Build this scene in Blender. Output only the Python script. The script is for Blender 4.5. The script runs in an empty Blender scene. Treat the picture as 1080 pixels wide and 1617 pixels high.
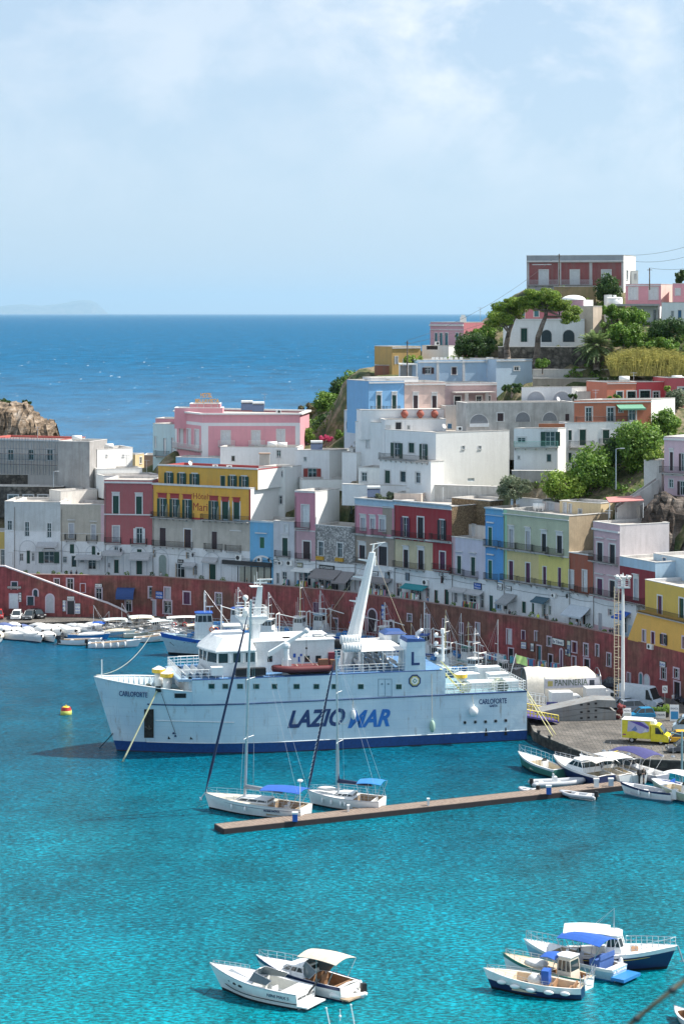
import bpy,math,random
import numpy as np
from mathutils import Vector,Matrix
rnd=random.Random(7)
R=math.radians
F,CX,CY,H=3400.0,540.0,495.0,55.0
sc=bpy.context.scene
COL=sc.collection
V=Vector
def W(px,py,Y):
 return V(((px-CX)*Y/F,Y,H-(py-CY)*Y/F))
def G(px,py,z=0.0):
 return W(px,py,(H-z)*F/(py-CY))
def lerp_tab(tab,x):
 if x<=tab[0][0]:return tab[0][1]
 for(a,b),(c,d)in zip(tab,tab[1:]):
  if x<=c:return b+(d-b)*(x-a)/(c-a)
 return tab[-1][1]
MATS={}
def new_mat(name):
 m=bpy.data.materials.new(name);m.use_nodes=True
 nt=m.node_tree;b=nt.nodes['Principled BSDF']
 return m,nt,b
def nd(nt,t,**kw):
 n=nt.nodes.new(t)
 for k,v in kw.items():
  if k in('loc',):continue
  if hasattr(n,k)and not k.startswith('i_'):setattr(n,k,v)
 return n
def noise(nt,scale,detail=3,rough=.55,vec=None,stretch=None,coord='Object'):
 tc=nt.nodes.new('ShaderNodeTexCoord');n=nt.nodes.new('ShaderNodeTexNoise')
 n.inputs['Scale'].default_value=scale;n.inputs['Detail'].default_value=detail
 n.inputs['Roughness'].default_value=rough
 src=tc.outputs[coord]
 if stretch:
  mp=nt.nodes.new('ShaderNodeMapping');mp.inputs['Scale'].default_value=stretch
  nt.links.new(src,mp.inputs['Vector']);src=mp.outputs[0]
 nt.links.new(src,n.inputs['Vector'])
 return n
def ramp(nt,src,stops):
 r=nt.nodes.new('ShaderNodeValToRGB');e=r.color_ramp.elements
 while len(e)<len(stops):e.new(.5)
 for k,(p,c)in enumerate(stops):
  e[k].position=p;e[k].color=(c[0],c[1],c[2],1)if isinstance(c,(tuple,list))else(c,c,c,1)
 nt.links.new(src,r.inputs[0]);return r
def mixc(nt,fac,a,b,mode='MIX'):
 m=nt.nodes.new('ShaderNodeMix');m.data_type='RGBA';m.blend_type=mode
 if hasattr(fac,'links')or hasattr(fac,'is_linked'):nt.links.new(fac,m.inputs[0])
 else:m.inputs[0].default_value=fac
 for s,k in((a,6),(b,7)):
  if hasattr(s,'is_linked'):nt.links.new(s,m.inputs[k])
  else:m.inputs[k].default_value=(s[0],s[1],s[2],1)
 return m.outputs[2]
def bump(nt,b,src,strength=.3,dist=.05):
 bp=nt.nodes.new('ShaderNodeBump');bp.inputs['Strength'].default_value=strength
 bp.inputs['Distance'].default_value=dist
 nt.links.new(src,bp.inputs['Height']);nt.links.new(bp.outputs[0],b.inputs['Normal'])
def M(col,rough=.5,metal=0.,var=.12,name=None,scale=3.0):
 """smooth painted / plastic / metal surface with slight tonal variation"""
 key=('M',tuple(round(c,3)for c in col),rough,metal,var)
 if key in MATS:return MATS[key]
 m,nt,b=new_mat(name or 'paint')
 n=noise(nt,scale,4)
 lo=tuple(c*(1-var)for c in col);hi=tuple(min(1,c*(1+var*.6))for c in col)
 r=ramp(nt,n.outputs[0],[(.3,lo),(.7,hi)])
 nt.links.new(r.outputs[0],b.inputs['Base Color'])
 b.inputs['Roughness'].default_value=rough;b.inputs['Metallic'].default_value=metal
 MATS[key]=m;return m
def PL(col,stain=.35,dirt=(.30,.27,.23)):
 """weathered plaster: blotches, vertical rain streaks, fine grain"""
 key=('PL',tuple(round(c,3)for c in col),stain,dirt)
 if key in MATS:return MATS[key]
 m,nt,b=new_mat('plaster')
 n1=noise(nt,.55,5,.62);n2=noise(nt,1.0,5,.65,stretch=(1.6,1.6,.16));n3=noise(nt,9,3)
 base=ramp(nt,n1.outputs[0],[(.3,tuple(c*(1-.45*stain)for c in col)),(.65,col)]).outputs[0]
 st=ramp(nt,n2.outputs[0],[(.46,0.),(.72,min(1.,stain*1.5))]).outputs[0]
 c1=mixc(nt,st,base,tuple(col[i]*.45+dirt[i]*.35 for i in range(3)))
 g=ramp(nt,n3.outputs[0],[(.3,.88),(.7,1.04)]).outputs[0]
 c2=mixc(nt,1.0,c1,g,'MULTIPLY')
 nt.links.new(c2,b.inputs['Base Color']);b.inputs['Roughness'].default_value=.85
 bump(nt,b,n3.outputs[0],.25,.03)
 MATS[key]=m;return m
def STONE(c1,c2,scale=1.6,mort=(.25,.23,.2)):
 key=('ST',c1,c2,scale)
 if key in MATS:return MATS[key]
 m,nt,b=new_mat('stone')
 tc=nt.nodes.new('ShaderNodeTexCoord');v=nt.nodes.new('ShaderNodeTexVoronoi');v.inputs['Scale'].default_value=scale
 nt.links.new(tc.outputs['Object'],v.inputs['Vector'])
 n=noise(nt,scale*2.2,5,.7)
 r=ramp(nt,v.outputs['Color'],[(.2,c1),(.8,c2)]).outputs[0]
 d=ramp(nt,v.outputs['Distance'],[(.25,1.),(.62,.55)]).outputs[0]
 g=ramp(nt,n.outputs[0],[(.35,.6),(.6,1.1)]).outputs[0]
 c=mixc(nt,1,mixc(nt,1,r,d,'MULTIPLY'),g,'MULTIPLY')
 nt.links.new(c,b.inputs['Base Color']);b.inputs['Roughness'].default_value=.95
 bump(nt,b,n.outputs[0],.6,.15)
 MATS[key]=m;return m
def GLASS(col=(.02,.03,.035)):
 key=('GL',col)
 if key in MATS:return MATS[key]
 m,nt,b=new_mat('window_glass')
 b.inputs['Base Color'].default_value=(*col,1);b.inputs['Roughness'].default_value=.06
 b.inputs['Specular IOR Level'].default_value=.8
 MATS[key]=m;return m
def tag(o,label=None,cat=None,group=None,kind=None):
 if label:o['label']=label
 if cat:o['category']=cat
 if group:o['group']=group
 if kind:o['kind']=kind
 return o
def thing(name,label,cat,loc=(0,0,0),rz=0.,group=None):
 o=bpy.data.objects.new(name,None);COL.objects.link(o);o.location=loc;o.rotation_euler=(0,0,rz)
 o.empty_display_size=.3
 return tag(o,label,cat,group)
def wmat(o):
 m=Matrix.Translation(o.location)@o.rotation_euler.to_matrix().to_4x4()@Matrix.Diagonal((*o.scale,1))
 return wmat(o.parent)@m if o.parent else m
CH={}
def setpar(o,parent):
 if parent is not None:
  o.parent=parent;CH.setdefault(parent.name,[]).append(o)
class MB:
 def __init__(s):s.v=[];s.f=[];s.m=[];s.k=0;s.sm=[];s.smooth=False
 def add(s,vs,fs,mi=None):
  b=len(s.v);s.v+=[tuple(p)for p in vs]
  for f in fs:s.f.append(tuple(b+i for i in f));s.m.append(s.k if mi is None else mi);s.sm.append(s.smooth)
  return s
 def quad(s,a,b,c,d,mi=None):return s.add([a,b,c,d],[(0,1,2,3)],mi)
 def box(s,c,d,rz=0.,mi=None,M4=None,taper=1.):
  hx,hy,hz=d[0]/2,d[1]/2,d[2]/2;vs=[]
  for z in(-1,1):
   t=taper if z>0 else 1.
   for x,y in((-1,-1),(1,-1),(1,1),(-1,1)):
    p=V((x*hx*t,y*hy*t,z*hz))
    if rz:p=Matrix.Rotation(rz,3,'Z')@p
    p=M4@p if M4 else p+V(c)
    vs.append(p)
  return s.add(vs,[(0,3,2,1),(4,5,6,7),(0,1,5,4),(1,2,6,5),(2,3,7,6),(3,0,4,7)],mi)
 def bb(s,x0,x1,y0,y1,z0,z1,mi=None):
  return s.box(((x0+x1)/2,(y0+y1)/2,(z0+z1)/2),(abs(x1-x0),abs(y1-y0),abs(z1-z0)),mi=mi)
 def prism(s,poly,z0,z1,mi=None,top=None):
  n=len(poly)
  vs=[(p[0],p[1],z0)for p in poly]+[(p[0],p[1],z1)for p in poly]
  s.add(vs,[(i,(i+1)%n,n+(i+1)%n,n+i)for i in range(n)]+[tuple(reversed(range(n)))],mi)
  s.add([(p[0],p[1],z1)for p in poly],[tuple(range(n))],mi if top is None else top);return s
 def plate(s,poly3,off,mi=None):
  """polygon of 3d points extruded by vector off"""
  n=len(poly3);off=V(off);a=[V(p)for p in poly3];b=[p+off for p in a]
  return s.add(a+b,[tuple(reversed(range(n))),tuple(range(n,2*n))]+[(i,(i+1)%n,n+(i+1)%n,n+i)for i in range(n)],mi)
 def rod(s,p0,p1,r,r2=None,n=6,mi=None,cap=True):
  p0,p1=V(p0),V(p1);d=p1-p0
  if d.length<1e-6:return s
  d.normalize();a=d.cross(V((0,0,1)));
  if a.length<1e-3:a=V((1,0,0))
  a.normalize();b=d.cross(a);r2=r if r2 is None else r2;vs=[]
  for p,q in((p0,r),(p1,r2)):
   for i in range(n):
    t=2*math.pi*i/n;vs.append(p+(a*math.cos(t)+b*math.sin(t))*q)
  fs=[(i,(i+1)%n,n+(i+1)%n,n+i)for i in range(n)]
  if cap:fs+=[tuple(reversed(range(n))),tuple(range(n,2*n))]
  return s.add(vs,fs,mi)
 def tube(s,pts,r,n=5,mi=None,radii=None):
  """a continuous round tube swept along a path"""
  P=[V(p)for p in pts];rings=[];prev=None
  for i,p in enumerate(P):
   d=(P[min(i+1,len(P)-1)]-P[max(i-1,0)])
   if d.length<1e-7:d=V((0,0,1))
   d.normalize();a=prev-d*prev.dot(d)if prev is not None else d.cross(V((0,0,1)))
   if a.length<1e-3:a=d.cross(V((1,0,0)))
   a.normalize();prev=a;b=d.cross(a);q=radii[i]if radii else r
   rings.append([p+(a*math.cos(2*math.pi*k/n)+b*math.sin(2*math.pi*k/n))*q for k in range(n)])
  sm=s.smooth;s.smooth=True;s.loft(rings,mi=mi);s.smooth=sm;return s
 def ball(s,c,r,n=8,m=6,mi=None,sq=(1,1,1),half=False):
  vs=[];fs=[];c=V(c)
  for j in range(m+1):
   ph=math.pi*(j/m)*(.5 if half else 1)
   for i in range(n):
    t=2*math.pi*i/n
    vs.append(c+V((math.sin(ph)*math.cos(t)*r*sq[0],math.sin(ph)*math.sin(t)*r*sq[1],math.cos(ph)*r*sq[2])))
  for j in range(m):
   for i in range(n):
    fs.append((j*n+i,(j+1)*n+i,(j+1)*n+(i+1)%n,j*n+(i+1)%n))
  return s.add(vs,fs,mi)
 def loft(s,rings,closed=True,mi=None,caps=True,rowmats=None):
  """rings: list of equal-length point lists; rowmats: material per segment around the ring"""
  n=len(rings[0]);b=len(s.v)
  for r in rings:s.v+=[tuple(p)for p in r]
  m=n if closed else n-1
  for j in range(len(rings)-1):
   for i in range(m):
    s.f.append((b+j*n+i,b+j*n+(i+1)%n,b+(j+1)*n+(i+1)%n,b+(j+1)*n+i))
    s.m.append(rowmats[i]if rowmats else(s.k if mi is None else mi));s.sm.append(s.smooth)
  if caps:
   for j in(0,len(rings)-1):
    s.f.append(tuple(b+j*n+i for i in range(n)));s.m.append(rowmats[0]if rowmats else(s.k if mi is None else mi));s.sm.append(False)
  return s
 def rail(s,pts,h=1.,r=.03,post=1.5,bars=2,mi=None,n=4):
  """guard rail along a path: top bar, middle bars, posts"""
  for a,b in zip(pts,pts[1:]):
   a,b=V(a),V(b);L=(b-a).length;k=max(1,int(round(L/post)))
   for q in range(bars):
    zz=V((0,0,h*(q+1)/bars));s.rod(a+zz,b+zz,r,n=n,mi=mi)
   for i in range(k+1):
    p=a.lerp(b,i/k);s.rod(p,p+V((0,0,h)),r*1.1,n=n,mi=mi)
  return s
 def build(s,name,mat,parent=None,world=False):
  me=bpy.data.meshes.new(name)
  vs=s.v
  if world and parent is not None:
   inv=wmat(parent).inverted();vs=[tuple(inv@V(p))for p in vs]
  elif world=='c' or(world and parent is None):
   pass
  me.from_pydata(vs,[],s.f)
  ms=mat if isinstance(mat,(list,tuple))else[mat]
  for m in ms:me.materials.append(m)
  if len(ms)>1:me.polygons.foreach_set('material_index',[min(k,len(ms)-1)for k in s.m])
  if any(s.sm):me.polygons.foreach_set('use_smooth',s.sm)
  me.update()
  o=bpy.data.objects.new(name,me);COL.objects.link(o)
  setpar(o,parent)
  return o
def solo(mb,name,mat,label,cat,loc=None,group=None,kind=None):
 """a one-mesh thing; its origin is moved to loc (or its lowest middle)"""
 a=np.array(mb.v,dtype=float)
 if loc is None:
  loc=V(((a[:,0].min()+a[:,0].max())/2,(a[:,1].min()+a[:,1].max())/2,a[:,2].min()))
 mb.v=[tuple(q)for q in(a-np.array(loc))]
 o=mb.build(name,mat);o.location=loc
 return tag(o,label,cat,group,kind)
def copy_tree(o,label=None,parent=None,loc=None,rz=None,sc_=None):
 c=o.copy();COL.objects.link(c);c.parent=parent
 if parent is not None:CH.setdefault(parent.name,[]).append(c)
 for ch in list(CH.get(o.name,())):copy_tree(ch,None,c)
 if label:c['label']=label
 if loc is not None:c.location=loc
 if rz is not None:c.rotation_euler[2]=rz
 if sc_ is not None:c.scale=(sc_,)*3 if not isinstance(sc_,(tuple,list))else sc_
 return c
def text(name,body,size,o,xd,up,mat,parent,ext=.02,shear=0.,bold=0.,width=None,align='LEFT'):
 cu=bpy.data.curves.new('t','FONT');cu.body=body;cu.size=size;cu.extrude=ext;cu.shear=shear;cu.offset=bold
 cu.align_x=align;cu.resolution_u=3
 ob=bpy.data.objects.new('t',cu);COL.objects.link(ob)
 bpy.context.view_layer.update()
 me=bpy.data.meshes.new_from_object(ob.evaluated_get(bpy.context.evaluated_depsgraph_get()))
 bpy.data.objects.remove(ob);bpy.data.curves.remove(cu)
 xd=V(xd).normalized();up=V(up).normalized();nn=xd.cross(up)
 xs=[v.co.x for v in me.vertices]
 if not xs:return None
 k=1.
 if width:k=width/max(1e-6,max(xs)-min(xs))
 x0=min(xs)if align=='LEFT' else 0
 inv=wmat(parent).inverted()if parent is not None else Matrix.Identity(4)
 for v in me.vertices:
  c=v.co;p=V(o)+xd*((c.x-x0)*k)+up*c.y+nn*c.z;v.co=inv@p
 me.materials.clear();me.materials.append(mat)
 ob=bpy.data.objects.new(name,me);COL.objects.link(ob)
 setpar(ob,parent)
 return ob
WHITE=(.78,.78,.76);OFFW=(.68,.67,.63);DKGREEN=(.012,.06,.045);DKBROWN=(.05,.03,.035)
m_white=M(WHITE,.4,0,.08);m_gel=M((.80,.80,.79),.25,0,.06);m_steel=M((.55,.57,.6),.3,.8,.1)
m_dark=M((.02,.022,.025),.5);m_glass=GLASS();m_iron=M((.03,.035,.035),.6);m_rope=M((.45,.4,.3),.9)
m_navy=M((.015,.03,.10),.35);m_blue=M((.02,.10,.42),.45);m_black=M((.01,.01,.012),.6)
m_wood=M((.30,.17,.09),.6,0,.3);m_teak=M((.36,.27,.18),.7,0,.25);m_cream=M((.66,.58,.44),.7)
m_rub=M((.03,.03,.03),.8);m_yel=M((.75,.55,.04),.5);m_orange=M((.65,.16,.03),.5);m_red=M((.45,.03,.03),.5)
cam=bpy.data.cameras.new('camera');co=bpy.data.objects.new('camera',cam);COL.objects.link(co);sc.camera=co
co.location=(0,0,H);co.rotation_euler=(R(90),0,0)
cam.sensor_width=36;cam.sensor_fit='VERTICAL';cam.sensor_height=36;cam.lens=F/1617*36
cam.shift_y=-(808.5-CY)/1617;cam.clip_start=1;cam.clip_end=500000
cam.dof.use_dof=True;cam.dof.focus_distance=290;cam.dof.aperture_fstop=2.8
SUN_AZ,SUN_EL=R(78),R(50)
sd=V((math.sin(SUN_AZ)*math.cos(SUN_EL),math.cos(SUN_AZ)*math.cos(SUN_EL),math.sin(SUN_EL)))
sl=bpy.data.lights.new('sun','SUN');sl.energy=5;sl.angle=R(.5);sl.color=(1,.95,.87)
so=bpy.data.objects.new('sun',sl);COL.objects.link(so);so.rotation_euler=sd.to_track_quat('Z','Y').to_euler();so.location=(50,0,200)
w=bpy.data.worlds.new('World');sc.world=w;w.use_nodes=True;nt=w.node_tree;bg=nt.nodes['Background']
sky=nt.nodes.new('ShaderNodeTexSky');sky.sky_type='NISHITA';sky.sun_disc=False;sky.sun_elevation=SUN_EL;sky.sun_rotation=SUN_AZ
sky.air_density=1.0;sky.dust_density=.6;sky.ozone_density=2.0;sky.altitude=50
tc=nt.nodes.new('ShaderNodeTexCoord');mp=nt.nodes.new('ShaderNodeMapping');mp.inputs['Scale'].default_value=(1,1,1.5);mp.inputs['Location'].default_value=(.3,.1,.22)
nt.links.new(tc.outputs['Generated'],mp.inputs[0])
n1=nt.nodes.new('ShaderNodeTexNoise');n1.inputs['Scale'].default_value=15;n1.inputs['Detail'].default_value=9;n1.inputs['Roughness'].default_value=.6
n1.inputs['Distortion'].default_value=.25
nt.links.new(mp.outputs[0],n1.inputs[0])
n2=nt.nodes.new('ShaderNodeTexNoise');n2.inputs['Scale'].default_value=5;n2.inputs['Detail'].default_value=3
nt.links.new(mp.outputs[0],n2.inputs[0])
sx=nt.nodes.new('ShaderNodeSeparateXYZ');nt.links.new(tc.outputs['Generated'],sx.inputs[0])
hm=nt.nodes.new('ShaderNodeMapRange');hm.inputs[1].default_value=.03;hm.inputs[2].default_value=.13;nt.links.new(sx.outputs[2],hm.inputs[0])
cl=ramp(nt,n1.outputs[0],[(.43,0.),(.62,1.)]).outputs[0]
cl2=ramp(nt,n2.outputs[0],[(.38,.35),(.62,1.)]).outputs[0]
def vmul(nt,a,b):
 m=nt.nodes.new('ShaderNodeMath');m.operation='MULTIPLY'
 for k,s in enumerate((a,b)):
  if hasattr(s,'is_linked'):nt.links.new(s,m.inputs[k])
  else:m.inputs[k].default_value=s
 return m.outputs[0]
cf=vmul(nt,vmul(nt,vmul(nt,cl,cl2),hm.outputs[0]),.95)
base=mixc(nt,.74,sky.outputs[0],(3.85,4.9,6.15))
cc=mixc(nt,cf,base,(6.9,7.15,7.5))
nt.links.new(cc,bg.inputs[0]);bg.inputs[1].default_value=.092
vs_=sc.view_settings;vs_.view_transform='Standard';vs_.look='None';vs_.exposure=.72;vs_.gamma=1
sc.cycles.use_denoising=True;sc.cycles.max_bounces=6;sc.cycles.volume_bounces=0
m,nt,b=new_mat('sea_water')
geo=nt.nodes.new('ShaderNodeNewGeometry');s_=nt.nodes.new('ShaderNodeSeparateXYZ');nt.links.new(geo.outputs['Position'],s_.inputs[0])
mr=nt.nodes.new('ShaderNodeMapRange');mr.inputs[1].default_value=140;mr.inputs[2].default_value=440;nt.links.new(s_.outputs[1],mr.inputs[0])
def wn(scale,detail,st=(1,1,1),rough=.6):
 m_=nt.nodes.new('ShaderNodeMapping');m_.inputs['Scale'].default_value=st;nt.links.new(geo.outputs['Position'],m_.inputs[0])
 n=nt.nodes.new('ShaderNodeTexNoise');n.inputs['Scale'].default_value=scale;n.inputs['Detail'].default_value=detail;n.inputs['Roughness'].default_value=rough
 nt.links.new(m_.outputs[0],n.inputs[0]);return n.outputs[0]
patch=wn(.035,4,(.6,1,1))
add=nt.nodes.new('ShaderNodeMath');add.operation='MULTIPLY_ADD';add.inputs[1].default_value=.34;nt.links.new(patch,add.inputs[0]);nt.links.new(mr.outputs[0],add.inputs[2])
deep=ramp(nt,add.outputs[0],[(.20,(.0,.215,.265)),(.38,(.0,.155,.21)),(.56,(.0,.10,.155)),(.85,(.0,.085,.155)),(1.0,(.0,.088,.19))]).outputs[0]
rip=wn(3.0,7,(.55,1.0,1),.76);big=wn(.12,3,(1,1.6,1));far=wn(.03,13,(1,.5,1),.82)
ripc=ramp(nt,rip,[(.37,.28),(.5,.85),(.63,1.95)]).outputs[0]  # light and dark of the waves, sky reflection included, multiplied into the water colour
c1=mixc(nt,1.,deep,ripc,'MULTIPLY')
bigc=ramp(nt,big,[(.35,.9),(.65,1.08)]).outputs[0]
c2=mixc(nt,1.,c1,bigc,'MULTIPLY')
farc=ramp(nt,far,[(.36,.55),(.64,1.5)]).outputs[0]  # same painted light and dark streaks for the distant waves
c3=mixc(nt,1.,c2,farc,'MULTIPLY')
cap=wn(.2,3,(1,.12,1),.62);capm=ramp(nt,cap,[(.68,0.),(.73,.8)]).outputs[0]
fm=nt.nodes.new('ShaderNodeMapRange');fm.inputs[1].default_value=900;fm.inputs[2].default_value=1800;nt.links.new(s_.outputs[1],fm.inputs[0])
c4=mixc(nt,vmul(nt,capm,fm.outputs[0]),c3,(.8,.85,.88))
nt.links.new(c4,b.inputs['Base Color']);b.inputs['Roughness'].default_value=.16;b.inputs['IOR'].default_value=1.33;b.inputs['Specular IOR Level'].default_value=.14
rm=nt.nodes.new('ShaderNodeMapRange');rm.inputs[1].default_value=300;rm.inputs[2].default_value=2500;rm.inputs[3].default_value=.14;rm.inputs[4].default_value=.5;nt.links.new(s_.outputs[1],rm.inputs[0]);nt.links.new(rm.outputs[0],b.inputs['Roughness'])
rs=nt.nodes.new('ShaderNodeMapRange');rs.inputs[1].default_value=300;rs.inputs[2].default_value=1500;rs.inputs[3].default_value=.17;rs.inputs[4].default_value=.05;nt.links.new(s_.outputs[1],rs.inputs[0]);nt.links.new(rs.outputs[0],b.inputs['Specular IOR Level'])
b1=nt.nodes.new('ShaderNodeBump');b1.inputs['Strength'].default_value=.9;b1.inputs['Distance'].default_value=.22;nt.links.new(rip,b1.inputs['Height'])
b2=nt.nodes.new('ShaderNodeBump');b2.inputs['Strength'].default_value=.6;b2.inputs['Distance'].default_value=1.2;nt.links.new(big,b2.inputs['Height']);nt.links.new(b2.outputs[0],b1.inputs['Normal'])
nt.links.new(b1.outputs[0],b.inputs['Normal'])
M_sea=m
sea=MB().quad((-90000,-500,0),(90000,-500,0),(90000,200000,0),(-90000,200000,0)).build('sea',m);sea['kind']='structure'
rl=random.Random(3);Yi=180000;prof=[(-40,489),(0,482),(25,480),(55,482.5),(80,480),(95,478),(105,475.5),(120,473.5),(135,474),(145,478),(151,486),(153,496)]
rings=[]
for k,(dy,f_)in enumerate(((0,0),(1500,.9),(4000,1.),(9000,0))):
 ring=[]
 for j,(px,py)in enumerate(prof):
  q=W(px,498,Yi);zt=W(px,py,Yi+2000).z
  ring.append((q.x+dy*.02*rl.uniform(-1,1),Yi+dy,-5+(zt+5)*f_*(1 if k!=1 else rl.uniform(.75,.98))))
 rings.append(ring)
mi_,nt_,b_=new_mat('island_rock');n_=noise(nt_,.002,6);nt_.links.new(ramp(nt_,n_.outputs[0],[(.4,(.06,.09,.05)),(.6,(.2,.18,.14))]).outputs[0],b_.inputs['Base Color']);b_.inputs['Roughness'].default_value=.95
isl=MB().loft(rings,closed=False,caps=False).build('far_island_hills',mi_);isl['kind']='structure'
mh=bpy.data.materials.new('air');mh.use_nodes=True;nh=mh.node_tree
nh.nodes.remove(nh.nodes['Principled BSDF']);pv=nh.nodes.new('ShaderNodeVolumePrincipled');pv.inputs['Color'].default_value=(.50,.77,1.0,1)
pv.inputs['Density'].default_value=1.05e-5;pv.inputs['Anisotropy'].default_value=.2
nh.links.new(pv.outputs[0],nh.nodes['Material Output'].inputs['Volume'])
HAZE_ON=True
if HAZE_ON:
 hz=MB().bb(-90500,90500,-600,215000,-6.5,2000).build('haze',mh);hz['kind']='stuff';hz['label']='pale blue sea haze between harbour and horizon'
QS=[(-40,8.78),(0,8.8),(100,8.82),(240,8.87),(300,8.95),(430,9.17),(528,9.35),(650,9.68),(720,9.9),(790,10.15),(848,10.3),(950,10.75),(1060,11.3),(1120,11.7)]
WT,PZ,QZ=8.2,7.2,1.2
def wallpt(px,off=0.):
 """a point on the wall line seen at column px, pushed back by off metres"""
 Y=F/lerp_tab(QS,px);return V(((px-CX)*Y/F,Y+off))
def rowY(px):return F/(lerp_tab(QS,px)*.984)
GROUND=[]
WPX=[-30,60,150,240,335,430,528,600,660,720,790,848,905,950,990]
wl=[wallpt(p)for p in WPX]
bl=[V(((p-CX)*rowY(p)/F,rowY(p)))for p in WPX]
m_prom=PL((.30,.29,.27),.3)
mb=MB()
for i in range(len(wl)-1):
 mb.quad((*wl[i],PZ),(*wl[i+1],PZ),(bl[i+1].x,bl[i+1].y+1,PZ),(bl[i].x,bl[i].y+1,PZ))
promenade=mb.build('promenade',m_prom);promenade['kind']='structure'
qedge=[(-75,374),(-51,375),(-45,377),(-27,372.5),(-12,362),(-1,354),(11,341),(18,332),(22,324),(24.6,311),(24.6,277),(25.5,273.5),(30.5,260.5),(60,255)]
qback=[(70,255),(70,330),(46,330),(30,345),(-1,375),(-34,395),(-75,400)]
m,nt,b=new_mat('quay_paving')
tc=nt.nodes.new('ShaderNodeTexCoord');br=nt.nodes.new('ShaderNodeTexBrick');br.inputs['Scale'].default_value=.55;nt.links.new(tc.outputs['Object'],br.inputs[0])
br.inputs['Color1'].default_value=(.17,.15,.13,1);br.inputs['Color2'].default_value=(.11,.10,.09,1);br.inputs['Mortar'].default_value=(.05,.05,.045,1);br.inputs['Mortar Size'].default_value=.03
n_=noise(nt,.25,6,.65);st=ramp(nt,n_.outputs[0],[(.35,.7),(.62,1.25)]).outputs[0]
n3_=noise(nt,2.2,5,.7);st3=ramp(nt,n3_.outputs[0],[(.35,.7),(.65,1.25)]).outputs[0]
nt.links.new(mixc(nt,1,mixc(nt,1,br.outputs[0],st,'MULTIPLY'),st3,'MULTIPLY'),b.inputs['Base Color']);b.inputs['Roughness'].default_value=.9
M_quay=m
mb=MB();mb.prism(qedge+qback,-4,QZ,mi=1,top=0)
q=mb.build('quay',[M_quay,STONE((.06,.055,.05),(.13,.12,.10),.9)]);q['kind']='structure'
mb=MB()
for a_,b_ in zip(qedge[9:-1],qedge[10:]):
 a_=V(a_);b_=V(b_);d=(b_-a_).normalized();nn=V((-d.y,d.x));mid=(a_+b_)/2
 mb.plate([(*a_,QZ),(*b_,QZ),(*(b_+nn*.5),QZ),(*(a_+nn*.5),QZ)],(0,0,.12))
kb=mb.build('quay_kerb',STONE((.2,.19,.17),(.3,.28,.25),.8));kb['kind']='structure'
class Fa:
 """a vertical plane through A-B (left to right as seen); u runs A to B, n faces the viewer"""
 def __init__(s,A,B):
  s.A=V((A[0],A[1]));s.B=V((B[0],B[1]));d=s.B-s.A;s.L=d.length;s.u=d.normalized();s.n=V((s.u.y,-s.u.x))
 def uz(s,px,py):
  d=V(((px-CX)/F,1.));t=s.A.dot(s.n)/d.dot(s.n);P=d*t
  return(P-s.A).dot(s.u),H-(py-CY)/F*t
 def p(s,u,z,k=0.):
  q=s.A+s.u*u+s.n*k;return V((q.x,q.y,z))
 def rect(s,r):
  x0,y0,x1,y1=r;xm=(x0+x1)/2
  u0,_=s.uz(x0,y0);u1,_=s.uz(x1,y1);_,za=s.uz(xm,y0);_,zb=s.uz(xm,y1)
  return(u0,u1,zb,za)
 def box(s,mb,u0,u1,z0,z1,k0,k1,mi=None):
  """a box standing on the facade from depth k0 to k1 (outwards positive)"""
  a=[s.p(u0,z0,k0),s.p(u1,z0,k0),s.p(u1,z1,k0),s.p(u0,z1,k0)]
  return mb.plate(a,s.p(0,0,k1)-s.p(0,0,k0),mi)
def wall_face(mb,fa,u0,u1,z0,z1,holes,zones=(),dep=.2,mi=0,arch=()):
 us={u0,u1};zs={z0,z1}
 hs=[]
 for h in holes:
  a,b,c,d=max(u0+.02,h[0]),min(u1-.02,h[1]),max(z0+.02,h[2]),min(z1-.02,h[3])
  if b-a>.08 and d-c>.08:hs.append((a,b,c,d));us|={a,b};zs|={c,d}
 for q in zones:
  us|={min(max(q[0],u0),u1),min(max(q[1],u0),u1)};zs|={min(max(q[2],z0),z1),min(max(q[3],z0),z1)}
 us=sorted(us);zs=sorted(zs)
 for a,b in zip(us,us[1:]):
  if b-a<1e-4:continue
  for c,d in zip(zs,zs[1:]):
   if d-c<1e-4:continue
   um,zm=(a+b)/2,(c+d)/2
   if any(h[0]<um<h[1]and h[2]<zm<h[3]for h in hs):continue
   k=mi
   for q in zones:
    if q[0]<=um<=q[1]and q[2]<=zm<=q[3]:k=q[4]
   mb.quad(fa.p(a,c),fa.p(b,c),fa.p(b,d),fa.p(a,d),k)
 for(a,b,c,d)in hs:
  P=[fa.p(a,c),fa.p(b,c),fa.p(b,d),fa.p(a,d)];Q=[fa.p(a,c,-dep),fa.p(b,c,-dep),fa.p(b,d,-dep),fa.p(a,d,-dep)]
  for i in range(4):
   j=(i+1)%4;mb.quad(P[i],P[j],Q[j],Q[i],mi)
SHC={'g':M(DKGREEN,.55),'k':M((.02,.022,.03),.55),'n':M(DKBROWN,.6),'w':M((.62,.64,.66),.6),'l':M((.42,.43,.47),.6),'b':M((.05,.16,.30),.55),'G':M((.015,.12,.06),.55),'p':M((.10,.03,.08),.6),'r':M((.30,.05,.04),.6),'t':M((.06,.20,.24),.6),'c':M((.55,.62,.66),.5)}
m_trim=PL((.66,.66,.66),.2);m_pinktrim=PL((.62,.52,.60),.2);m_bluetrim=PL((.42,.56,.66),.2)
m_slab=PL((.42,.41,.40),.5);m_curtain=M((.45,.5,.52),.8)
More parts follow.
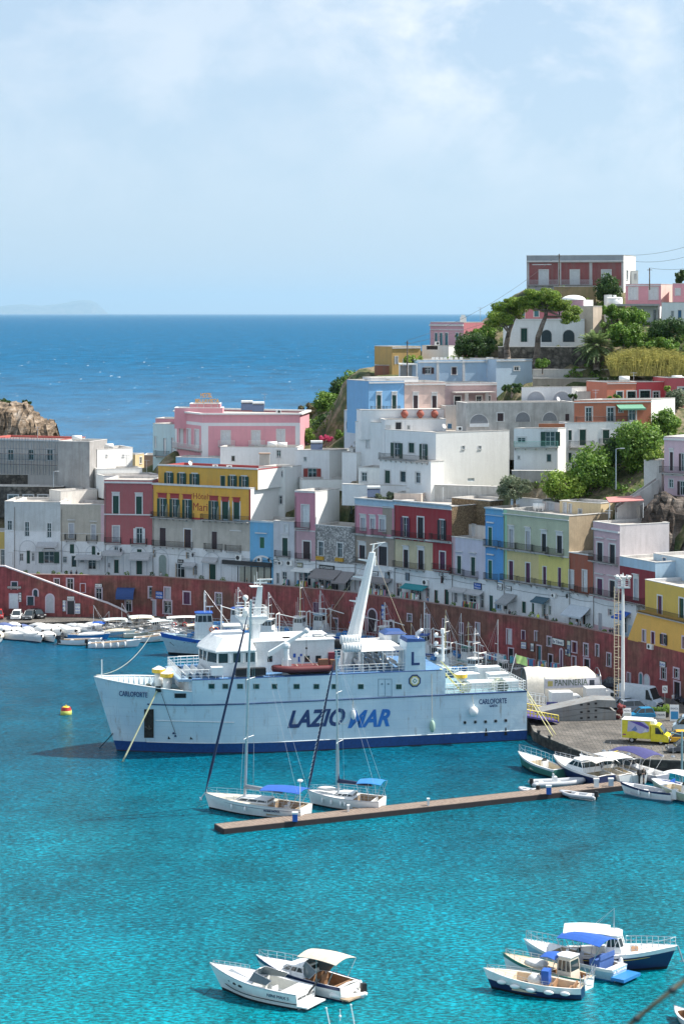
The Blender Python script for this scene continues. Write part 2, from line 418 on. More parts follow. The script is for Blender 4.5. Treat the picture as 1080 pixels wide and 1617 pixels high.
def shutter_leaf(mb,fa,a,b,c,d,k0,k1):
 fa.box(mb,a,b,c,d,k0,k1-.015,0)
 t=.07
 for(p,q,r_,s_)in((a,b,d-t,d),(a,b,c,c+t),(a,a+t,c,d),(b-t,b,c,d),(a,b,(c+d)/2-t/2,(c+d)/2+t/2)):
  fa.box(mb,p,q,r_,s_,k1-.015,k1+.012,0)
 z=c+.16
 while z<d-.12:
  fa.box(mb,a+t,b-t,z,z+.045,k1-.015,k1,0);z+=.13
def window(par,fa,rc,st='g',dep=.2,trim=m_trim):
 """rc = (u0,u1,z0,z1) of the OPENING; style letters: colour letter, o = open leaves, h = hood, f = no surround, x = glazed only, a = arched"""
 a,b,c,d=rc;col=SHC.get(st[0],SHC['g']);w_=b-a
 fr=MB();t=min(.22,max(.1,w_*.18))
 if 'f' not in st:
  if 'a' in st:
   n=10;rad=w_/2;cz=d-rad;um=(a+b)/2
   for i in range(n):
    t0,t1=math.pi*i/n,math.pi*(i+1)/n
    q=[fa.p(um+rad_*math.cos(tt),cz+rad_*math.sin(tt),-.02)for tt,rad_ in((t0,rad),(t1,rad),(t1,rad+t),(t0,rad+t))]
    fr.plate(q,fa.p(0,0,.07)-fa.p(0,0,-.02),0)
    for tt0,tt1 in((t0,t1),):
     e=lambda tt:fa.p(um+rad*math.cos(tt),cz+rad*math.sin(tt),.003)
     fr.quad(e(tt0),e(tt1),fa.p(um+rad*max(-1,min(1,math.cos(tt1)*1.6)),d,.003),fa.p(um+rad*max(-1,min(1,math.cos(tt0)*1.6)),d,.003),0)if False else None
   fa.box(fr,a-t,a,c,cz,-.02,.07);fa.box(fr,b,b+t,c,cz,-.02,.07)
  else:
   fa.box(fr,a-t,a,c,d+t,.0,.06);fa.box(fr,b,b+t,c,d+t,.0,.06);fa.box(fr,a,b,d,d+t,.0,.058)
   if d-c<w_*2.0:fa.box(fr,a-t-.05,b+t+.05,c-.1,c,.0,.12)
 else:
  fa.box(fr,a,b,d-.05,d,-dep+.02,-.01);fa.box(fr,a,a+.05,c,d,-dep+.02,-.012);fa.box(fr,b-.05,b,c,d,-dep+.02,-.012)
 if 'h' in st:
  fa.box(fr,a-t*1.2,b+t*1.2,d+t+.42,d+t+.55,.0,.3);fa.box(fr,a-t,b+t,d+t+.002,d+t+.42,.0,.07)
 if 'H' in st:
  fa.box(fr,a-t*2,b+t*2,d+t+.5,d+t+.62,.0,.3)
 win=fr.build('window',trim,par,world=True)
 if 'x' in st or 'o' in st:
  pn=MB();fa.box(pn,a,b,c,d,-dep-.02,-dep+.03,0);pn.build('pane',m_glass,win,world=True)
  s=MB();t2=.07
  for(p,q,r_,s_)in((a,b,d-t2,d),(a,b,c,c+t2),(a,a+t2,c,d),(b-t2,b,c,d),((a+b)/2-.04,(a+b)/2+.04,c,d),(a,b,c+(d-c)*.62,c+(d-c)*.62+.05)):
   fa.box(s,p,q,r_,s_,-dep+.03,-dep+.07,0)
  s.build('sash',M((.6,.66,.68),.5)if st[0]not in 'gGx' or 'o' in st else SHC['g'],win,world=True)
 if 'o' in st:
  lw=w_*.5
  for(p,q)in((a-lw-.02,a-.02),(b+.02,b+lw+.02)):
   s=MB();shutter_leaf(s,fa,p,q,c+.03,d-.03,.065,.12);s.build('shutter',col,win,world=True)
 elif 'x' not in st:
  s=MB();md=(a+b)/2
  if w_>.9:shutter_leaf(s,fa,a,md-.01,c,d,-dep,-dep+.08);shutter_leaf(s,fa,md+.01,b,c,d,-dep,-dep+.08)
  else:shutter_leaf(s,fa,a,b,c,d,-dep,-dep+.08)
  s.build('shutter',col,win,world=True)
 return win
def balcony(par,fa,u0,u1,z,out=.85,h=1.0,mat=None,slab=m_slab,plants=False):
 s=MB();fa.box(s,u0,u1,z-.14,z,.002,out)
 for k in range(max(2,int((u1-u0)/1.2))):
  uu=u0+.2+(u1-u0-.4)*k/max(1,max(2,int((u1-u0)/1.2))-1)
  s.plate([fa.p(uu-.06,z-.14,.003),fa.p(uu-.06,z-.5,.003),fa.p(uu-.06,z-.14,out*.6)],fa.p(.12,0,0)-fa.p(0,0,0))
 bal=s.build('balcony',slab,par,world=True)
 r=MB();o=out-.05
 pts=[fa.p(u0+.03,z,.01),fa.p(u0+.03,z,o),fa.p(u1-.03,z,o),fa.p(u1-.03,z,.01)]
 up=V((0,0,1))
 for p,q in zip(pts,pts[1:]):
  r.rod(p+up*h,q+up*h,.025,n=4);r.rod(p+up*.08,q+up*.08,.018,n=4)
  L=(q-p).length;k=max(2,int(L/.15))
  for i in range(k+1):
   a=p.lerp(q,i/k);r.rod(a,a+up*h,.023,n=3,cap=False)
 r.build('railing',mat or m_iron,bal,world=True)
 return bal
def zat(px,py,Y):return H-(py-CY)*Y/F
ROOFM=PL((.50,.46,.42),.5);ROOFW=PL((.62,.60,.57),.4)
FOOTS=[]
def house(label,A,B,ztop,zbase,col,side=None,D=8.,C=None,wins=(),bals=(),zones=(),roof=None,cap=None,name='house',cat='house',par=.35,corn=(),group=None,anchor=True,trim=m_trim,extra_faces=(),mats=(),swins=(),right=True):
 """A, B world xy of the front facade (left, right); body goes back D metres square to it (or C gives the far right corner).
    wins: (x0,y0,x1,y1,style) in picture measure; swins the same on the right side wall; bals: (x0,x1,y[,out]); zones/corn in picture measure"""
 A=V(A[:2]);B=V(B[:2]);fa=Fa(A,B)
 bk=(V(C[:2])-B)if C else-fa.n*D
 Cc,Dd=B+bk,A+bk
 root=thing(name,label,cat,(A.x*.5+Cc.x*.5,A.y*.5+Cc.y*.5,zbase),0,group)
 ms=[col,side or col,roof or ROOFM]+list(mats)
 mb=MB()
 R_=[]
 for w_ in wins:R_.append((fa.rect(w_[:4]),w_[4]))
 sf=Fa(B,Cc);S_=[(sf.rect(w_[:4]),w_[4])for w_ in swins]if right else[]
 zz=[(*fa.rect(z_[:4]),(mats.index(c_white)if z_[4]=='W' else z_[4])+3)for z_ in zones]
 wall_face(mb,fa,0,fa.L,zbase,ztop,[r for r,s in R_],zz,mi=0)
 wall_face(mb,sf,0,sf.L,zbase,ztop,[r for r,s in S_],[],mi=1)
 for(p,q)in((Cc,Dd),(Dd,A)):
  mb.quad((*p,zbase),(*q,zbase),(*q,ztop),(*p,ztop),1)
 mb.build('wall',ms,root,world=True)
 rb=MB();cen=(A+B+Cc+Dd)/4
 ins=[c+(cen-c)*min(.3,.5/(cen-c).length)for c in(A,B,Cc,Dd)]
 rb.add([(*p,ztop-par)for p in ins],[(0,1,2,3)],0)
 rb.build('roof',roof or ROOFM,root,world=True)
 cp=MB();oc=[c+(c-cen)*min(.02,.06/(c-cen).length)for c in(A,B,Cc,Dd)]
 for i in range(4):
  j=(i+1)%4
  cp.plate([(*oc[i],ztop),(*oc[j],ztop),(*ins[j],ztop),(*ins[i],ztop)],(0,0,.1))
  cp.quad((*ins[i],ztop-par),(*ins[j],ztop-par),(*ins[j],ztop),(*ins[i],ztop))
 cp.build('parapet',cap or ROOFW,root,world=True)
 for(r,s)in R_:window(root,fa,r,s,trim=trim)
 for(r,s)in S_:window(root,sf,r,s,trim=trim)
 for b_ in bals:
  x0,x1,y=b_[:3];u0,_=fa.uz(x0,y);u1,_=fa.uz(x1,y);_,z=fa.uz((x0+x1)/2,y)
  balcony(root,fa,u0,u1,z,b_[3]if len(b_)>3 else .85,mat=b_[4]if len(b_)>4 else None)
 if corn:
  cm=MB()
  for(y,x,h,o)in corn:
   _,z=fa.uz(x,y);fa.box(cm,-.0,fa.L,z-h,z,.003,o)
  cm.build('cornice',trim,root,world=True)
 if anchor:FOOTS.append(([A,B,Cc,Dd],zbase))
 if anchor:
  for p,e in((A,2.6),(B,2.6),(Cc,3.6),(Dd,3.6)):GROUND.append((p.x,p.y,zbase+e))
 return root,fa,sf
def rowhouse(label,x0,x1,ytop,xr,col,D=8.,zbase=PZ-.3,**kw):
 """a house of the front row between columns x0 and x1; ytop read at column xr"""
 A=V(((x0-CX)*rowY(x0)/F,rowY(x0)));B=V(((x1-CX)*rowY(x1)/F,rowY(x1)))
 fa=Fa(A,B);_,zt=fa.uz(xr,ytop)
 return house(label,A,B,zt,zbase,col,D=D,anchor=False,**kw)
def hat(px,Y):return V(((px-CX)*Y/F,Y))
def awning(par,fa,x0,x1,ya,yb,out,mat,name='awning',legs=False):
 u0,_=fa.uz(x0,ya);u1,_=fa.uz(x1,ya);_,za=fa.uz((x0+x1)/2,ya);_,zb=fa.uz((x0+x1)/2,yb)
 mb=MB();n=6
 for i in range(n):
  t0,t1=i/n,(i+1)/n;sag=lambda t:-.08*math.sin(t*math.pi)
  k0,k1=.05+out*t0,.05+out*t1;z0,z1=za+(zb-za)*t0+sag(t0),za+(zb-za)*t1+sag(t1)
  mb.plate([fa.p(u0,z0,k0),fa.p(u1,z0,k0),fa.p(u1,z1,k1),fa.p(u0,z1,k1)],(0,0,.03))
 fa.box(mb,u0,u1,zb-.25,zb,.05+out,.09+out)
 o=mb.build(name,mat,par,world=True)
 f=MB()
 for u in(u0+.1,u1-.1):
  f.rod(fa.p(u,(za+zb)/2-.3,.02),fa.p(u,zb,out),.025)
  if legs:f.rod(fa.p(u,PZ,out),fa.p(u,zb,out),.03)
 f.build('frame',m_iron,o,world=True);return o
def arch_trim(par,fa,x0,x1,ytop,ybot,mat=m_trim,t=.18,fill=None,name='arch_moulding'):
 u0,_=fa.uz(x0,ytop);u1,_=fa.uz(x1,ytop);xm=(x0+x1)/2;_,zt=fa.uz(xm,ytop);_,zb=fa.uz(xm,ybot)
 um=(u0+u1)/2;rad=(u1-u0)/2;cz=zt-rad;mb=MB();n=12
 if cz<zb:cz=zb
 ry=zt-cz
 for i in range(n):
  t0,t1=math.pi*i/n,math.pi*(i+1)/n
  q=[fa.p(um+(rad-w_)*math.cos(tt),cz+(ry-w_)*math.sin(tt),.003)for tt,w_ in((t0,t),(t1,t),(t1,0),(t0,0))]
  mb.plate(q,fa.p(0,0,.07)-fa.p(0,0,0))
 if cz>zb+.1:
  fa.box(mb,u0,u0+t,zb,cz,.003,.07);fa.box(mb,u1-t,u1,zb,cz,.003,.07)
 o=mb.build(name,mat,par,world=True)
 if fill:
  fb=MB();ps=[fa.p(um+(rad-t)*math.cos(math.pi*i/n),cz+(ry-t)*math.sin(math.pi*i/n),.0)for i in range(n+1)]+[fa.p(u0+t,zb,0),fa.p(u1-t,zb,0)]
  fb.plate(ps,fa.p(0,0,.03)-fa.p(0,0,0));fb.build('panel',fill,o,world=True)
 return o
def panel(par,fa,rc,name,mat,k=.04,k0=.003):
 u0,u1,z0,z1=fa.rect(rc);mb=MB();fa.box(mb,u0,u1,z0,z1,k0,k);return mb.build(name,mat,par,world=True)
def aircon(par,fa,rc):
 u0,u1,z0,z1=fa.rect(rc);mb=MB();fa.box(mb,u0,u1,z0,z1,.05,.4)
 o=mb.build('air_conditioner',m_white,par,world=True)
 f=MB();c=fa.p(u0+(u1-u0)*.38,(z0+z1)/2,.4);r=min(z1-z0,(u1-u0))*.38
 ps=[c+fa.p(math.cos(t)*r,0,0)-fa.p(0,0,0)+V((0,0,math.sin(t)*r))for t in[i*math.pi/6 for i in range(12)]]
 f.plate(ps,fa.p(0,0,.02)-fa.p(0,0,0));f.build('fan',m_dark,o,world=True);return o
def lantern(label,fa,px,py,out=.9):
 u,z=fa.uz(px,py);P=fa.p(u,z,out)
 t=thing('wall_lantern',label,'lantern',fa.p(u,z,.0),0,'iron lanterns along the row')
 m1=MB();m1.rod(fa.p(u,z+.35,0),P+V((0,0,.55)),.03);m1.rod(P+V((0,0,.55)),P+V((0,0,.35)),.02);m1.rod(fa.p(u,z-.2,0),fa.p(u,z+.45,out*.7),.02);m1.build('bracket',m_iron,t,world=True)
 m2=MB();m2.rod(P+V((0,0,-.3)),P+V((0,0,.2)),.1,.22,6);m2.rod(P+V((0,0,.2)),P+V((0,0,.4)),.26,.03,6);m2.build('lamp_housing',m_iron,t,world=True)
 m3=MB();m3.rod(P+V((0,0,-.22)),P+V((0,0,.14)),.085,.19,6);return t
def REDW():
 """old red limewash worn through to brown in broad patches, with rain streaks"""
 m,nt,b=new_mat('red_limewash');n1=noise(nt,.09,4,.6);n2=noise(nt,1.3,5,.65,stretch=(1.5,1.5,.12));n3=noise(nt,.8,6,.7)
 a=ramp(nt,n1.outputs[0],[(.42,(.30,.070,.075)),(.5,(.25,.078,.07)),(.58,(.19,.088,.065))]).outputs[0]
 c=mixc(nt,1,a,ramp(nt,n2.outputs[0],[(.35,.65),(.6,1.1)]).outputs[0],'MULTIPLY');c=mixc(nt,1,c,ramp(nt,n3.outputs[0],[(.35,.7),(.65,1.2)]).outputs[0],'MULTIPLY')
 nt.links.new(c,b.inputs['Base Color']);b.inputs['Roughness'].default_value=.9;bump(nt,b,n3.outputs[0],.3,.05);return m
c_red=REDW();c_white=PL((.74,.76,.78),.25);c_gwhite=PL((.58,.60,.60),.45);c_lwhite=PL((.80,.80,.78),.12)
c_beige=PL((.50,.45,.38),.4);c_rose=PL((.40,.12,.13),.35);c_yel=PL((.76,.41,.07),.25);c_red2=PL((.36,.05,.05),.2)
c_skyb=PL((.16,.42,.66),.25);c_pale=PL((.40,.55,.68),.25);c_pink=PL((.58,.25,.32),.25);c_taupe=PL((.36,.30,.25),.3);c_dred=PL((.33,.035,.045),.25)
c_cream=PL((.60,.53,.36),.35);c_lilac=PL((.55,.54,.64),.2);c_grgr=PL((.46,.50,.37),.3);c_lemon=PL((.70,.60,.24),.25);c_lpink=PL((.60,.42,.46),.2)
c_mint=PL((.34,.60,.42),.2);c_brblue=PL((.10,.33,.66),.2);c_tufa=PL((.50,.39,.26),.6,(.2,.15,.1));c_brick=STONE((.27,.18,.10),(.40,.28,.16),4.5)
c_grst=STONE((.30,.30,.30),(.66,.64,.62),3.2);c_dst=STONE((.10,.09,.08),(.22,.20,.17),1.2);c_maroon=PL((.24,.03,.045),.2);c_ochre=PL((.72,.42,.10),.2)
W_FEAT=[(86.5,914,94,924,'wx'),(106.5,914,116,932,'wx'),(128,922,135,935,'r'),(152,929,161,947,'nx'),(199,946,208,966,'tx'),(235.5,927,244,944,'lx'),(260.5,928,269,946,'l'),(234,948,246,971,'l'),(259,949,271,969,'lx'),(290.5,935,300.5,954,'p'),(341,937,350,955,'px'),(494.5,951,503,968,'pf'),(524,955,531,965,'rf'),(524.5,977,533,996,'nx'),(401,945,411,960,'nx'),(643.5,970,650,981,'px'),(671,971,678,1008,'l'),(699,978,704,992,'l'),(699,999,706,1018,'p'),(726,984,731,999,'p'),(724.5,1001,732,1021,'nf'),(751,984,757,1004,'l'),(800,994,807,1018,'w'),(823.5,996,828.5,1010,'p'),(844,997,850,1013,'l'),(864,1006,870,1020,'px'),(921.5,1017,928,1036,'px'),(940,1018,945,1037,'px'),(958,1032,964,1052,'px'),(803,1024,810,1042,'k'),(847,1020,854,1044,'t'),(866,1034,872,1056,'k'),(903,1014,910,1030,'p'),(903,1037,909,1058,'l'),(922,1041,930,1062,'k')]
ARCHES=[(580,960,596,998,'n'),(612,978,622,990,'n'),(883,1023,889,1056,'p')]
wallroot=thing('harbour_wall','long dark red retaining wall with small doors under the white promenade','wall',(wl[7].x,wl[7].y,QZ))
mb=MB();FAS=[]
for i in range(len(wl)-1):
 fa=Fa(wl[i],wl[i+1]);FAS.append((WPX[i],WPX[i+1],fa))
def seg(px):
 for a,b,fa in FAS:
  if px<b:return fa
 return FAS[-1][2]
for a,b,fa in FAS:
 hs=[fa.rect(f[:4])for f in W_FEAT if a<=(f[0]+f[2])/2<b]
 wall_face(mb,fa,0,fa.L,QZ-.2,WT,hs,[],.25,0)
for i in range(len(wl)-1):
 p,q=wl[i],wl[i+1];d=(q-p).normalized();n=V((-d.y,d.x))*.45
 mb.quad((*(q+n),PZ),(*(p+n),PZ),(*(p+n),WT),(*(q+n),WT),0)
mb.build('wall',c_red,wallroot,world=True)
mb=MB()
for i in range(len(wl)-1):
 p,q=wl[i],wl[i+1];d=(q-p).normalized();n=V((-d.y,d.x))
 mb.plate([(*(p-n*.08),WT),(*(q-n*.08),WT),(*(q+n*.5),WT),(*(p+n*.5),WT)],(0,0,.1))
mb.build('coping',PL((.36,.24,.22),.4),wallroot,world=True)
for f in W_FEAT:fa=seg((f[0]+f[2])/2);window(wallroot,fa,fa.rect(f[:4]),f[4],.25,m_pinktrim)
for x0,y0,x1,y1,s in ARCHES:arch_trim(wallroot,seg((x0+x1)/2),x0,x1,y0,y1,m_pinktrim,.25,fill=SHC[s])
def signboard(label,fa,rc,col,words=None,tcol=None,tsize=None,name='shop_sign',k=.12,cat='sign'):
 u0,u1,z0,z1=fa.rect(rc);t=thing(name,label,cat,fa.p((u0+u1)/2,z0,.05))
 mb=MB();fa.box(mb,u0,u1,z0,z1,.015,k);mb.build('board',col,t,world=True)
 mb=MB();e=.06
 for q in((u0,u1,z0-e,z0),(u0,u1,z1,z1+e),(u0-e,u0,z0-e,z1+e),(u1,u1+e,z0-e,z1+e)):fa.box(mb,*q,.012,k+.03)
 mb.build('frame',m_iron,t,world=True)
 if words:
  lines=words.split('\n');hh=(z1-z0)/len(lines)
  for i,l in enumerate(lines):
   text('lettering',l,hh*.8,fa.p(u0+(u1-u0)*.06,z1-hh*(i+.82),k+.01),(*fa.u,0),(0,0,1),tcol or m_navy,t,.01,width=(u1-u0)*.88)
 return t
signboard('long white board with dark lettering high on the red wall',seg(880),(872.5,1009,891,1018),m_white,'Bar "Il Brivido"')
signboard('blue square sign with two white lines between the lilac doors',seg(252),(247,934,258,945),m_blue,'HOTEL\nMARI',m_white)
signboard('tall narrow white and blue sign beside the big arch',seg(606),(603,955,608,978),m_blue,'B\nA\nR',m_white)
signboard('small lilac sign over the narrow red door',seg(156),(151,922,161.5,927),m_white,'PESCA',m_navy)
signboard('white sign hanging above the dive shop door',seg(829),(823,1014,831,1024),m_white,'DIVING\nCENTER',m_blue)
signboard('white sign on the wall beside the teal doorway',seg(836),(838,1016,843,1028),m_white,'BAR',m_navy)
signboard('small white plate left of the arched door',seg(896),(893,1026,898,1034),m_white,'BAR',m_navy)
signboard('tall lit sign between two upper windows',seg(916),(896,1012,901,1036),M((.6,.62,.5),.5),'GELATI',m_blue)
fa=seg(198);t=thing('shop_awning','dark blue rounded awning over the shop at the foot of the ramp','awning',fa.p(fa.uz(198,945)[0],fa.uz(198,945)[1],0))
u0,z1=fa.uz(186,928);u1,_=fa.uz(214,928);_,z0=fa.uz(198,945);mb=MB();n=7
for i in range(n):
 a0,a1=math.pi/2*i/n,math.pi/2*(i+1)/n
 P=lambda a,u:fa.p(u,z0+(z1-z0)*math.cos(a),.02+1.5*math.sin(a))
 mb.plate([P(a0,u0),P(a0,u1),P(a1,u1),P(a1,u0)],(0,0,.03))
mb.build('canopy',M((.02,.06,.20),.7),t,world=True)
mb=MB();mb.rod(fa.p(u0,z0,1.5),fa.p(u1,z0,1.5),.03);mb.rod(fa.p(u0,z0,0),fa.p(u0,z0,1.5),.03);mb.rod(fa.p(u1,z0,0),fa.p(u1,z0,1.5),.03);mb.build('frame',m_iron,t,world=True)
rA,rB=wallpt(-40,-3.6),wallpt(207,-3.2);fa=Fa(rA,rB);fr=fa
prof_px=[(-40,893),(8,895),(13,897),(55,912),(90,925),(130,940),(170,953),(190,962),(200,968)]
t=thing('ramp_wall','dark red sloping ramp wall with a white coping at the left end','wall',(*((rA+rB)/2),QZ))
pr=[fa.uz(x,y)for x,y in prof_px];mb=MB()
holesR=[(19,919,28,931),(16,938,29,961),(44,942,54,956),(107,949,118,970),(142,957,148,969)]
for(ua,za),(ub,zb)in zip(pr,pr[1:]):
 mb.plate([fa.p(ua,QZ-.2),fa.p(ub,QZ-.2),fa.p(ub,zb),fa.p(ua,za)],fa.p(0,0,-.5)-fa.p(0,0,0))
mb.build('wall',c_red,t,world=True)
mb=MB()
for(ua,za),(ub,zb)in zip(pr,pr[1:]):mb.plate([fa.p(ua,za,.07),fa.p(ub,zb,.07),fa.p(ub,zb+.22,.07),fa.p(ua,za+.22,.07)],fa.p(0,0,-.6)-fa.p(0,0,0))
mb.build('coping',PL((.66,.60,.62),.2),t,world=True)
for r_,s_ in zip(holesR,('wx','c','nx','kx','r')):
 a,b,c,d=fa.rect(r_)
 m2=MB();fa.box(m2,a,b,c,d,.003,.03);wn_=m2.build('door' if d-c>1.9 else 'window',{'w':m_glass,'c':SHC['c'],'n':m_glass,'k':SHC['k'],'r':SHC['r']}[s_[0]],t,world=True)
 m3=MB();e=.14
 for q in((a-e,a,c,d+e),(b,b+e,c,d+e),(a,b,d,d+e)):fa.box(m3,*q,.003,.08)
 if s_!='r':m3.build('frame',m_pinktrim,wn_,world=True)
for x0,y0,x1,y1 in((51.5,929,62,942),(72,937,87,968)):
 arch_trim(t,fa,x0,x1,y0,y1,m_pinktrim,.22,fill=SHC['l']if y1>960 else m_glass,name='door' if y1>960 else 'window')
def ramp_top():
 mb=MB()
 for(ua,za),(ub,zb)in zip(pr,pr[1:]):
  mb.quad(fa.p(ua,za-.9,-.5),fa.p(ub,zb-.9,-.5),fa.p(ub,zb-.9,-3.3),fa.p(ua,za-.9,-3.3))
 o=mb.build('ramp',m_prom);o['kind']='structure'
ramp_top()
signboard('narrow white menu board beside the ramp doorway',fr,(100,948,104.5,965),m_white,'G\nE\nL',m_blue)
signboard('white board with rows of small pictures right of the ramp doorway',fr,(119.5,953,127.5,969),m_white,'GITE\nISOLA\nMARE',m_blue)
signboard('white shop sign over the ramp doorway',fr,(107,942,118,948),m_white,'NOLEGGIO',m_navy)
signboard('cream lettered sign across the upper window at the ramp',fr,(13,926,34,929),M((.6,.55,.5),.6),'BARCHE',m_navy)
signboard('tall white poster beside the pale blue ramp door',fr,(30.5,936,34.5,950),m_white,'B\nA\nR',m_navy)
GF=0
def gz(x0,x1,y):return(x0-3,y,x1+3,990,'W')
r0=rowhouse('low mustard yellow house at the far left of the row',-20,22,840,5,PL((.55,.40,.12),.3),D=6,zones=[(18,835,24,990,0)],mats=[PL((.35,.5,.12),.3)],wins=[(12,873,20,892,'tx'),(2,868,8,894,'nx')])
R1,f1,_=rowhouse('plain grey white house with narrow open shutters left in the row',22,96,793,30,c_gwhite,D=10,zones=[gz(22,96,838)],mats=[c_white],wins=[(40,824,46.7,847,'nx'),(75,826,81.5,849,'nx'),(43,869.5,48,890,'g'),(70,871,86,889.5,'go'),(32,874,37,886,'tx'),(51,873,55,886,'tx')],corn=[(838.5,60,.08,.08)])
rowhouse('grey house edge with one small window beside the mustard house',8,22,792,10,c_gwhite,D=9,zones=[gz(8,22,837)],mats=[c_white],wins=[(12.5,822,19.5,837,'nx')])
R2,f2,_=rowhouse('beige plaster house with two small balconies left of the dull red house',96,165,797,120,c_beige,D=9,zones=[gz(96,165,855),(160,790,168,855,1)],mats=[c_white,c_lpink],wins=[(110,827,117,850,'lH'),(145,829,151.5,852,'lH'),(110.5,859,118,874,'gf'),(145,862,151.5,876,'gf'),(100,879,106,889,'tx'),(114,878,121,895,'gx'),(140,882,152,899,'kx'),(127,880,133,888,'tx')],bals=[(104,121,852),(138,155,854)],corn=[(842,130,.08,.1)])
R3,f3,_=rowhouse('dull red two storey house with white framed shutters',165,241,758,170,c_rose,D=10,zones=[gz(165,241,860)],mats=[c_white],wins=[(179,783,188,811,'gh'),(215.5,784,224.5,812.5,'gh'),(179,831,188.5,856,'l'),(216,834,225,858,'wo'),(181,884,188,905,'g'),(216.5,867,224.5,880,'gf'),(216,884,225,907,'g'),(181,862,187,869,'tx'),(171,889,174.5,896,'kx')],bals=[(166,192,857,.6),(207,233,859,.8)],corn=[(811.5,200,.22,.2),(760.5,200,.3,.25)])
R4,f4,_=rowhouse('large ochre yellow hotel with red trim and painted lettering',241,396,764,244,c_yel,side=c_lwhite,D=10,zones=[(240,819,400,870,0),gz(241,396,866)],mats=[PL((.50,.47,.42),.45),c_white,m_dark],wins=[(253,787,260.5,816,'go'),(272.5,788,280,817,'go'),(292.5,789,300,819,'go'),(334,791,341.5,821,'go'),(351,792,361,822,'g'),(369,793,378.5,823,'g'),(252,833,262.5,862,'nf'),(291.5,836,302,864.5,'n'),(334,839,343.3,867,'nf'),(294.5,872,299,882,'kx'),(278,890,292,912,'tx'),(305.5,894,311.5,908,'tx'),(331,891,341,915,'g'),(243,868,246.5,880,'kx')],bals=[(242,307,818,.9),(320,394,822,.9),(243,305,863,.8),(325,352,867,.8)],corn=[(765,300,.35,.22)])
mred=M((.36,.05,.05),.7)
for x0,x1,y in((250,263.5,779),(269.5,283,780),(289.5,303,781),(331.5,344.5,783.5),(350.5,361.5,785),(368.5,379,786)):
 panel(R4,f4,(x0,y,x1,y+7),'window_hood',mred,.1);panel(R4,f4,(x0-1,y-.8,x1+1,y),'hood_moulding',mred,.3)
panel(R4,f4,(393.5,772,396,823),'corner_trim',mred,.05);panel(R4,f4,(241,766,242.5,818),'corner_trim',mred,.05);panel(R4,f4,(303,817.5,322,820.5),'trim_band',mred,.05)
def ftext(par,fa,x0,y1,x1,y0,body,mat,bold=0.,shear=0.):
 u0,z0=fa.uz(x0,y1);u1,_=fa.uz(x1,y1);_,zt=fa.uz((x0+x1)/2,y0)
 return text('lettering',body,(zt-z0)*1.38,fa.p(u0,z0,.015),(*fa.u,0),(0,0,1),mat,par,.01,width=u1-u0,bold=bold,shear=shear)
mlet=M((.30,.04,.03),.8)
ftext(R4,f4,305.5,787.5,328.5,778.5,'Hôtel',mlet);ftext(R4,f4,305.5,806,328,793.5,'Mari',mlet)
for x,y in((265,798),(284.5,799),(346,802),(364,803)):
 u,z=f4.uz(x,y+18);mb=MB();ps=[f4.p(u,z,.05)]+[f4.p(u,z+2.4*math.cos(a),.05+.8*math.sin(a))for a in[i*math.pi/12 for i in range(6)]]+[f4.p(u,z,.84)]
 mb.plate(ps,f4.p(.05,0,0)-f4.p(0,0,0));mb.build('balcony_screen',M((.32,.34,.28),.5),R4,world=True)
A=hat(250.5,rowY(250)+1.9);B=hat(407.5,rowY(407)+1.9);fa=Fa(A,B);_,zt=fa.uz(252,735.5);_,zb=fa.uz(252,768)
_,z4=f4.uz(244,764)
up,fu,_=house('tmp',A,B,zt,z4-.35,PL((.74,.41,.08),.25),side=c_lwhite,D=8,anchor=False,wins=[(264,746,271,764,'go'),(284,747,291,765,'go'),(304,748,311.5,766,'go'),(348,751,356,767.5,'gf'),(364,751,371,768.5,'go'),(382,752,389.5,769.5,'go')],cap=mred,corn=[(736,330,.3,.22)],trim=m_trim)
def absorb(par,child_root):
 """make the pieces of child_root parts of par"""
 off=child_root.location-par.location
 for c in list(CH.get(child_root.name,[])):
  c.parent=par;c.location=off;CH.setdefault(par.name,[]).append(c)
 CH.pop(child_root.name,None);bpy.data.objects.remove(child_root)
absorb(R4,up)
R5,f5,_=rowhouse('bright sky blue house with two white arches above its glazed shop front',353,432,822,396,c_skyb,D=8,zones=[(350,815,358.5,990,1),(359,826,392,888,2)],mats=[c_white,c_mint,PL((.18,.34,.64),.25)],wins=[(369.5,844.5,378,870,'Gf'),(410,848,417.8,865.5,'Gf')],bals=[(358,382,869.5,.8)],corn=[(822,396,.25,.12)],trim=m_bluetrim)
for x0,x1,y in((364,382,837),(404,422,841)):panel(R5,f5,(x0,y,x1,y+1.6),'hood_moulding',m_trim,.25)
arch_trim(R5,f5,358,391,874,888,m_trim,.3);arch_trim(R5,f5,399,430,877,890,m_trim,.3);aircon(R5,f5,(374,876,383,885));aircon(R5,f5,(408,880,415,887))
panel(R5,f5,(354,886,430,892.5),'fascia',m_dark,.7);
for k in range(7):
 x=357+k*10.3;yy=893.5+k*.4;w_=panel(R5,f5,(x,yy,x+9,yy+24),'shop_window',M((.36,.36,.30),.25),.08)
for k in range(8):
 x=355.5+k*10.3;yy=893+k*.4;panel(R5,f5,(x,yy,x+1.2,yy+25),'mullion',m_dark,.14)
R6,f6,_=rowhouse('narrow grey white house with one green door balcony beside the pink tower',432,465,823,440,PL((.55,.56,.60),.3),D=8,zones=[gz(432,465,880)],mats=[c_white],wins=[(446,849.5,454.5,878,'gh'),(449,828,455,840,'w'),(437,905,441,922,'kx'),(446,903,453,922,'kx')],bals=[(436,459,878.5,.7)])
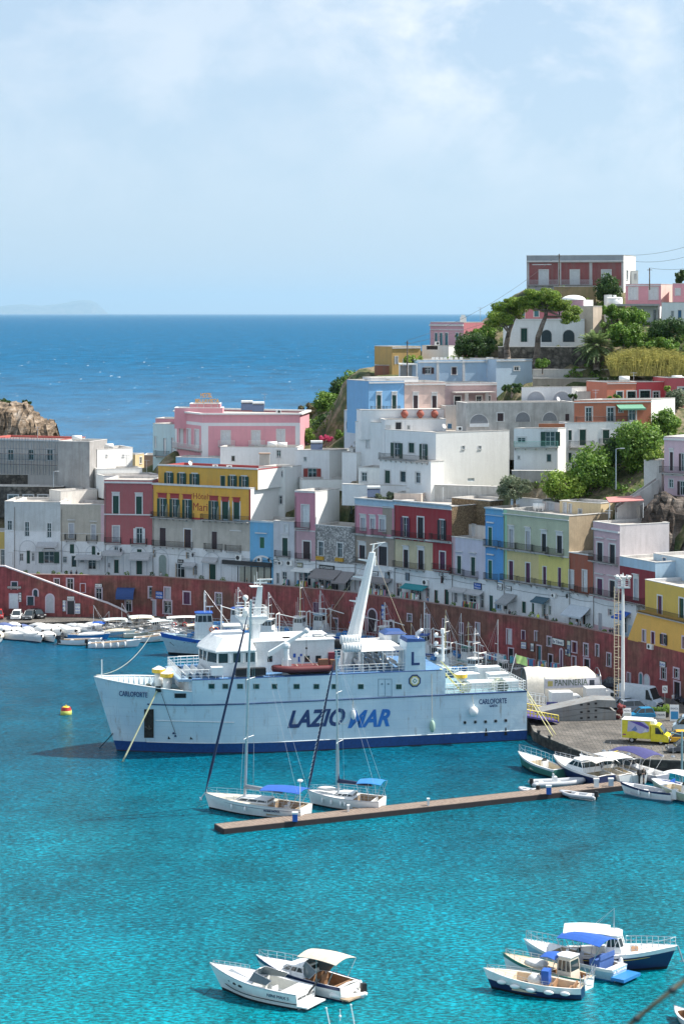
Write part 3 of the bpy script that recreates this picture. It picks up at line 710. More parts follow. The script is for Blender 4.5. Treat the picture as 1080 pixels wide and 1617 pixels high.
R7,f7,_=rowhouse('tall narrow pink tower house with one bay of windows',465.5,498,775,468,c_pink,side=c_lwhite,D=7.5,zones=[(462,837,502,885,0),gz(465,498,885)],mats=[PL((.52,.34,.38),.25),c_white],wins=[(477,798,487.5,833,'w'),(479,855,490,882.5,'n'),(472,890,477,896,'kx'),(473,905,478,925,'kx'),(480,904,491,925,'tx')],bals=[(468,490,833.5,.75),(468.5,491,882.5,.7)],corn=[(837,480,.16,.12),(776,480,.2,.12)])
R8,f8,_=rowhouse('bare rubble stone house front with flower boxes under two windows',498,560,829,505,c_grst,D=6,zones=[gz(498,560,889)],mats=[c_white],wins=[(503,855.5,510.5,878,'nx'),(532.7,857.5,540.5,880.5,'nx'),(503,908,511,928,'kx'),(514,910,522,930,'tx'),(526,911,534,932,'kx'),(545,913,553,933,'kx')],corn=[(829.5,520,.12,.12)])
for x0,x1,y in((500.5,512,878.5),(530.5,543,881)):
 panel(R8,f8,(x0,y,x1,y+5.5),'flower_box',M((.5,.28,.03),.7),.35)
R9,f9,_=rowhouse('pink and taupe house with a pale blue cornice and black balconies',560,622,787,565,c_pink,side=c_tufa,D=8.5,zones=[(558,780,625,799,0),(558,845,625,892,1),(604,800,619,844,1),gz(560,622,892)],mats=[c_pale,c_taupe,c_white],wins=[(570,818,577,837,'lh'),(585,819,592,834.5,'lh'),(599.5,820,608,839,'lh'),(567.5,861,576.5,884,'kh'),(598,863,611,893,'kh'),(568,912,576,934,'kx'),(580,912,588,935,'tx'),(592,914,600,937,'kx'),(604,916,612,938,'kx')],bals=[(560,579,842,.8),(589.5,610,845,.8),(561,580,889,.7)],corn=[(799,590,.12,.15),(845.5,590,.2,.2),(787.5,590,.2,.3)])
R10,f10,_=rowhouse('deep red house with dark shutters and a long iron balcony',622,713,792,625,c_dred,side=c_brick,D=9,zones=[(618,780,716,800,0),(618,854,683,900,1),gz(622,713,900)],mats=[c_pale,c_cream,c_white],wins=[(636.5,817,643.5,848,'po'),(659.5,817,668.5,850,'k'),(694.5,821,701,852.5,'ko'),(637.5,868,644.5,897,'kh'),(660.5,869,668.5,899,'kh'),(694.5,871.5,702.5,899,'p'),(649,928,655.5,945,'kx'),(657,928,665,947,'kx'),(686,932,691,952,'g'),(702,931,708.5,955,'g'),(626,921,634,942,'bx'),(696,910,700,921,'gx'),(673,929,678,945,'tx')],bals=[(623,672,849,.9),(682,712,853,.9),(624,671,897,.8),(685,711,900,.7)],corn=[(800,665,.12,.15),(851,665,.25,.25),(792.5,665,.2,.35)])
R11,f11,_=rowhouse('low lilac house with two green shuttered doors',713,766,849,720,c_lilac,D=6,zones=[(710,840,718.5,910,1),gz(713,766,912)],mats=[c_white,c_lpink],wins=[(721.5,878,728,906,'gH'),(743.5,880,750,909,'gH'),(717,935,722,952,'tx'),(731,937,737,957,'kx'),(740,937,752,960,'kx'),(758,940,764,960,'tx')],bals=[(713.5,731,907,.7),(733,755,911,.7)],corn=[(849.5,740,.1,.1)])
R12,f12,_=rowhouse('narrow bright blue house with green shutters',766,794.5,801.5,768,c_brblue,D=8,zones=[(764,795,797,812,0),gz(766,795,918)],mats=[c_skyb,c_white],wins=[(771,833,776.5,862,'G'),(771,885,776.5,914,'G'),(772,940,778,965,'gf'),(783,949,790,962,'tx')],bals=[(766.5,786,862,.7),(767,786,915,.7)],corn=[(813,780,.15,.15),(802,780,.2,.3)],trim=m_bluetrim)
for y in(824,874.5):panel(R12,f12,(769,y,780,y+2),'hood_moulding',m_trim,.2)
R13,f13,_=rowhouse('wide house pale green above and lemon yellow below with small black balconies',794.5,898,804.5,797,c_grgr,side=c_tufa,D=9,zones=[(790,800,800,915,1),(800,870,850,925,0),(850,876,902,940,3),gz(794,898,921)],mats=[PL((.62,.52,.26),.25),c_mint,c_white,PL((.68,.60,.20),.25)],wins=[(804,836,810.5,865,'lh'),(830,839,836.5,868,'lh'),(855,843,862,871,'kh'),(879,846,887,873.5,'kh'),(803.5,886,810,916,'p'),(830,889,836.5,920,'p'),(857,895,862,923,'p'),(880,896,885.5,927,'pf'),(795,950,801,962,'gx'),(824,950,830,968,'g'),(839,952,843,970,'gf'),(856,954,862,974,'tx'),(866,957,870,971,'tx')],bals=[(790,815,865.5,.8),(817,841,868.5,.8),(843,865,872,.8),(866,890,876,.9),(793.5,814,917,.8),(819,840.5,921,.8),(846,865,925,.8),(869,890,929,.7)],corn=[(816,850,.12,.25),(873,850,.2,.2)])
R14,f14,_=rowhouse('low brick red house with pale pink shutters',898,936,873,902,PL((.34,.10,.06),.3),D=6,zones=[gz(898,936,938)],mats=[c_white],wins=[(898.5,901,905,930,'w'),(919.5,901,926,935,'w'),(897.5,962,902,978,'tx'),(909,969,913,988,'gx'),(920,971,924,986,'gx')],bals=[(890,907,932,.7),(911,929,937,.7)],corn=[(873.5,915,.15,.15)])
R15,f15,_=rowhouse('tall pale pink house with dark open shutters and a white side wall',936,978,824,938,c_lpink,side=PL((.66,.60,.60),.3),D=9,zones=[gz(936,978,948)],mats=[c_white],wins=[(942.5,857,951,887,'kH'),(962,860,970.5,890,'kH'),(942.5,914,951,940,'pH'),(962,917,970.5,944,'kH'),(944,968,950,998,'lf'),(960,962,966,972,'tx'),(972,985,978,1006,'tx')],bals=[(935,976,887.5,.9),(937,976,941,.9)],corn=[(836,955,.25,.35)])
R16,f16,_=rowhouse('pale blue house over a maroon storey behind the light mast',978,1034,879,980,c_pale,D=7,zones=[(976,898,1036,953,0),gz(978,1034,953)],mats=[c_maroon,c_white],wins=[(1000.5,914,1007,948,'lh'),(984,975,990,1000,'kx')],bals=[(978,1018,952,.8)])
A=hat(1031,316);B=hat(1100,306);house('pale blue block with one blue window above the yellow house',A,B,zat(1031,874,316),PZ,PL((.46,.60,.70),.2),D=7,anchor=False,wins=[(1046,881,1051,893,'b')])
YA,YB=wallpt(990),wallpt(1130);fa=Fa(YA,YB)
_,zt=fa.uz(1020,921);_,zmid=fa.uz(1060,975)
R17,f17,_=house('yellow house on the red wall at the right edge with a diagonal left end',hat(1018,307.6),wallpt(1130,.8),zt+.3,12.4,PL((.62,.44,.10),.2),D=9,anchor=False,wins=[(1038,941,1044.5,971,'p'),(1072,945,1079,976,'g')],bals=[(1012,1095,975,.9)],cap=m_trim)
root=thing('quay_house','yellow storey with small windows over the dark red ground floor at the right','house',(*((YA+YB)/2),QZ))
mb=MB();HL=[(1014,995,1019,1013,'l'),(1028,998,1033,1017,'p'),(1045,1001.5,1050.5,1018,'ko'),(1077,1006,1084,1024,'kx'),(1043,1055,1051,1073,'px'),(1063.5,1056,1071,1071,'px'),(1064,1077,1073,1103,'k'),(990,1063,995,1080,'l')]
hs=[fa.rect(f[:4])for f in HL]
wall_face(mb,fa,0,fa.L,QZ-.2,7.2,hs,[(0,fa.L,7.2-0,9,1)],.25,0);
mb2=MB();_,zs=fa.uz(1060,1026)
mb=MB();ud,_=fa.uz(1007,975);wall_face(mb,fa,0,fa.L,QZ-.2,8.0,hs,[(0,fa.L,zs,13,1)],.25,0);wall_face(mb,fa,ud,fa.L,8.0,12.55,hs,[(0,fa.L,zs,13,1)],.25,0);mb.plate([fa.p(0,8.0),fa.p(ud,8.0),fa.p(ud,12.55)],fa.p(0,0,-.4)-fa.p(0,0,0),1)
Cq=fa.p(fa.L,0,-9);Dq=fa.p(0,0,-9)
e0,e1=fa.p(ud,0),fa.p(ud,0,-9);mb.quad((e0.x,e0.y,QZ),(e1.x,e1.y,QZ),(e1.x,e1.y,12.5),(e0.x,e0.y,12.5),1);mb.quad((e0.x,e0.y,12.55),(*YB,12.55),(Cq.x,Cq.y,12.55),(e1.x,e1.y,12.55),1)
mb.build('wall',[c_red,c_ochre],root,world=True)
for f,r_ in zip(HL,hs):window(root,fa,r_,f[4],.25,m_pinktrim)
arch_trim(root,fa,1008,1015,1061,1085,m_pinktrim,.2,fill=SHC['t']);arch_trim(root,fa,1016,1026,1064,1092,m_pinktrim,.2,fill=SHC['c']);aircon(root,fa,(1024,1017,1032,1025))
fq=fa
signboard('white poster above the quay house window',fa,(1042,1045,1051,1053),m_white,'BAR',m_blue)
for R_,f_,x0,x1,y0,y1 in((R1,f1,31,58,853,892),(R1,f1,66,90,862,892),(R2,f2,99,125,857,895),(R2,f2,136,158,861,899),(R3,f3,170,196,862,906),(R3,f3,206,233,863,908),(R4,f4,242,267,867,912),(R4,f4,281,309,868,912),(R4,f4,320,350,872,918)):
 arch_trim(R_,f_,x0,x1,y0,y1,PL((.55,.58,.62),.3),.12)
arch_trim(R4,f4,251,264,875,911,m_trim,.1,fill=M((.24,.30,.28),.6),name='arched_door')
m_awn=M((.44,.44,.45),.85);m_awn2=M((.24,.22,.22),.85)
for args in((R1,f1,60,92,856,862,1.2,m_awn),(R2,f2,121,163,876,881,1.4,m_awn),(R3,f3,166,196,869,874,1.6,m_awn),(R3,f3,206,238,872,882,1.2,m_awn),(R4,f4,322,345,880,886,.8,m_awn),(R4,f4,291,311,888,893,.9,m_awn),(R7,f7,466,496,897,900,1.3,m_white),(R8,f8,499,540,899,911,2.2,m_awn2),(R8,f8,537,560,903,918,2.4,m_awn2),(R9,f9,562,584,908,913,1.2,m_awn),(R9,f9,586,620,912,918,1.6,m_awn2),(R10,f10,640,676,923,928,1.2,M((.03,.25,.28),.8)),(R11,f11,714,738,928,933,.9,m_awn),(R11,f11,739,764,932,937,.9,m_awn),(R13,f13,797,816,938,951,2.2,M((.30,.31,.32),.85)),(R13,f13,846,868,943,949,1.2,M((.06,.12,.16),.85)),(R14,f14,900,932,957,971,1.8,M((.50,.55,.60),.85)),(R16,f16,979,996,966,974,1.6,m_blue)):
 awning(*args[:8],legs=args[6]>2)
for R_,f_,rc in((R7,f7,(454,885,463,893)),(R10,f10,(669,915,677,924)),(R2,f2,(154,871,161,877)),(R13,f13,(872,937,879,943)),(R9,f9,(578,903,584,908)),(R6,f6,(441,886,447,892))):aircon(R_,f_,rc)
signboard('dark lettered restaurant sign over the brown awning',f8,(505,893,528,899),m_dark,'RISTORANTE',m_white)
signboard('blue square pharmacy style sign on the white ground floor',f11,(749,921,760,930),m_blue,'Tour\nMare',m_white)
signboard('dark sign reading Bar above the green double door',f1,(71,863,86,866),m_dark,'BAR CAFFE',m_cream)
signboard('dark shop sign over the hotel ground floor door',f4,(282,884,290,888),m_dark,'BAR',m_white)
signboard('small framed notice left of the pink tower awning',f7,(470,889,478,895),M((.3,.3,.2),.6),'BAR',m_white)
signboard('oval grey sign on the white wall under the pink house',f9,(609,905,615,917),M((.25,.3,.33),.6))
signboard('round dark sign under the red house',f10,(641,905,646,916),M((.12,.16,.2),.6))
for k_,(f_,x,y,lb)in enumerate(((f4,309,876,'iron wall lantern between the hotel doors'),(f9,619,905,'iron wall lantern by the oval sign'),(f10,705,914,'iron wall lantern right of the deep red house'),(f14,902,941,'iron wall lantern under the brick red house'),(f3,193,868,'iron wall lantern under the dull red house'),(f5,429,884,'iron wall lantern at the right edge of the sky blue house'))):lantern(lb,f_,x,y)
signboard('little white hanging sign by the iron lantern of the deep red house',f10,(694,905,699,909),m_white,'SUB',m_navy)
signboard('round cornered white sign over the grey sloping awning',f12,(786,922,793,931),m_white,'Bar',m_navy)
signboard('small white lettered sign on the narrow grey white house front',f6,(433,884,440,890),m_white,'Tabacchi',m_navy)
signboard('white lettered sign under the pink and taupe house',f9,(588,903,597,908),m_white,'Gelateria',m_navy)
signboard('white sign right of the grey sloping awning',f13,(799,926,807,932),m_white,'Pesca',m_navy)
for R_,f_ in((R1,f1),(R2,f2),(R3,f3),(R4,f4),(R5,f5),(R7,f7),(R8,f8),(R9,f9),(R10,f10),(R11,f11),(R13,f13),(R14,f14),(R15,f15)):
 zt_=R_.location.z+22;mb=MB();z9={0:0}.get(1,11.6)
 ztop_=max(v.co.z for v in CH[R_.name][0].data.vertices)+R_.location.z-.9
 mb.tube([f_.p(.22,ztop_,.1),f_.p(.22,8.0,.1)],.055,5);mb.build('drainpipe',M((.38,.36,.34),.6),R_,world=True);mb=MB();mb.tube([f_.p(f_.L*k/8,11.9-.25*math.sin(math.pi*k/8)-.1,.06)for k in range(9)],.022,4);mb.build('cable',m_iron,R_,world=True)
def hh(label,xa,ya,xb,yb,ytop,ybase,col,D=8.,C=None,yref=None,**kw):
 """xa, ya: column and distance of the left corner; xb, yb the right; ytop/ybase read at column xa"""
 A,B=hat(xa,ya),hat(xb,yb)
 Cc=hat(*C)if C else None
 return house(label,A,B,zat(xa,ytop,ya),zat(xa,ybase,ya)-3,col,D=D,C=Cc,**kw)
c_wshade=PL((.79,.80,.81),.16);c_wlit=PL((.86,.86,.83),.13);c_villa=PL((.30,.10,.10),.6,(.35,.28,.26));c_hpink=PL((.70,.33,.38),.15);c_blueh=PL((.20,.42,.68),.15)  # white walls in two tones: shade and sunlight put into the plaster colour
c_paleb=PL((.44,.60,.76),.15);c_shell=PL((.70,.52,.46),.25);c_conc=PL((.52,.50,.46),.5);c_orange=PL((.55,.19,.11),.3);c_coral=PL((.66,.22,.14),.15);c_crim=PL((.55,.11,.13),.15)
c_lb=PL((.50,.68,.74),.15);c_dgrey=PL((.42,.41,.40),.6);c_scaf=PL((.52,.50,.48),.3);c_cream2=PL((.70,.55,.33),.25);c_rosy=PL((.62,.36,.42),.2)
LS,fls,_=hh('long grey building with scaffolding along its front far left',-25,414,96,408,692,746,c_scaf,D=10,wins=[(13,710,21.5,727,'bx'),(45.5,710,53.5,727,'bx'),(75,710,84,727,'kx')],cap=PL((.5,.12,.10),.3),corn=[(693,40,.35,.3)])
t=thing('scaffolding','steel pole scaffolding with planks in front of the long grey building','scaffold',fls.p(12,zat(40,746,411),1.2))
mb=MB();zb=zat(40,748,411)
for k in range(14):
 u=k*fls.L/13
 for o in(1.0,2.0):mb.rod(fls.p(u,zb,o),fls.p(u,zb+7,o),.045,n=5)
for z in(zb+1.9,zb+2.9,zb+3.9,zb+4.9,zb+6.9):mb.rod(fls.p(0,z,2),fls.p(fls.L,z,2),.04,n=5)
mb.build('frame',M((.16,.2,.24),.5,.5),t,world=True)
mb=MB()
for z in(zb+1.85,zb+3.85):fls.box(mb,0,fls.L,z,z+.06,1.0,2.0)
mb.build('platform',m_wood,t,world=True)
hh('grey roughcast block between the scaffolding and the white house',92,406,142,404,697,745,c_dgrey,D=8)
def wallbit(label,xa,ya,xb,yb,ytop,ybase,col,D=.6,name='terrace_wall',cat='wall',cap=None,**kw):
 A,B=hat(xa,ya),hat(xb,yb);fa=Fa(A,B);zt=zat(xa,ytop,ya);z0=zat(xa,ybase,ya)-2.5
 t=thing(name,label,cat,((A.x+B.x)/2,(A.y+B.y)/2,z0))
 mb=MB();fa.box(mb,0,fa.L,z0,zt,-D,0);mb.build('wall',col,t,world=True)
 mb=MB();fa.box(mb,-.05,fa.L+.05,zt,zt+.12,-D-.05,.06);mb.build('coping',cap or ROOFW,t,world=True)
 GROUND.append((A.x,A.y,z0+2.3));GROUND.append((B.x,B.y,z0+2.3))
 return t,fa
wallbit('dark rubble stone wall below the scaffolded building',-20,412,112,409,749,765,c_dst,D=7)
hh('low dark brown stone row with white windows left behind the roofs',-20,405,100,404,768,792,c_dst,D=4,wins=[(14,782,29,790,'wx'),(38,782,53,790,'wx'),(61,782,76,790,'wx')])
wallbit('grey stone terrace wall with a lamp post left of the white house',84,409,140,408,763,780,c_dgrey,D=6)
hh('white corner house with a blue balcony at the left',135.5,413,154,407,707,776,PL((.62,.66,.74),.2),C=(210,413),wins=[(138.5,719,141.5,738,'b'),(143.5,719.5,146.5,739,'b'),(148,720,151,740,'b'),(139,752,142,768,'b'),(148,753,151,769,'b')],side=c_wlit,bals=[(134,152.5,743,.8,m_blue)],swins=[(168,718,170,721,'kx'),(194,718,196,721,'kx')])  # front's shade is put into its bluish white, the side gets the sunlit white
hh('low white annex with an outside stair below the white corner house',154,404,225,407,741,775,c_wlit,D=5,wins=[(197,750,202,768,'lf')])
hh('sunlit white curved roof hut behind the beige house',96.5,397,154,402,776,789,PL((.80,.76,.70),.3),D=4,anchor=False)
hh('small cream house by the sea left of the pale blue annex',214,440,228,444,718,740,c_cream2,D=6,wins=[(221,722,224,732,'kx')])
hh('small brown house at the gap left of the pale blue annex',228,446,244,446,719,742,PL((.30,.24,.22),.3),D=6)
hh('flat white terrace roof behind the dull red house',164,399,250,403,752,762,c_wlit,D=5)
hh('pale blue annex left of the big pink hotel',242,424,282,420,669,746,c_lb,D=8,wins=[(244.5,689,247.5,708,'w'),(258.5,692,263,718,'w'),(271,691,275,715,'w')],bals=[(247,268,720,.9)],trim=c_lb)
hh('rose roof hut on the pale blue annex',246,429,276,428,661,674,c_hpink,D=5,anchor=False)
A,B,C_=hat(277,416),hat(320,404),hat(474,404)
ph=thing('hotel','big pink hotel with white shutters and an orange lettered roof sign','hotel',(*B,zat(320,712,404)))
zt,zb=zat(320,655,404),zat(320,712,404)-3;f1_,f2_=Fa(A,B),Fa(B,C_)
mb=MB();h1=[(284,677,289.5,703,'w'),(296,678,301.5,704,'w'),(308,679,314.5,707,'w')];h2=[(350.5,681,363,701.5,'w'),(398.5,681,410,701.5,'w'),(438,679,449,697.5,'w')]
wall_face(mb,f1_,0,f1_.L,zb,zt,[f1_.rect(h[:4])for h in h1],[(0,f1_.L,zt-2.1,zt-1.5,1),(0,.9,zb,zt-1.5,1),(f1_.L-.6,f1_.L,zb,zt-1.5,1)])
wall_face(mb,f2_,0,f2_.L,zb,zt,[f2_.rect(h[:4])for h in h2],[(0,f2_.L,zt-2.1,zt-1.5,1),(0,1.1,zb,zt-1.5,1),(f2_.L-.9,f2_.L,zb,zt-1.5,1)])
D_,E_=C_+V((1.5,14)),A+V((1,13))
for p,q in((C_,D_),(D_,E_),(E_,A)):mb.quad((*p,zb),(*q,zb),(*q,zt),(*p,zt),0)
mb.build('wall',[c_hpink,PL((.72,.72,.74),.1)],ph,world=True)
mb=MB();mb.add([(*p,zt-.3)for p in(A,B,C_,D_,E_)],[(0,1,2,3,4)]);mb.build('roof',ROOFM,ph,world=True)
mb=MB();pp=[A,B,C_,D_,E_];cen=sum(pp,V((0,0)))/5
for i in range(5):
 a,b=pp[i],pp[(i+1)%5];o=lambda c,k:c+(c-cen).normalized()*k
 mb.plate([(*o(a,.45),zt),(*o(b,.45),zt),(*o(b,-.5),zt),(*o(a,-.5),zt)],(0,0,.3))
mb.build('cornice',PL((.74,.72,.7),.1),ph,world=True)
for h in h1:window(ph,f1_,f1_.rect(h[:4]),h[4])
for h in h2:window(ph,f2_,f2_.rect(h[:4]),h[4])
balcony(ph,f1_,.2,f1_.L-.2,f1_.rect((284,677,289,707))[2],.8,mat=m_white)
for x0,x1 in((345,371),(393,419)):
 a_,z_=f2_.uz(x0,704);b_,_=f2_.uz(x1,704);balcony(ph,f2_,a_,b_,z_,.8,mat=m_white)
GROUND+=[(A.x,A.y,zb+2.5),(B.x,B.y,zb+2.5),(C_.x,C_.y,zb+3),(D_.x,D_.y,zb+3),(E_.x,E_.y,zb+2)]
for args in((0,276,352,644.5,652,411),(0,300,348,638,645,414)):
 hh(('low pink terrace room on the hotel roof' if args[1]<290 else 'upper pink terrace room behind the hotel sign'),args[1],args[5],args[2],args[5],args[3],args[4],c_hpink,D=4,anchor=False,cap=c_lwhite)
t=thing('roof_sign','orange two line letter sign standing on the pink hotel roof','sign',W(328,645,413))
text('lettering','HOTEL',1.0,W(317,626.5,413),(1,0,0),(0,0,1),M((.85,.38,.03),.5),t,.08,width=2.1,bold=.02);text('lettering','BELLAVISTA',.95,W(308.5,635.5,413),(1,0,0),(0,0,1),M((.85,.38,.03),.5),t,.08,width=4.6,bold=.02)
mb=MB()
for x in(312,322,334,344):mb.rod(W(x,648,413.2),W(x,622 if 318<x<336 else 629,413.2),.05)
mb.rod(W(309,636.5,413.2),W(347,636.5,413.2),.05);mb.rod(W(316,627.5,413.2),W(336,627.5,413.2),.05);mb.build('frame',m_steel,t,world=True)
hh('long white terrace house below the pink hotel',348,398,470,396,706,745,c_wshade,D=7,wins=[(366,720,371,728,'gx'),(437,711,443.5,723,'lx')])
hh('light blue strip house under the pink hotel corner',278,401,350,398,722,745,PL((.25,.48,.68),.2),D=5,wins=[(300,727,304,735,'kx')])
hh('white flat roofed house with an orange curtain in its window',466,392,520,391,711,762,c_wshade,D=10,C=(563,396),side=c_wlit,wins=[(486.5,739.5,500,756,'ro'),(480,722,484,728,'kx')])
hh('white side block of the ochre hotel with two square windows',409,389,450,387,737,795,c_wlit,D=6,C=(477,392),wins=[(438,744,446,753,'lx'),(438,783,445.5,796,'lx')],side=c_lwhite)
hh('low white block behind the pink tower',477,385,556,386,758,785,c_wlit,D=6)
hh('white stepped house left of the big white cube',540,384,563,381,714,760,c_wshade,C=(600,388),side=c_wlit)
hh('small white box room on the stepped white house',551,386,566,386,708,718,c_wlit,D=3,anchor=False,wins=[(558,709,562,718,'tx')])
hh('white low house with a door at the foot of the big white cube',566,376,599,374,738,765,c_wlit,D=5,wins=[(571,746,579,760,'lx')])
BW,fb,fbs=hh('big bright white cube house with two tiny windows in its blank side wall',608,377,688,367,678.5,768,c_wshade,C=(804,374.5),side=c_lwhite,wins=[(622,699,631,725,'go'),(645,699.5,654,715,'g'),(666,701,672,726,'go')],swins=[(729.5,704,733.5,709,'kx'),(755.5,704,759.5,709,'kx'),(738,755,749,760,'cf')])
A=hat(599,374);B=hat(680,363.5);zt=zat(680,729,363.5)
B2,f_,_=house('tmp',A,B,zt,zat(640,765,368)-3,c_wshade,side=c_wlit,D=3,anchor=False,wins=[(607.5,743,616,763,'g'),(632,744.5,640.5,761,'gx'),(656,746,663.5,763,'tx')],bals=[(600,676,727,.5)])
absorb(BW,B2)
hh('white boundary wall room below the big white cube',669,365,700,363.5,768,800,c_wlit,D=5)
wallbit('long weathered white retaining wall below the big white cube',675,364.5,790,360,766,800,PL((.66,.65,.62),.6),D=1)
wallbit('low white wall between the roofs left of the cube',540,372,680,367,765,775,c_wshade,D=1)
hh('white roof room with a stained pink wall behind the deep red house',622,364,665,362.5,779,800,PL((.74,.62,.54),.5),D=5,anchor=False)
hh('upper white roof room behind the deep red house',641,368,675,367,771,790,c_wlit,D=4,anchor=False)
hh('brown brick building above a white terrace wall',713,358,774,351,786,846,c_brick,D=6,anchor=False)
hh('white terrace wall house under the brown brick building',711,356,768,349,825,860,PL((.74,.70,.66),.3),D=2.2,anchor=False,wins=[(744,827,750,847,'wf')])
hh('bright blue house with two tall green shuttered doors',582,382,638,385,602,660,c_blueh,D=9,wins=[(594.7,624,601.5,648,'gh'),(619,624,625.5,648,'gh')],bals=[(585,605,650,.7),(609,630,650,.7)],corn=[(603,610,.25,.25)])
hh('small blue side room with one window left of the bright blue house',573.5,384,582,384,624,660,c_blueh,D=5,wins=[(577,631,581,640,'kx')])
hh('pale shell pink house with two brown shuttered doors',638.3,385,702.5,388,604,658,c_shell,D=9,wins=[(652.5,624.5,659.5,646.5,'nh'),(682,625,689,647.5,'nh')],corn=[(606,660,.25,.25)])
wallbit('white terrace wall with a coping in front of the shell pink house',570,380.5,704,384,648,672,c_wshade,D=3.4)
P3,f3_,_=hh('pinkish porch house with white columns right of the shell pink house',702.6,388,784,391,605.5,650,PL((.50,.36,.36),.3),D=8,wins=[(717.5,626,727,641,'k'),(752,625.5,760,639.5,'kx'),(769,625,774,636,'kx')],corn=[(606,740,.3,.2)])
mb=MB();a_,z_=f3_.uz(712,620);b_,_=f3_.uz(774,620);f3_.box(mb,a_,b_,z_,z_+.18,.3,2.6)
for x in(729.5,761.5):u,zz_=f3_.uz(x,640);f3_.box(mb,u-.28,u+.28,zz_-.5,z_,1.9,2.45)
mb.build('porch',PL((.66,.60,.55),.3),P3,world=True)
for k,x in enumerate((638.6,663.6,686)):
 p=W(x,660,381.5+k*.6);lb=['round terracotta ball planter left of the three on the white terrace','round terracotta ball planter in the middle of the white terrace','round terracotta ball planter right of the three on the white terrace'][k]
 mb=MB();mb.smooth=True;mb.ball(p+V((0,0,.72)),.66,14,10);mb.smooth=False;mb.rod(p,p+V((0,0,.15)),.35,.3,10);mb.rod(p+V((0,0,1.3)),p+V((0,0,1.45)),.3,.34,12)
 solo(mb,'ball_planter',PL((.36,.10,.07),.3),lb,'planter',group='round red planters on the terrace')
hh('long low white room with a blue arch under the terrace',607,377,704,379,663,690,c_wshade,D=4,wins=[(624.5,667,633.5,678,'k'),(610,672,616,678,'w'),(643,672,647,678,'tx')])
hh('white stepped house with a recessed terrace left of the cube',561,383,608,379,666,712,c_wshade,D=7,wins=[(571,669,578,682,'kf'),(578,695,583,707,'w')])
hh('small white and blue arch house at the left edge of the hill village',543.5,400,575,398,648,690,PL((.58,.66,.76),.2),D=6,wins=[(547,666,557,678,'b'),(562,653,573,662,'tx')])
hh('pale pink arched gatehouse below the porch house',703,382.5,737,383,642,690,PL((.70,.62,.56),.3),D=5,wins=[(706.5,669,713,677,'b')])
UB,fub,_=hh('long pale blue house row with small brown windows under a flat roof',660,400,780,405,569,612,c_paleb,D=8,wins=[(671,580,680,590.5,'no'),(713,580,720.5,591.5,'n'),(769,583.5,775.5,594.5,'n')],corn=[(570.5,720,.25,.2)])
hh('projecting pale blue end block with one square window',783,401,840.5,404,567.5,614,PL((.52,.66,.80),.12),D=11,wins=[(811.5,579,819,585,'nx')],corn=[(569,810,.2,.2)])
for x in(690.5,731.5):
 u,_=fub.uz(x,590);mb=MB();fub.box(mb,u-.25,u+.25,zat(700,612,401),zat(700,570,401),.004,.16);mb.build('pilaster',m_trim,UB,world=True)
wallbit('white terrace parapet along the roof of the blue and shell houses',586,389.5,660,393,597,606,c_wshade,D=4)
pg=thing('porch','open white framed porch with a flat roof left of the pale blue row','porch',W(644,597,400))
mb=MB();a=W(630,576,399);b=W(659.5,576,400);mb.plate([a,b,b+V((0,4,0)),a+V((0,4,0))],(0,0,.25));mb.build('roof',c_wlit,pg,world=True)
for x in(630.5,644,658):mb=MB();p=W(x,600,399.3);mb.bb(p.x-.12,p.x+.12,p.y-.12,p.y+.12,p.z,a.z);mb.build('post',m_white,pg,world=True)
mb=MB();p,q=W(631,600,402.5),W(659,577,402.5);mb.plate([(p.x,403,p.z),(q.x,403,p.z),(q.x,403,q.z),(p.x,403,q.z)],(0,.2,0));mb.build('back_wall',c_dgrey,pg,world=True)
hh('ochre house with a tall narrow window below the hilltop',619,415,664,418,547.5,585,PL((.52,.34,.12),.35),D=7,wins=[(623.5,563,628,575,'w')],corn=[(548.5,640,.2,.2)])
hh('brick red low ruin left of the ochre house',592,416,619,416,577,592,PL((.34,.14,.09),.5),D=4)
UP,fup,sup=hh('rose and white villa with three tall shutters near the hilltop',679,432,732,424,509,552,c_rosy,C=(772,432),side=PL((.48,.17,.20),.3),wins=[(686.5,526,690.5,546,'t'),(694,526,698.5,546,'t'),(702.5,526,707,546,'t'),(719.5,526,723.5,536,'t')],corn=[(512,700,.35,.3),(520,700,.15,.12)])
mb=MB();p=W(731,509,427);mb.bb(p.x-.6,p.x+.6,p.y-.5,p.y+.5,p.z,p.z+1.1);mb.bb(p.x-.4,p.x+.4,p.y-.35,p.y+.35,p.z+1.1,p.z+1.5);mb.build('chimney',c_wlit,UP,world=True)
hh('white terrace base under the rose villa',666,424,708,421,546,566,c_wshade,D=4,wins=[(673,545.5,691,552,'kf')])
hh('long weathered arcade house with three wide dark arches',736,373,907,377,637,700,PL((.56,.55,.53),.75,(.22,.2,.18)),D=7,wins=[(785,652.5,794.5,665,'n'),(891.5,653,899,664.5,'nf')])
afa=Fa(hat(736,373),hat(907,377));aroot=[o for o in COL.objects if o.get('label')=='long weathered arcade house with three wide dark arches'][0]
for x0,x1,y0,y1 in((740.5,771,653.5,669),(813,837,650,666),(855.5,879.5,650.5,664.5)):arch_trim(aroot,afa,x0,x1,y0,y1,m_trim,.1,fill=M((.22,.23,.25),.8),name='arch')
panel(aroot,afa,(741,669,771,674),'ledge',c_wshade,.25)
ua,fua,_=hh('white arcade terrace house with two broad arches',823,384,902,386,612,640,c_wshade,D=6,C=(932,388),side=c_wlit)
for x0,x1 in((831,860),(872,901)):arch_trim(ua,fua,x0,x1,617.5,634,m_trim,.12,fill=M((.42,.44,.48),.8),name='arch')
wallbit('pale concrete retaining wall under the palm',842,398,966,400,584,599,PL((.62,.60,.56),.35),D=1)
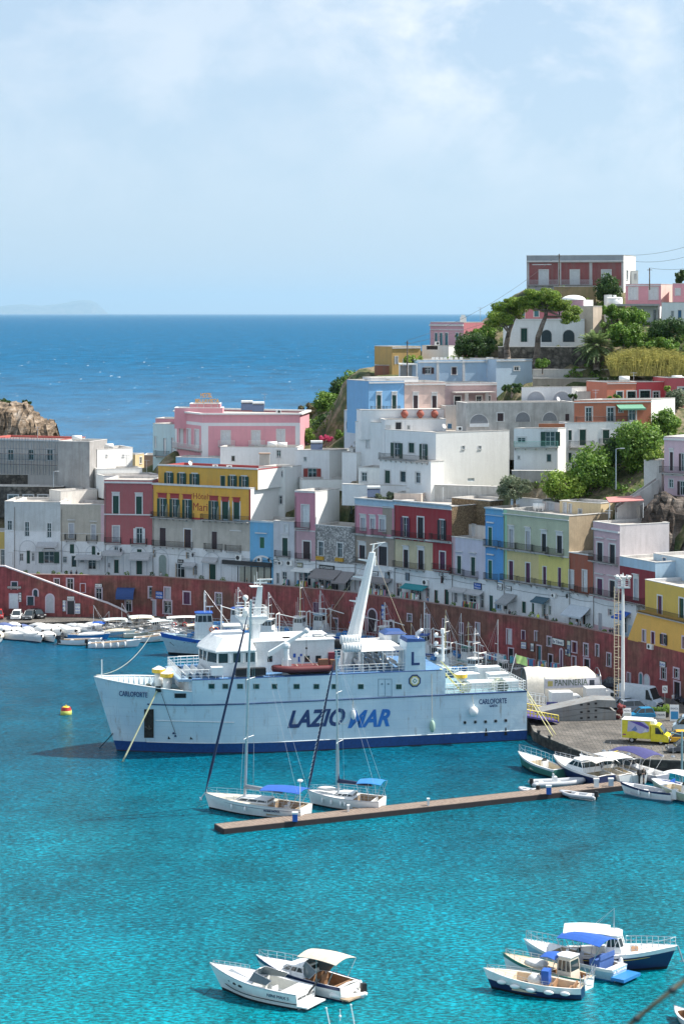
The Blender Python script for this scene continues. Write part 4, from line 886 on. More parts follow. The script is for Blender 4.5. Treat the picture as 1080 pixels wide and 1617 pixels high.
wallbit('rough stone wall below the concrete retaining wall',842,396,960,397,598,622,PL((.42,.38,.32),.7),D=1)
hh('white round roofed hut between arcade and coral house',912,384,942,384,619,636,PL((.72,.68,.62),.3),D=5)
hh('coral house with arched doors and white trim',958,378,1004,380,604,640,c_coral,D=8,wins=[(973.5,618.5,982.5,630,'gx'),(990,618,1003,632,'gx')],corn=[(605,980,.15,.12)])
hh('red house with white arched windows next to the coral one',1004.3,380,1053,381,603.5,640,PL((.58,.08,.09),.15),D=8,wins=[(1010,617,1025.5,630,'gx'),(1031,618.5,1040,631,'tx')])
hh('crimson house with a blue shutter at the right edge',1053.4,379,1100,380,597,640,c_crim,D=8,wins=[(1070,612,1083,622,'tx')])
og,fog,_=hh('orange house with pale blue doors and a green awning',906,358,1027.5,362,632.5,672,c_orange,D=8,C=(1065,368),side=c_wlit,wins=[(924.5,643.5,934,665.5,'bx'),(958.5,643.5,969,665.5,'bx'),(976.5,645,982.5,651,'wx'),(992.5,645.5,1003,664,'bx')],corn=[(634,960,.2,.2)])
a_,z_=fog.uz(908,667.5);b_,_=fog.uz(990,667.5);balcony(og,fog,a_,b_,z_,.7)
awning(og,fog,972,1013,638.5,644.5,1.6,M((.12,.30,.20),.8))
hh('white house with dark green shutters below the orange house',893,356,1000,359.5,668,722,c_wshade,D=3,wins=[(897,679.5,902,695,'g'),(914.5,678.5,924.5,703.5,'g'),(951,679,961.5,700,'g'),(897,715,902,731,'g')],bals=[(897,935,705.5,.9),(945,966,702,.6)])
wl_,fwl,_=hh('white two level house with a green glass balcony',811,353,880,353,677,745,c_wshade,D=7,C=(893,355),side=c_wlit,wins=[(861,681.5,876,704.5,'go'),(817,691,829.5,699,'kx'),(863,717.5,869.5,729,'gx'),(817,720,820.5,725,'kx')])
panel(wl_,fwl,(850,669,891,674.5),'roof_edge',PL((.5,.17,.08),.3),.3)
a_,z_=fwl.uz(810.8,706);b_,_=fwl.uz(880,706);balcony(wl_,fwl,a_,b_,z_,1.0,mat=M((.15,.35,.32),.3))
wallbit('grey stone wall below the green balcony house',808,350,880,349.5,744,762,c_dgrey,D=1)
hh('low pale blue roof room behind the pale green house',806,349,856,344,785,812,PL((.62,.68,.74),.2),D=5,anchor=False,wins=[(858,792,863,803,'w')])
hh('low pink and white roof room with folded shutters',856,343.5,884,340,792,814,PL((.72,.62,.58),.2),D=4,anchor=False,wins=[(864,794,874,806,'w')])
hh('cream yellow roof house with white doors',883,338,948,333,791,820,c_cream2,D=5,anchor=False,wins=[(889,794,894,812,'w'),(898,796,902,812,'w'),(913,804,918,811,'kx')])
pr_,fpr,_=hh('pale pink house with an upstairs balcony at the right edge',1048,330,1098,327,690,790,PL((.66,.48,.54),.2),D=9,wins=[(1057,714,1062,743,'nh'),(1075,716,1081,744,'no'),(1055.5,757,1062,770,'lx'),(1073,760,1080,782,'no')],bals=[(1044,1098,747,1.0)],corn=[(692,1060,.3,.3),(749,1060,.2,.15)])
hh('white ruined tower stump with yellow shrubs on top',1016,334,1044,333,727,765,PL((.72,.70,.66),.5),D=4)
t=thing('stairway','white walled stairway climbing beside the dark rock','stairs',W(1000,812,324))
mb=MB();A=W(974,812,326);B=W(1040,768,331)
for o in(0,2.4):
 a,b=A+V((0,o,0)),B+V((0,o,0));mb.plate([a+V((0,0,-2)),b+V((0,0,-4)),b+V((0,0,1.2)),a+V((0,0,1.0))],(0,.35,0))
mb.build('side_wall',PL((.66,.63,.60),.5),t,world=True)
mb=MB()
for k in range(24):
 p=A.lerp(B,k/24);q=A.lerp(B,(k+1)/24);mb.bb(p.x,q.x,p.y+.35,p.y+2.4,p.z-2,q.z)
mb.build('steps',c_conc,t,world=True)
hh('white terrace block at the top of the stairway',1028,335,1069,334,766,790,c_wlit,D=4)
hh('low terrace house with a red canopy beside the stairway',973,330,1010,328,797,815,PL((.66,.62,.56),.5),D=4,anchor=False)
t=thing('canopy','flat red and white canopy on thin posts behind the roofs','canopy',W(985,812,325))
mb=MB();a,b=W(961,794,325),W(1016,791,325);mb.plate([a,b,b+V((0,4,.4)),a+V((0,4,.4))],(0,0,.12));mb.build('roof',M((.55,.22,.20),.7),t,world=True)
mb=MB()
for x in(962,1015):p=W(x,794,325);mb.rod(p,p+V((0,0,-2.3)),.06)
mb.build('post',m_white,t,world=True)
hh('pink villa with a white dome and white side wall',880,413,921,411,474,512,c_rosy,D=6,C=(936,417),side=c_wlit,wins=[(897,490,901,500,'t')])
d_=MB();d_.smooth=True;p=W(905,474,413.6);d_.ball(p,2.35,16,10,sq=(1,.9,.42),half=True);o=solo(d_,'dome',c_wlit,'flattened white dome on the pink villa roof','dome')
wv,fwv,_=hh('long white villa with arched openings behind the stone pines',794,412,922,409,504,556,c_wshade,D=7,wins=[(822,518.5,832,540,'g')],corn=[(505,850,.15,.12)])
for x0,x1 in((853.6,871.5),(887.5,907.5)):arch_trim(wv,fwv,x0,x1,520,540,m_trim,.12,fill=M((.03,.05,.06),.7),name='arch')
hh('pink upper storey half hidden by the stone pines',818,417,880,417,484,508,PL((.52,.19,.22),.25),D=5,anchor=False,wins=[(824,492,828,503,'t'),(843,491,850,500,'t')])
wallbit('dark rubble stone base wall of the white villa',786,405,940,402,548,570,c_dst,D=1)
TV,ftv,stv=hh('large weathered red villa with grey cornice on the hilltop',831,436,984,432,404,458,PL((.52,.50,.50),.35),C=(1003,441),side=c_lwhite,zones=[(835,414.5,880.5,451,0),(885.5,414.5,930,451,0),(934.5,414.5,980.5,451,0),(840,417,870,418.5,1),(820,403,990,411,2)],mats=[c_villa,m_trim,PL((.34,.36,.38),.3)],wins=[(851.5,427,864.5,449.5,'w'),(900.5,427,913.5,450,'w'),(950,427,963.5,450,'w')],corn=[(411.5,900,.25,.4)],swins=[(988.5,427,991,442,'kx')])
u0,z0=ftv.uz(833,450);u1,_=ftv.uz(935,450);balcony(TV,ftv,u0,u1,z0,.6,mat=m_steel)
hh('small white annex on the right of the hilltop villa',996,437,1007,437,428,452,c_lwhite,D=4,wins=[(1001,433,1003.5,441,'w')])
pk,fpk,_=hh('pink house with white shutters and a wide terrace right of the hilltop',987,420,1043,419,449,485,c_hpink,D=7,wins=[(993,454.5,1005.5,473,'w'),(1025,454.5,1037.5,473,'w')],corn=[(450,1015,.2,.2)],C=(1061,424),side=PL((.76,.58,.52),.2))
hh('small pink house at the right edge near the hilltop',1061.5,417,1095,416,448,490,c_hpink,D=6,wins=[(1066,456,1073,466,'w')])
lp,flp,_=hh('white porch house with a dark flat roof edge below the pink house',995,412,1038,411.5,484,512,c_wshade,D=6,C=(1044,416),wins=[(1009,489,1015,509,'kx'),(1031,489,1035.5,507,'tx')])
mb=MB();a_,z_=flp.uz(968,483);b_,_=flp.uz(1040,483);flp.box(mb,a_,b_,z_,z_+.35,-4,2.4);mb.build('roof_slab',PL((.42,.42,.42),.3),lp,world=True)
hh('white house with a curved wall and blue door at the right edge',1044,408,1095,407,478,510,c_wshade,D=6,wins=[(1059,491,1063,500,'kx'),(1070,490,1075,502,'b')])
t=thing('water_tank','white cylindrical tank on the slope right of the dark round tree','tank',W(970,484,414));p=W(970,484,414)
mb=MB();mb.smooth=True;mb.rod(p,p+V((0,0,1.6)),1.5,1.5,20);mb.smooth=False;mb.build('tank',c_wlit,t,world=True)
mb=MB();mb.rod(p+V((0,0,1.6)),p+V((0,0,1.8)),1.6,1.2,20);mb.rod(p+V((0,0,1.8)),p+V((0,0,2.2)),.3,.3,8);mb.build('lid',c_wlit,t,world=True)
hh('white stepped parapet house left of the tank',958,416,966,416,466,486,c_wlit,D=5)
wallbit('sunlit stone path wall between dome and tank',936,409,950,412,484,505,PL((.62,.52,.42),.5),D=6)
wallbit('ivy covered stone wall under the hilltop villa',874,428,940,426,453,474,PL((.34,.26,.14),.7,(.15,.2,.08)),D=1)
AN=list(GROUND)
for i in range(len(bl)):
 for o,z in((9,8.5),(6,7)):AN.append((bl[i].x,bl[i].y+o,z))
for px,py,Y in((478,700,430),(490,668,440),(505,640,452),(528,622,455),(560,603,452),(590,592,440),(640,590,420),(700,560,425),(740,530,432),(780,520,425),(560,690,400),(520,705,410),(1000,592,392),(1070,590,390),(960,540,402),(1060,540,402),(1000,515,409),(900,453,432),(970,455,434),(1070,450,430),(900,770,345),(960,760,345),(1030,740,345),(830,775,345),(1000,700,352),(870,750,350),(985,790,338),(930,785,342),(1050,690,360),(1060,590,385),(800,574,403),(930,580,402),(700,640,392)):
 p=W(px,py,Y);AN.append(tuple(p))
for X,Y,z in((20,475,46),(40,480,56),(70,480,58),(10,490,20),(0,480,20),(-8,470,18),(-14,455,12),(-20,445,10),(-35,450,6),(-55,460,6),(-80,460,8),(30,520,20),(70,520,30),(-10,510,-6),(-40,490,-6),(-80,500,-6),(10,540,-6),(60,560,-6),(95,440,60),(95,400,45),(95,350,20),(-85,420,12)):AN.append((X,Y,z))
for px,py,Y in((730,778,366),(760,778,363),(700,778,368)):AN.append(tuple(W(px,py,Y)))
AN=np.array(AN);xr=np.arange(-90,100,1.7);yr=np.arange(316,560,1.7)
bx=[p.x for p in bl];by=[p.y for p in bl]
rt=random.Random(5)
def ground_z(X,Y,k=7):
 d2=(AN[:,0]-X)**2+(AN[:,1]-Y)**2+.6
 i=np.argpartition(d2,k)[:k];w_=d2[i]**-1.4
 return float((AN[i,2]*w_).sum()/w_.sum())
FOOT=[];FOOT2=[]
for po,zb_ in FOOTS:
 c=sum(po,V((0,0)))/4;FOOT.append(([p+(p-c).normalized()*1.3 for p in po],zb_));FOOT2.append(([p+(p-c).normalized()*4.5 for p in po],zb_))
def inside(po,x,y):
 s_=0
 for a,b in zip(po,po[1:]+po[:1]):
  k=(b.x-a.x)*(y-a.y)-(b.y-a.y)*(x-a.x);s_+=1 if k>0 else-1
 return abs(s_)==4
mb=MB();mb.smooth=True;idx={}
for j,Y in enumerate(yr):
 for i,X in enumerate(xr):
  if Y<np.interp(X,bx,by)+6 and X<44:continue
  if X>=44 and Y<320:continue
  z=ground_z(X,Y)
  for(po,zb_)in FOOT:
   if inside(po,X,Y):z=min(z,zb_+1.6)
  for(po,zb_)in FOOT2:
   if inside(po,X,Y):z=min(z,zb_+3.3)
  z+=rt.uniform(-.25,.25);idx[(i,j)]=len(mb.v);mb.v.append((float(X),float(Y),z))
for(i,j),a in idx.items():
 q=[idx.get(k)for k in((i+1,j),(i+1,j+1),(i,j+1))]
 if None not in q:mb.f.append((a,*q));mb.m.append(0);mb.sm.append(True)
m,nt,b=new_mat('hillside');n_=noise(nt,.22,7,.65);n2_=noise(nt,1.4,5,.7)
c_=ramp(nt,n_.outputs[0],[(.36,(.035,.065,.02)),(.48,(.10,.11,.04)),(.58,(.24,.19,.12)),(.7,(.32,.27,.20))]).outputs[0]
g_=ramp(nt,n2_.outputs[0],[(.35,.6),(.65,1.2)]).outputs[0]
nt.links.new(mixc(nt,1,c_,g_,'MULTIPLY'),b.inputs['Base Color']);b.inputs['Roughness'].default_value=.95;bump(nt,b,n2_.outputs[0],.8,.4)
hill=mb.build('hillside',m);hill['kind']='structure'
def rock(label,prof,Y,depth,mat,ybase,rows=7,name='rock_outcrop',seed=1,amp=1.):
 r_=random.Random(seed);rings=[]
 zb=zat(0,ybase,Y)-2
 for k in range(rows):
  t=k/(rows-1);ring=[]
  for px,py in prof:
   p=W(px,py,Y);f_=math.sin(t*math.pi*.5)**.6 if t<1 else 1
   z=zb+(p.z-zb)*f_;ring.append((p.x+r_.uniform(-.5,.5)*amp,Y-depth*.5+depth*.55*t**1.5+r_.uniform(-.7,.7)*amp,z+r_.uniform(-.3,.3)*amp*(t<.99)))
  rings.append(ring)
 rings.append([(x,y+depth*.7,zb)for x,y,z in rings[-1]])
 mb=MB();mb.loft(rings,closed=False,caps=False);o=solo(mb,name,mat,label,'rock')
 return o
def rockmat(c1,c2,c3,name='rock'):
 m,nt,b=new_mat(name);n=noise(nt,.35,8,.68);n2=noise(nt,.9,6,.7,stretch=(.5,.5,1.8))
 a=ramp(nt,n.outputs[0],[(.36,c1),(.5,c2),(.64,c3)]).outputs[0];g=ramp(nt,n2.outputs[0],[(.38,.45),(.6,1.15)]).outputs[0]
 nt.links.new(mixc(nt,1,a,g,'MULTIPLY'),b.inputs['Base Color']);b.inputs['Roughness'].default_value=.95;bump(nt,b,n2.outputs[0],.9,.6);return m
rp=[(-30,634),(-12,632),(0,633),(12,636),(22,634),(32,637),(45,634),(52,645),(60,652),(66,659),(74,663),(82,662),(88,668),(86,676),(85,690),(88,694)]
prof=[]
for(a,b_),(c,d)in zip(rp,rp[1:]):
 for k in range(3):prof.append((a+(c-a)*k/3,b_+(d-b_)*k/3+rt.uniform(-1.2,1.2)))
rock('pale tufa sea rock headland at the far left above the scaffolding',prof,440,16,rockmat((.08,.06,.04),(.25,.18,.12),(.42,.36,.30)),700,rows=9,seed=4,amp=.9)
rp2=[(1008,835),(1014,815),(1022,796),(1034,782),(1048,775),(1062,782),(1078,785),(1100,780)]
prof=[]
for(a,b_),(c,d)in zip(rp2,rp2[1:]):
 for k in range(3):prof.append((a+(c-a)*k/3,b_+(d-b_)*k/3+rt.uniform(-.8,.8)))
rock('dark brown rock face at the right edge below the stairway',prof,326,8,rockmat((.03,.025,.02),(.10,.075,.06),(.24,.20,.17),'dark_rock'),865,rows=8,seed=9,amp=.8)
def leafmat(c1,c2,name='leaves'):
 m,nt,b=new_mat(name);g=nt.nodes.new('ShaderNodeNewGeometry');n=noise(nt,.5,3)
 a=mixc(nt,g.outputs['Random Per Island'],c1,c2);v=ramp(nt,n.outputs[0],[(.35,.7),(.65,1.25)]).outputs[0]
 c=mixc(nt,1,a,v,'MULTIPLY');nt.links.new(c,b.inputs['Base Color']);b.inputs['Roughness'].default_value=.6
 tr=nt.nodes.new('ShaderNodeBsdfTranslucent');nt.links.new(c,tr.inputs[0]);mx=nt.nodes.new('ShaderNodeMixShader');mx.inputs[0].default_value=.35
 nt.links.new(b.outputs[0],mx.inputs[1]);nt.links.new(tr.outputs[0],mx.inputs[2]);nt.links.new(mx.outputs[0],nt.nodes['Material Output'].inputs[0]);return m
L_dark=leafmat((.03,.075,.02),(.08,.15,.035));L_mid=leafmat((.07,.17,.02),(.24,.37,.06));L_pine=leafmat((.07,.15,.02),(.32,.42,.06));L_bright=leafmat((.14,.24,.025),(.36,.48,.08))
L_olive=leafmat((.10,.14,.08),(.24,.28,.17));L_reed=leafmat((.22,.22,.05),(.62,.54,.16));L_palm=leafmat((.09,.16,.05),(.26,.33,.13));L_pinkf=leafmat((.6,.05,.15),(.75,.12,.3))
m_bark=rockmat((.08,.06,.045),(.20,.16,.13),(.34,.29,.25),'bark')
NPR=np.random.default_rng(11)
def leaves(clumps,n,size,flat=1.,thin=.6):
 """clumps: (x,y,z,r) array; returns verts/faces of n leaf quads spread through the clumps' shells"""
 C_=np.array(clumps);k=NPR.integers(0,len(C_),n);d=NPR.normal(size=(n,3));d/=np.linalg.norm(d,axis=1)[:,None]
 rr=C_[k,3]*NPR.uniform(.45,1.05,n)**.6;pos=C_[k,:3]+d*rr[:,None]*np.array([1,1,flat])
 nn=d+NPR.normal(size=(n,3))*.6;nn/=np.linalg.norm(nn,axis=1)[:,None]
 a=np.cross(nn,NPR.normal(size=(n,3)));a/=np.linalg.norm(a,axis=1)[:,None];b=np.cross(nn,a)
 s=size*NPR.uniform(.6,1.3,n)[:,None];a=a*s;b=b*s*thin
 v=np.stack([pos-a,pos-b,pos+a,pos+b],1).reshape(-1,3);f=np.arange(4*n).reshape(n,4)
 return v,f
def leafobj(name,v,f,mat,parent=None):
 me=bpy.data.meshes.new(name);off=np.array(parent.location)if parent is not None else 0
 me.from_pydata((v-off).tolist(),[],f.tolist());me.materials.append(mat);me.update()
 o=bpy.data.objects.new(name,me);COL.objects.link(o);setpar(o,parent);return o
def crown_clumps(c,rx,ry,rz,k,r,seed,hollow=.45):
 q=random.Random(seed);out=[]
 while len(out)<k:
  x,y,z=q.uniform(-1,1),q.uniform(-1,1),q.uniform(-1,1);m_=x*x+y*y+z*z
  if m_>1 or m_<hollow*q.random():continue
  out.append((c[0]+x*rx,c[1]+y*ry,c[2]+z*rz,r*q.uniform(.6,1.35)))
 return out
def tree(label,cx,cy,rx,ry,Y,by,mat,n=3500,size=.22,k=34,r=None,name='leafy_tree',cat='tree',seed=None,bend=0.,group=None,flat=1.):
 """crown centre (cx,cy) and radii in picture measure at distance Y; by = trunk base row"""
 if name!='leafy_tree':by=min(by,cy+ry*.75);k=int(k*1.2)
 s=F/Y;c=W(cx,cy,Y);RX,RZ=rx/s,ry/s;base=W(cx,by,Y);seed=seed or int(cx*7+cy)
 t=thing(name,label,cat,base,0,group);cl=crown_clumps((c.x,c.y,c.z),RX*.82,RX*.75,RZ*.82,k,r or min(RX,RZ)*.38,seed)
 v,f=leaves(cl,n,size,flat);leafobj('crown',v,f,mat,t)
 q=random.Random(seed);mb=MB();top=V((c.x+bend,c.y,c.z-RZ*.35));mid=base.lerp(top,.5)+V((bend*.4,0,0));rad=max(.12,RX*.07)
 mb.tube([base-V((0,0,1)),mid,top],0,7,radii=[rad*1.3,rad,rad*.8])
 for i in range(6):
  e=cl[q.randrange(len(cl))];mb.tube([top-V((0,0,q.uniform(0,.6))),top.lerp(V(e[:3]),.55)+V((0,0,-.2)),V(e[:3])],0,5,radii=[rad*.6,rad*.35,rad*.12])
 mb.build('trunk',m_bark,t,world=True);return t
def pine(label,base,pts,lobes,Y,seed):
 t=thing('stone_pine',label,'tree',W(*base,Y));mb=MB();P=[W(x,y,Y)for x,y in pts]
 rs=[.62-.34*i/(len(P)-1)for i in range(len(P))];mb.tube(P,0,8,radii=rs);cl=[];q=random.Random(seed)
 for(x,y,rx,ry,dy)in lobes:
  c=W(x,y,Y+dy);s=F/Y;cl+=crown_clumps((c.x,c.y,c.z),rx/s,rx/s*.8,ry/s,int(9+rx*.6),.85,seed+int(x),.1)
  a=P[-1 if q.random()<.6 else-2];m_=a.lerp(c,.5)+V((q.uniform(-.3,.3),0,-.5));mb.tube([a,m_,c+V((0,0,-ry/s*.6))],0,6,radii=[.24,.17,.08])
  for e in q.sample(cl,2):mb.tube([m_,V(e[:3])],0,4,radii=[.1,.03])
 mb.build('trunk',m_bark,t,world=True);v,f=leaves(cl,190*len(cl),.2,.55,.4);leafobj('crown',v,f,L_pine,t);return t
pine('tall stone pine with a wide bright crown left of the hilltop villa steps',(846,574),[(845,576),(848,552),(849,532),(856,512),(861,500),(863,490)],[(832,480,16,9,1),(852,464,20,8,0),(868,470,20,10,-1),(845,475,26,8,1),(885,483,17,9,0),(898,499,13,10,-1),(905,492,8,7,1),(862,484,20,6,2)],397,21)
pine('darker leaning stone pine just left of the tall one',(801,566),[(801,567),(799,545),(803,525),(808,512)],[(792,488,18,9,1),(806,478,16,7,0),(782,498,12,6,0),(815,492,14,10,2),(797,503,14,8,-1),(778,510,9,5,1)],400,33)
t=thing('palm_tree','fan of long green fronds on a thick palm trunk below the hilltop','palm tree',W(941,582,399));mb=MB();P=[W(941,584,399),W(940.5,566,399),W(941,546,399)]
mb.tube(P,0,9,radii=[.62,.5,.6]);mb.ball(P[2],.85,9,6);mb.build('trunk',m_bark,t,world=True)
vs,fs=[],[];q=random.Random(8);o=P[2]
for i in range(96):
 az=q.uniform(0,2*math.pi);el=q.uniform(-.5,1.4);L=q.uniform(3.3,4.6);d=V((math.cos(az)*math.cos(el),math.sin(az)*math.cos(el),math.sin(el)));sp=[]
 for k in range(9):s_=k/8;sp.append(o+d*(L*s_)+V((0,0,-1.5*s_*s_*(1.1-.3*math.sin(el)))))
 sd_=d.cross(V((0,0,1))).normalized()if abs(el)<1.5 else V((1,0,0))
 for a,b_ in zip(sp,sp[1:]):
  for sg in(-1,1):
   for fr_ in(0,.5):
    p=a.lerp(b_,fr_);w_=.62*math.sin(min(1,((p-o).length/L+.12))*math.pi*.9)+.12
    tip=p+sd_*sg*w_+(b_-a)*.9+V((0,0,-.22));i0=len(vs);vs+=[tuple(p),tuple(p.lerp(b_,.75)),tuple(tip)];fs.append((i0,i0+1,i0+2))
me=bpy.data.meshes.new('fronds');me.from_pydata([tuple(V(v)-t.location)for v in vs],[],fs);me.materials.append(L_palm);ob=bpy.data.objects.new('fronds',me);COL.objects.link(ob);setpar(ob,t)
TR=[('dense dark round tree in front of the hilltop villa',960,456,24,22,424,482,L_dark,4500,.24,40),('small dark tree against the sky at the right edge',1074,437,11,11,436,452,L_dark,1500,.22,16),('big leafy green tree beside the orange house',1008,704,42,42,346,775,L_mid,9000,.26,60),('lush green tree sloping down below the white shuttered house',932,742,38,36,344,795,L_mid,8000,.25,55),('bright yellow green pine bush above the roofs',888,766,36,25,342.5,800,L_bright,6500,.2,46),('grey green olive tree beside the big white cube',812,770,30,19,345,795,L_olive,5000,.18,40),('green tree behind the big one at the right',1050,672,22,26,362,710,L_mid,4000,.24,30),('grey olive tree right of the orange house',1068,632,22,17,374,665,L_olive,3500,.2,28),('small tree between the two large green trees',962,720,24,30,347,790,L_dark,4000,.24,30),('leafy shrub hanging over the steps in the middle of the terraces',783,674,20,9,377.5,684,L_mid,1800,.2,16),('yellow flowering shrub on top of the ruined tower',1030,720,18,9,334,730,L_bright,1700,.17,16),('small green tree right of the dome',965,492,18,12,404,515,L_mid,2200,.2,20),('green shrub cluster on the slope under the pink house',1000,500,26,15,403,525,L_mid,3500,.22,30),('wide green bush beside the palm crown',985,528,34,20,400,560,L_mid,6000,.24,46),('dark green bush at the right edge under the white porch',1055,520,34,20,399,550,L_dark,5000,.24,40),('bright green bush between palm and reeds',1040,545,36,14,396,565,L_mid,4500,.24,36),('large dark green bush left of the stone pines',752,546,38,22,414,575,L_dark,7000,.24,50),('mid green bush top left of the stone pines',766,525,24,13,417,550,L_mid,3000,.22,26),('bright green bush on the porch roof by the pale blue row',653,568,22,8,403,580,L_bright,2600,.17,22),('trailing ivy bush above the arcade house',808,613,24,8,385,625,L_dark,3000,.17,24),('round bush at the foot of the tall stone pine',856,575,14,10,394,585,L_mid,1600,.2,14),('dark bush hanging below the retaining wall',950,607,14,11,394,622,L_dark,1400,.2,12),('small dark tree under the retaining wall by the coral house',905,626,9,6,381,636,L_dark,900,.18,10),('small bush on the coral house terrace',970,630,14,7,372,640,L_mid,1100,.18,12),('potted green tree in front of the crimson house',1053,616,6,8,376,628,L_bright,700,.15,8),('tall scrub bush on the seaward spur top',548,614,30,20,452,640,L_dark,5000,.26,40),('scrub bush at the top of the spur beside the ochre house',582,596,20,13,446,612,L_dark,2600,.26,24),('dry brown green bush on the spur above the pink hotel',482,648,14,12,444,665,leafmat((.08,.07,.03),(.22,.19,.09)),1800,.24,18),('green bush in the middle of the spur',515,640,26,22,448,668,L_mid,4500,.26,36),('round green bush right of the pink hotel',484,688,12,13,412,704,L_mid,1800,.2,16),('dark green bush behind the pink blossoms',520,668,28,17,436,690,L_dark,4000,.24,34),('green bush beside the blue side room',552,640,22,20,430,668,L_mid,4000,.24,32),('pink blossoming shrub right of the pink hotel',514,693,13,7,409,702,L_pinkf,1600,.14,14),('light green bush next to the pink blossoms',541,685,18,9,408,700,L_mid,1800,.2,16),('small shrubs on top of the sea rock left',8,636,16,6,441,645,L_dark,1500,.22,14),('dark tuft of scrub on the sea rock right of its top',42,637,8,5,441,645,L_dark,900,.2,8),('ivy bush on the wall under the hilltop villa',885,458,14,6,430,468,L_mid,1200,.2,12),('prickly cactus clump on the roof of the pink and taupe house',606,783,20,9,366,792,L_olive,1500,.2,16)]
for a in TR:
 nm='cactus_clump' if 'cactus' in a[0]else('shrub' if any(w_ in a[0]for w_ in('bush','shrub','scrub','ivy'))else 'leafy_tree')
 tree(*a,name=nm,cat='tree' if nm=='leafy_tree' else 'shrub',group='bushes and trees on the hill')
q=random.Random(12);vs,fs=[],[]
for i in range(5200):
 px=q.uniform(963,1090);Y=q.uniform(386,394);yb=592+(Y-390)*-.5;b_=W(px,yb,Y);h=q.uniform(2.2,5.2)*(1-.35*abs((px-1020)/70)**3);lean=V((q.gauss(0,.5),q.gauss(0,.5),h));w_=.09
 i0=len(vs);m_=b_+lean*.6;vs+=[tuple(b_),tuple(b_+V((w_,0,0))),tuple(m_+V((w_,0,0))),tuple(m_),tuple(b_+lean+V((q.gauss(0,.3),0,-.2)))];fs+=[(i0,i0+1,i0+2,i0+3),(i0+3,i0+2,i0+4)]
 for k in range(3):
  s_=b_+lean*q.uniform(.3,.95);e=s_+V((q.gauss(0,.45),q.gauss(0,.45),q.uniform(-.1,.45)));i0=len(vs);vs+=[tuple(s_),tuple(s_+V((0,0,.13))),tuple(e)];fs.append((i0,i0+1,i0+2))
me=bpy.data.meshes.new('reed_bed');me.from_pydata(vs,[],fs);me.materials.append(L_reed);ob=bpy.data.objects.new('reed_bed',me);COL.objects.link(ob);tag(ob,'dense yellow green reeds on the slope above the coral house','reeds',kind='stuff')
cl=[]
for(x0,x1,y0,y1,Ya,Yb,k,r)in((478,600,600,690,455,420,90,1.1),(690,800,535,570,430,404,40,1.0),(950,1090,500,560,412,396,70,1.0),(860,1000,560,600,401,396,24,.8),(800,1060,700,800,352,338,60,.9),(920,1060,455,500,426,408,26,.8),(1000,1090,640,690,368,352,20,.9)):
 for _ in range(k):
  Y=q.uniform(Yb,Ya);X=(q.uniform(x0,x1)-CX)*Y/F;z=ground_z(X,Y);py=CY+(H-z)*F/Y
  if y0-15<py<y1+30:cl.append((X,Y,z+.2,r*q.uniform(.6,1.3)))
v,f=leaves(cl,42*len(cl),.24,.8);ob=leafobj('ground_scrub',v,f,L_mid);tag(ob,'low green scrub covering the bare slopes between the houses','scrub',kind='stuff')
FS,FB=V((22.3,283.5)),V((-28.3,271.0));FD=(FB-FS).normalized();FL=(FB-FS).length
ferry=thing('ferry','big white car ferry with a blue waterline moored stern to the quay','ferry',(FS.x,FS.y,0),math.atan2(FD.y,FD.x))
bpy.context.view_layer.update();FM=wmat(ferry);FI=FM.inverted()
def FX(px,py,y):
 """where the sight line through px,py meets the ship's plane y = const (port side +)"""
 o=FI@V((0,0,H));d=FI.to_3x3()@V(((px-CX)/F,1,-(py-CY)/F));t=(y-o.y)/d.y;p=o+d*t;return p.x,p.z
BW_=6.2
def HULLM():
 m,nt,b=new_mat('hull_paint');n1=noise(nt,.25,5,.6);n2=noise(nt,1.1,6,.7,stretch=(1.2,1.2,.1));n3=noise(nt,.45,4,.6)
 tc=nt.nodes.new('ShaderNodeTexCoord');mp=nt.nodes.new('ShaderNodeMapping');mp.inputs['Rotation'].default_value=(R(90),0,0);nt.links.new(tc.outputs['Object'],mp.inputs[0]);br=nt.nodes.new('ShaderNodeTexBrick');br.inputs['Scale'].default_value=.22;br.inputs['Mortar Size'].default_value=.005;br.offset=0;br.inputs['Color1'].default_value=(1,1,1,1);br.inputs['Color2'].default_value=(.95,.96,.97,1);br.inputs['Mortar'].default_value=(.86,.87,.88,1);nt.links.new(mp.outputs[0],br.inputs[0])
 a=ramp(nt,n1.outputs[0],[(.35,(.50,.64,.73)),(.65,(.62,.74,.80))]).outputs[0];st=vmul(nt,ramp(nt,n2.outputs[0],[(.54,0.),(.70,.75)]).outputs[0],ramp(nt,n3.outputs[0],[(.46,0.),(.6,1.)]).outputs[0])  # white hull: blue of shade and water reflections is tinted into its base colour
 nt.links.new(mixc(nt,1,mixc(nt,st,a,(.22,.13,.07)),br.outputs[0],'MULTIPLY'),b.inputs['Base Color']);b.inputs['Roughness'].default_value=.5;bump(nt,b,n1.outputs[0],.25,.4);return m
def rake(z):return 2.9*max(0,z)/9.4
def hw(x,z):
 t=max(0.,min(1.,x/(FL+rake(z))));fl=max(0,min(1,z/9.4));a=.56+.14*fl;e=2.0+.8*fl
 return BW_*(1-(max(0,t-a)/(1-a))**e)
def HP(px,py):
 y=BW_
 for _ in range(25):
  x,z=FX(px,py,y);y=y*.4+.6*hw(x,z)
 return V((x,y,z))
m_hull=HULLM();m_hblue=M((.012,.06,.22),.45,0,.2);m_boot=M((.03,.02,.03),.6,0,.3);m_sup=PL((.74,.77,.78),.16,(.35,.28,.2));m_deck=M((.20,.32,.36),.7)
m_stripe=M((.02,.06,.16),.5)
xA,_=FX(703,1098,BW_);xA2,_=FX(697,1064,BW_);xM,_=FX(304,1064,6.0);zT=9.5
TS=[i/34 for i in range(35)]
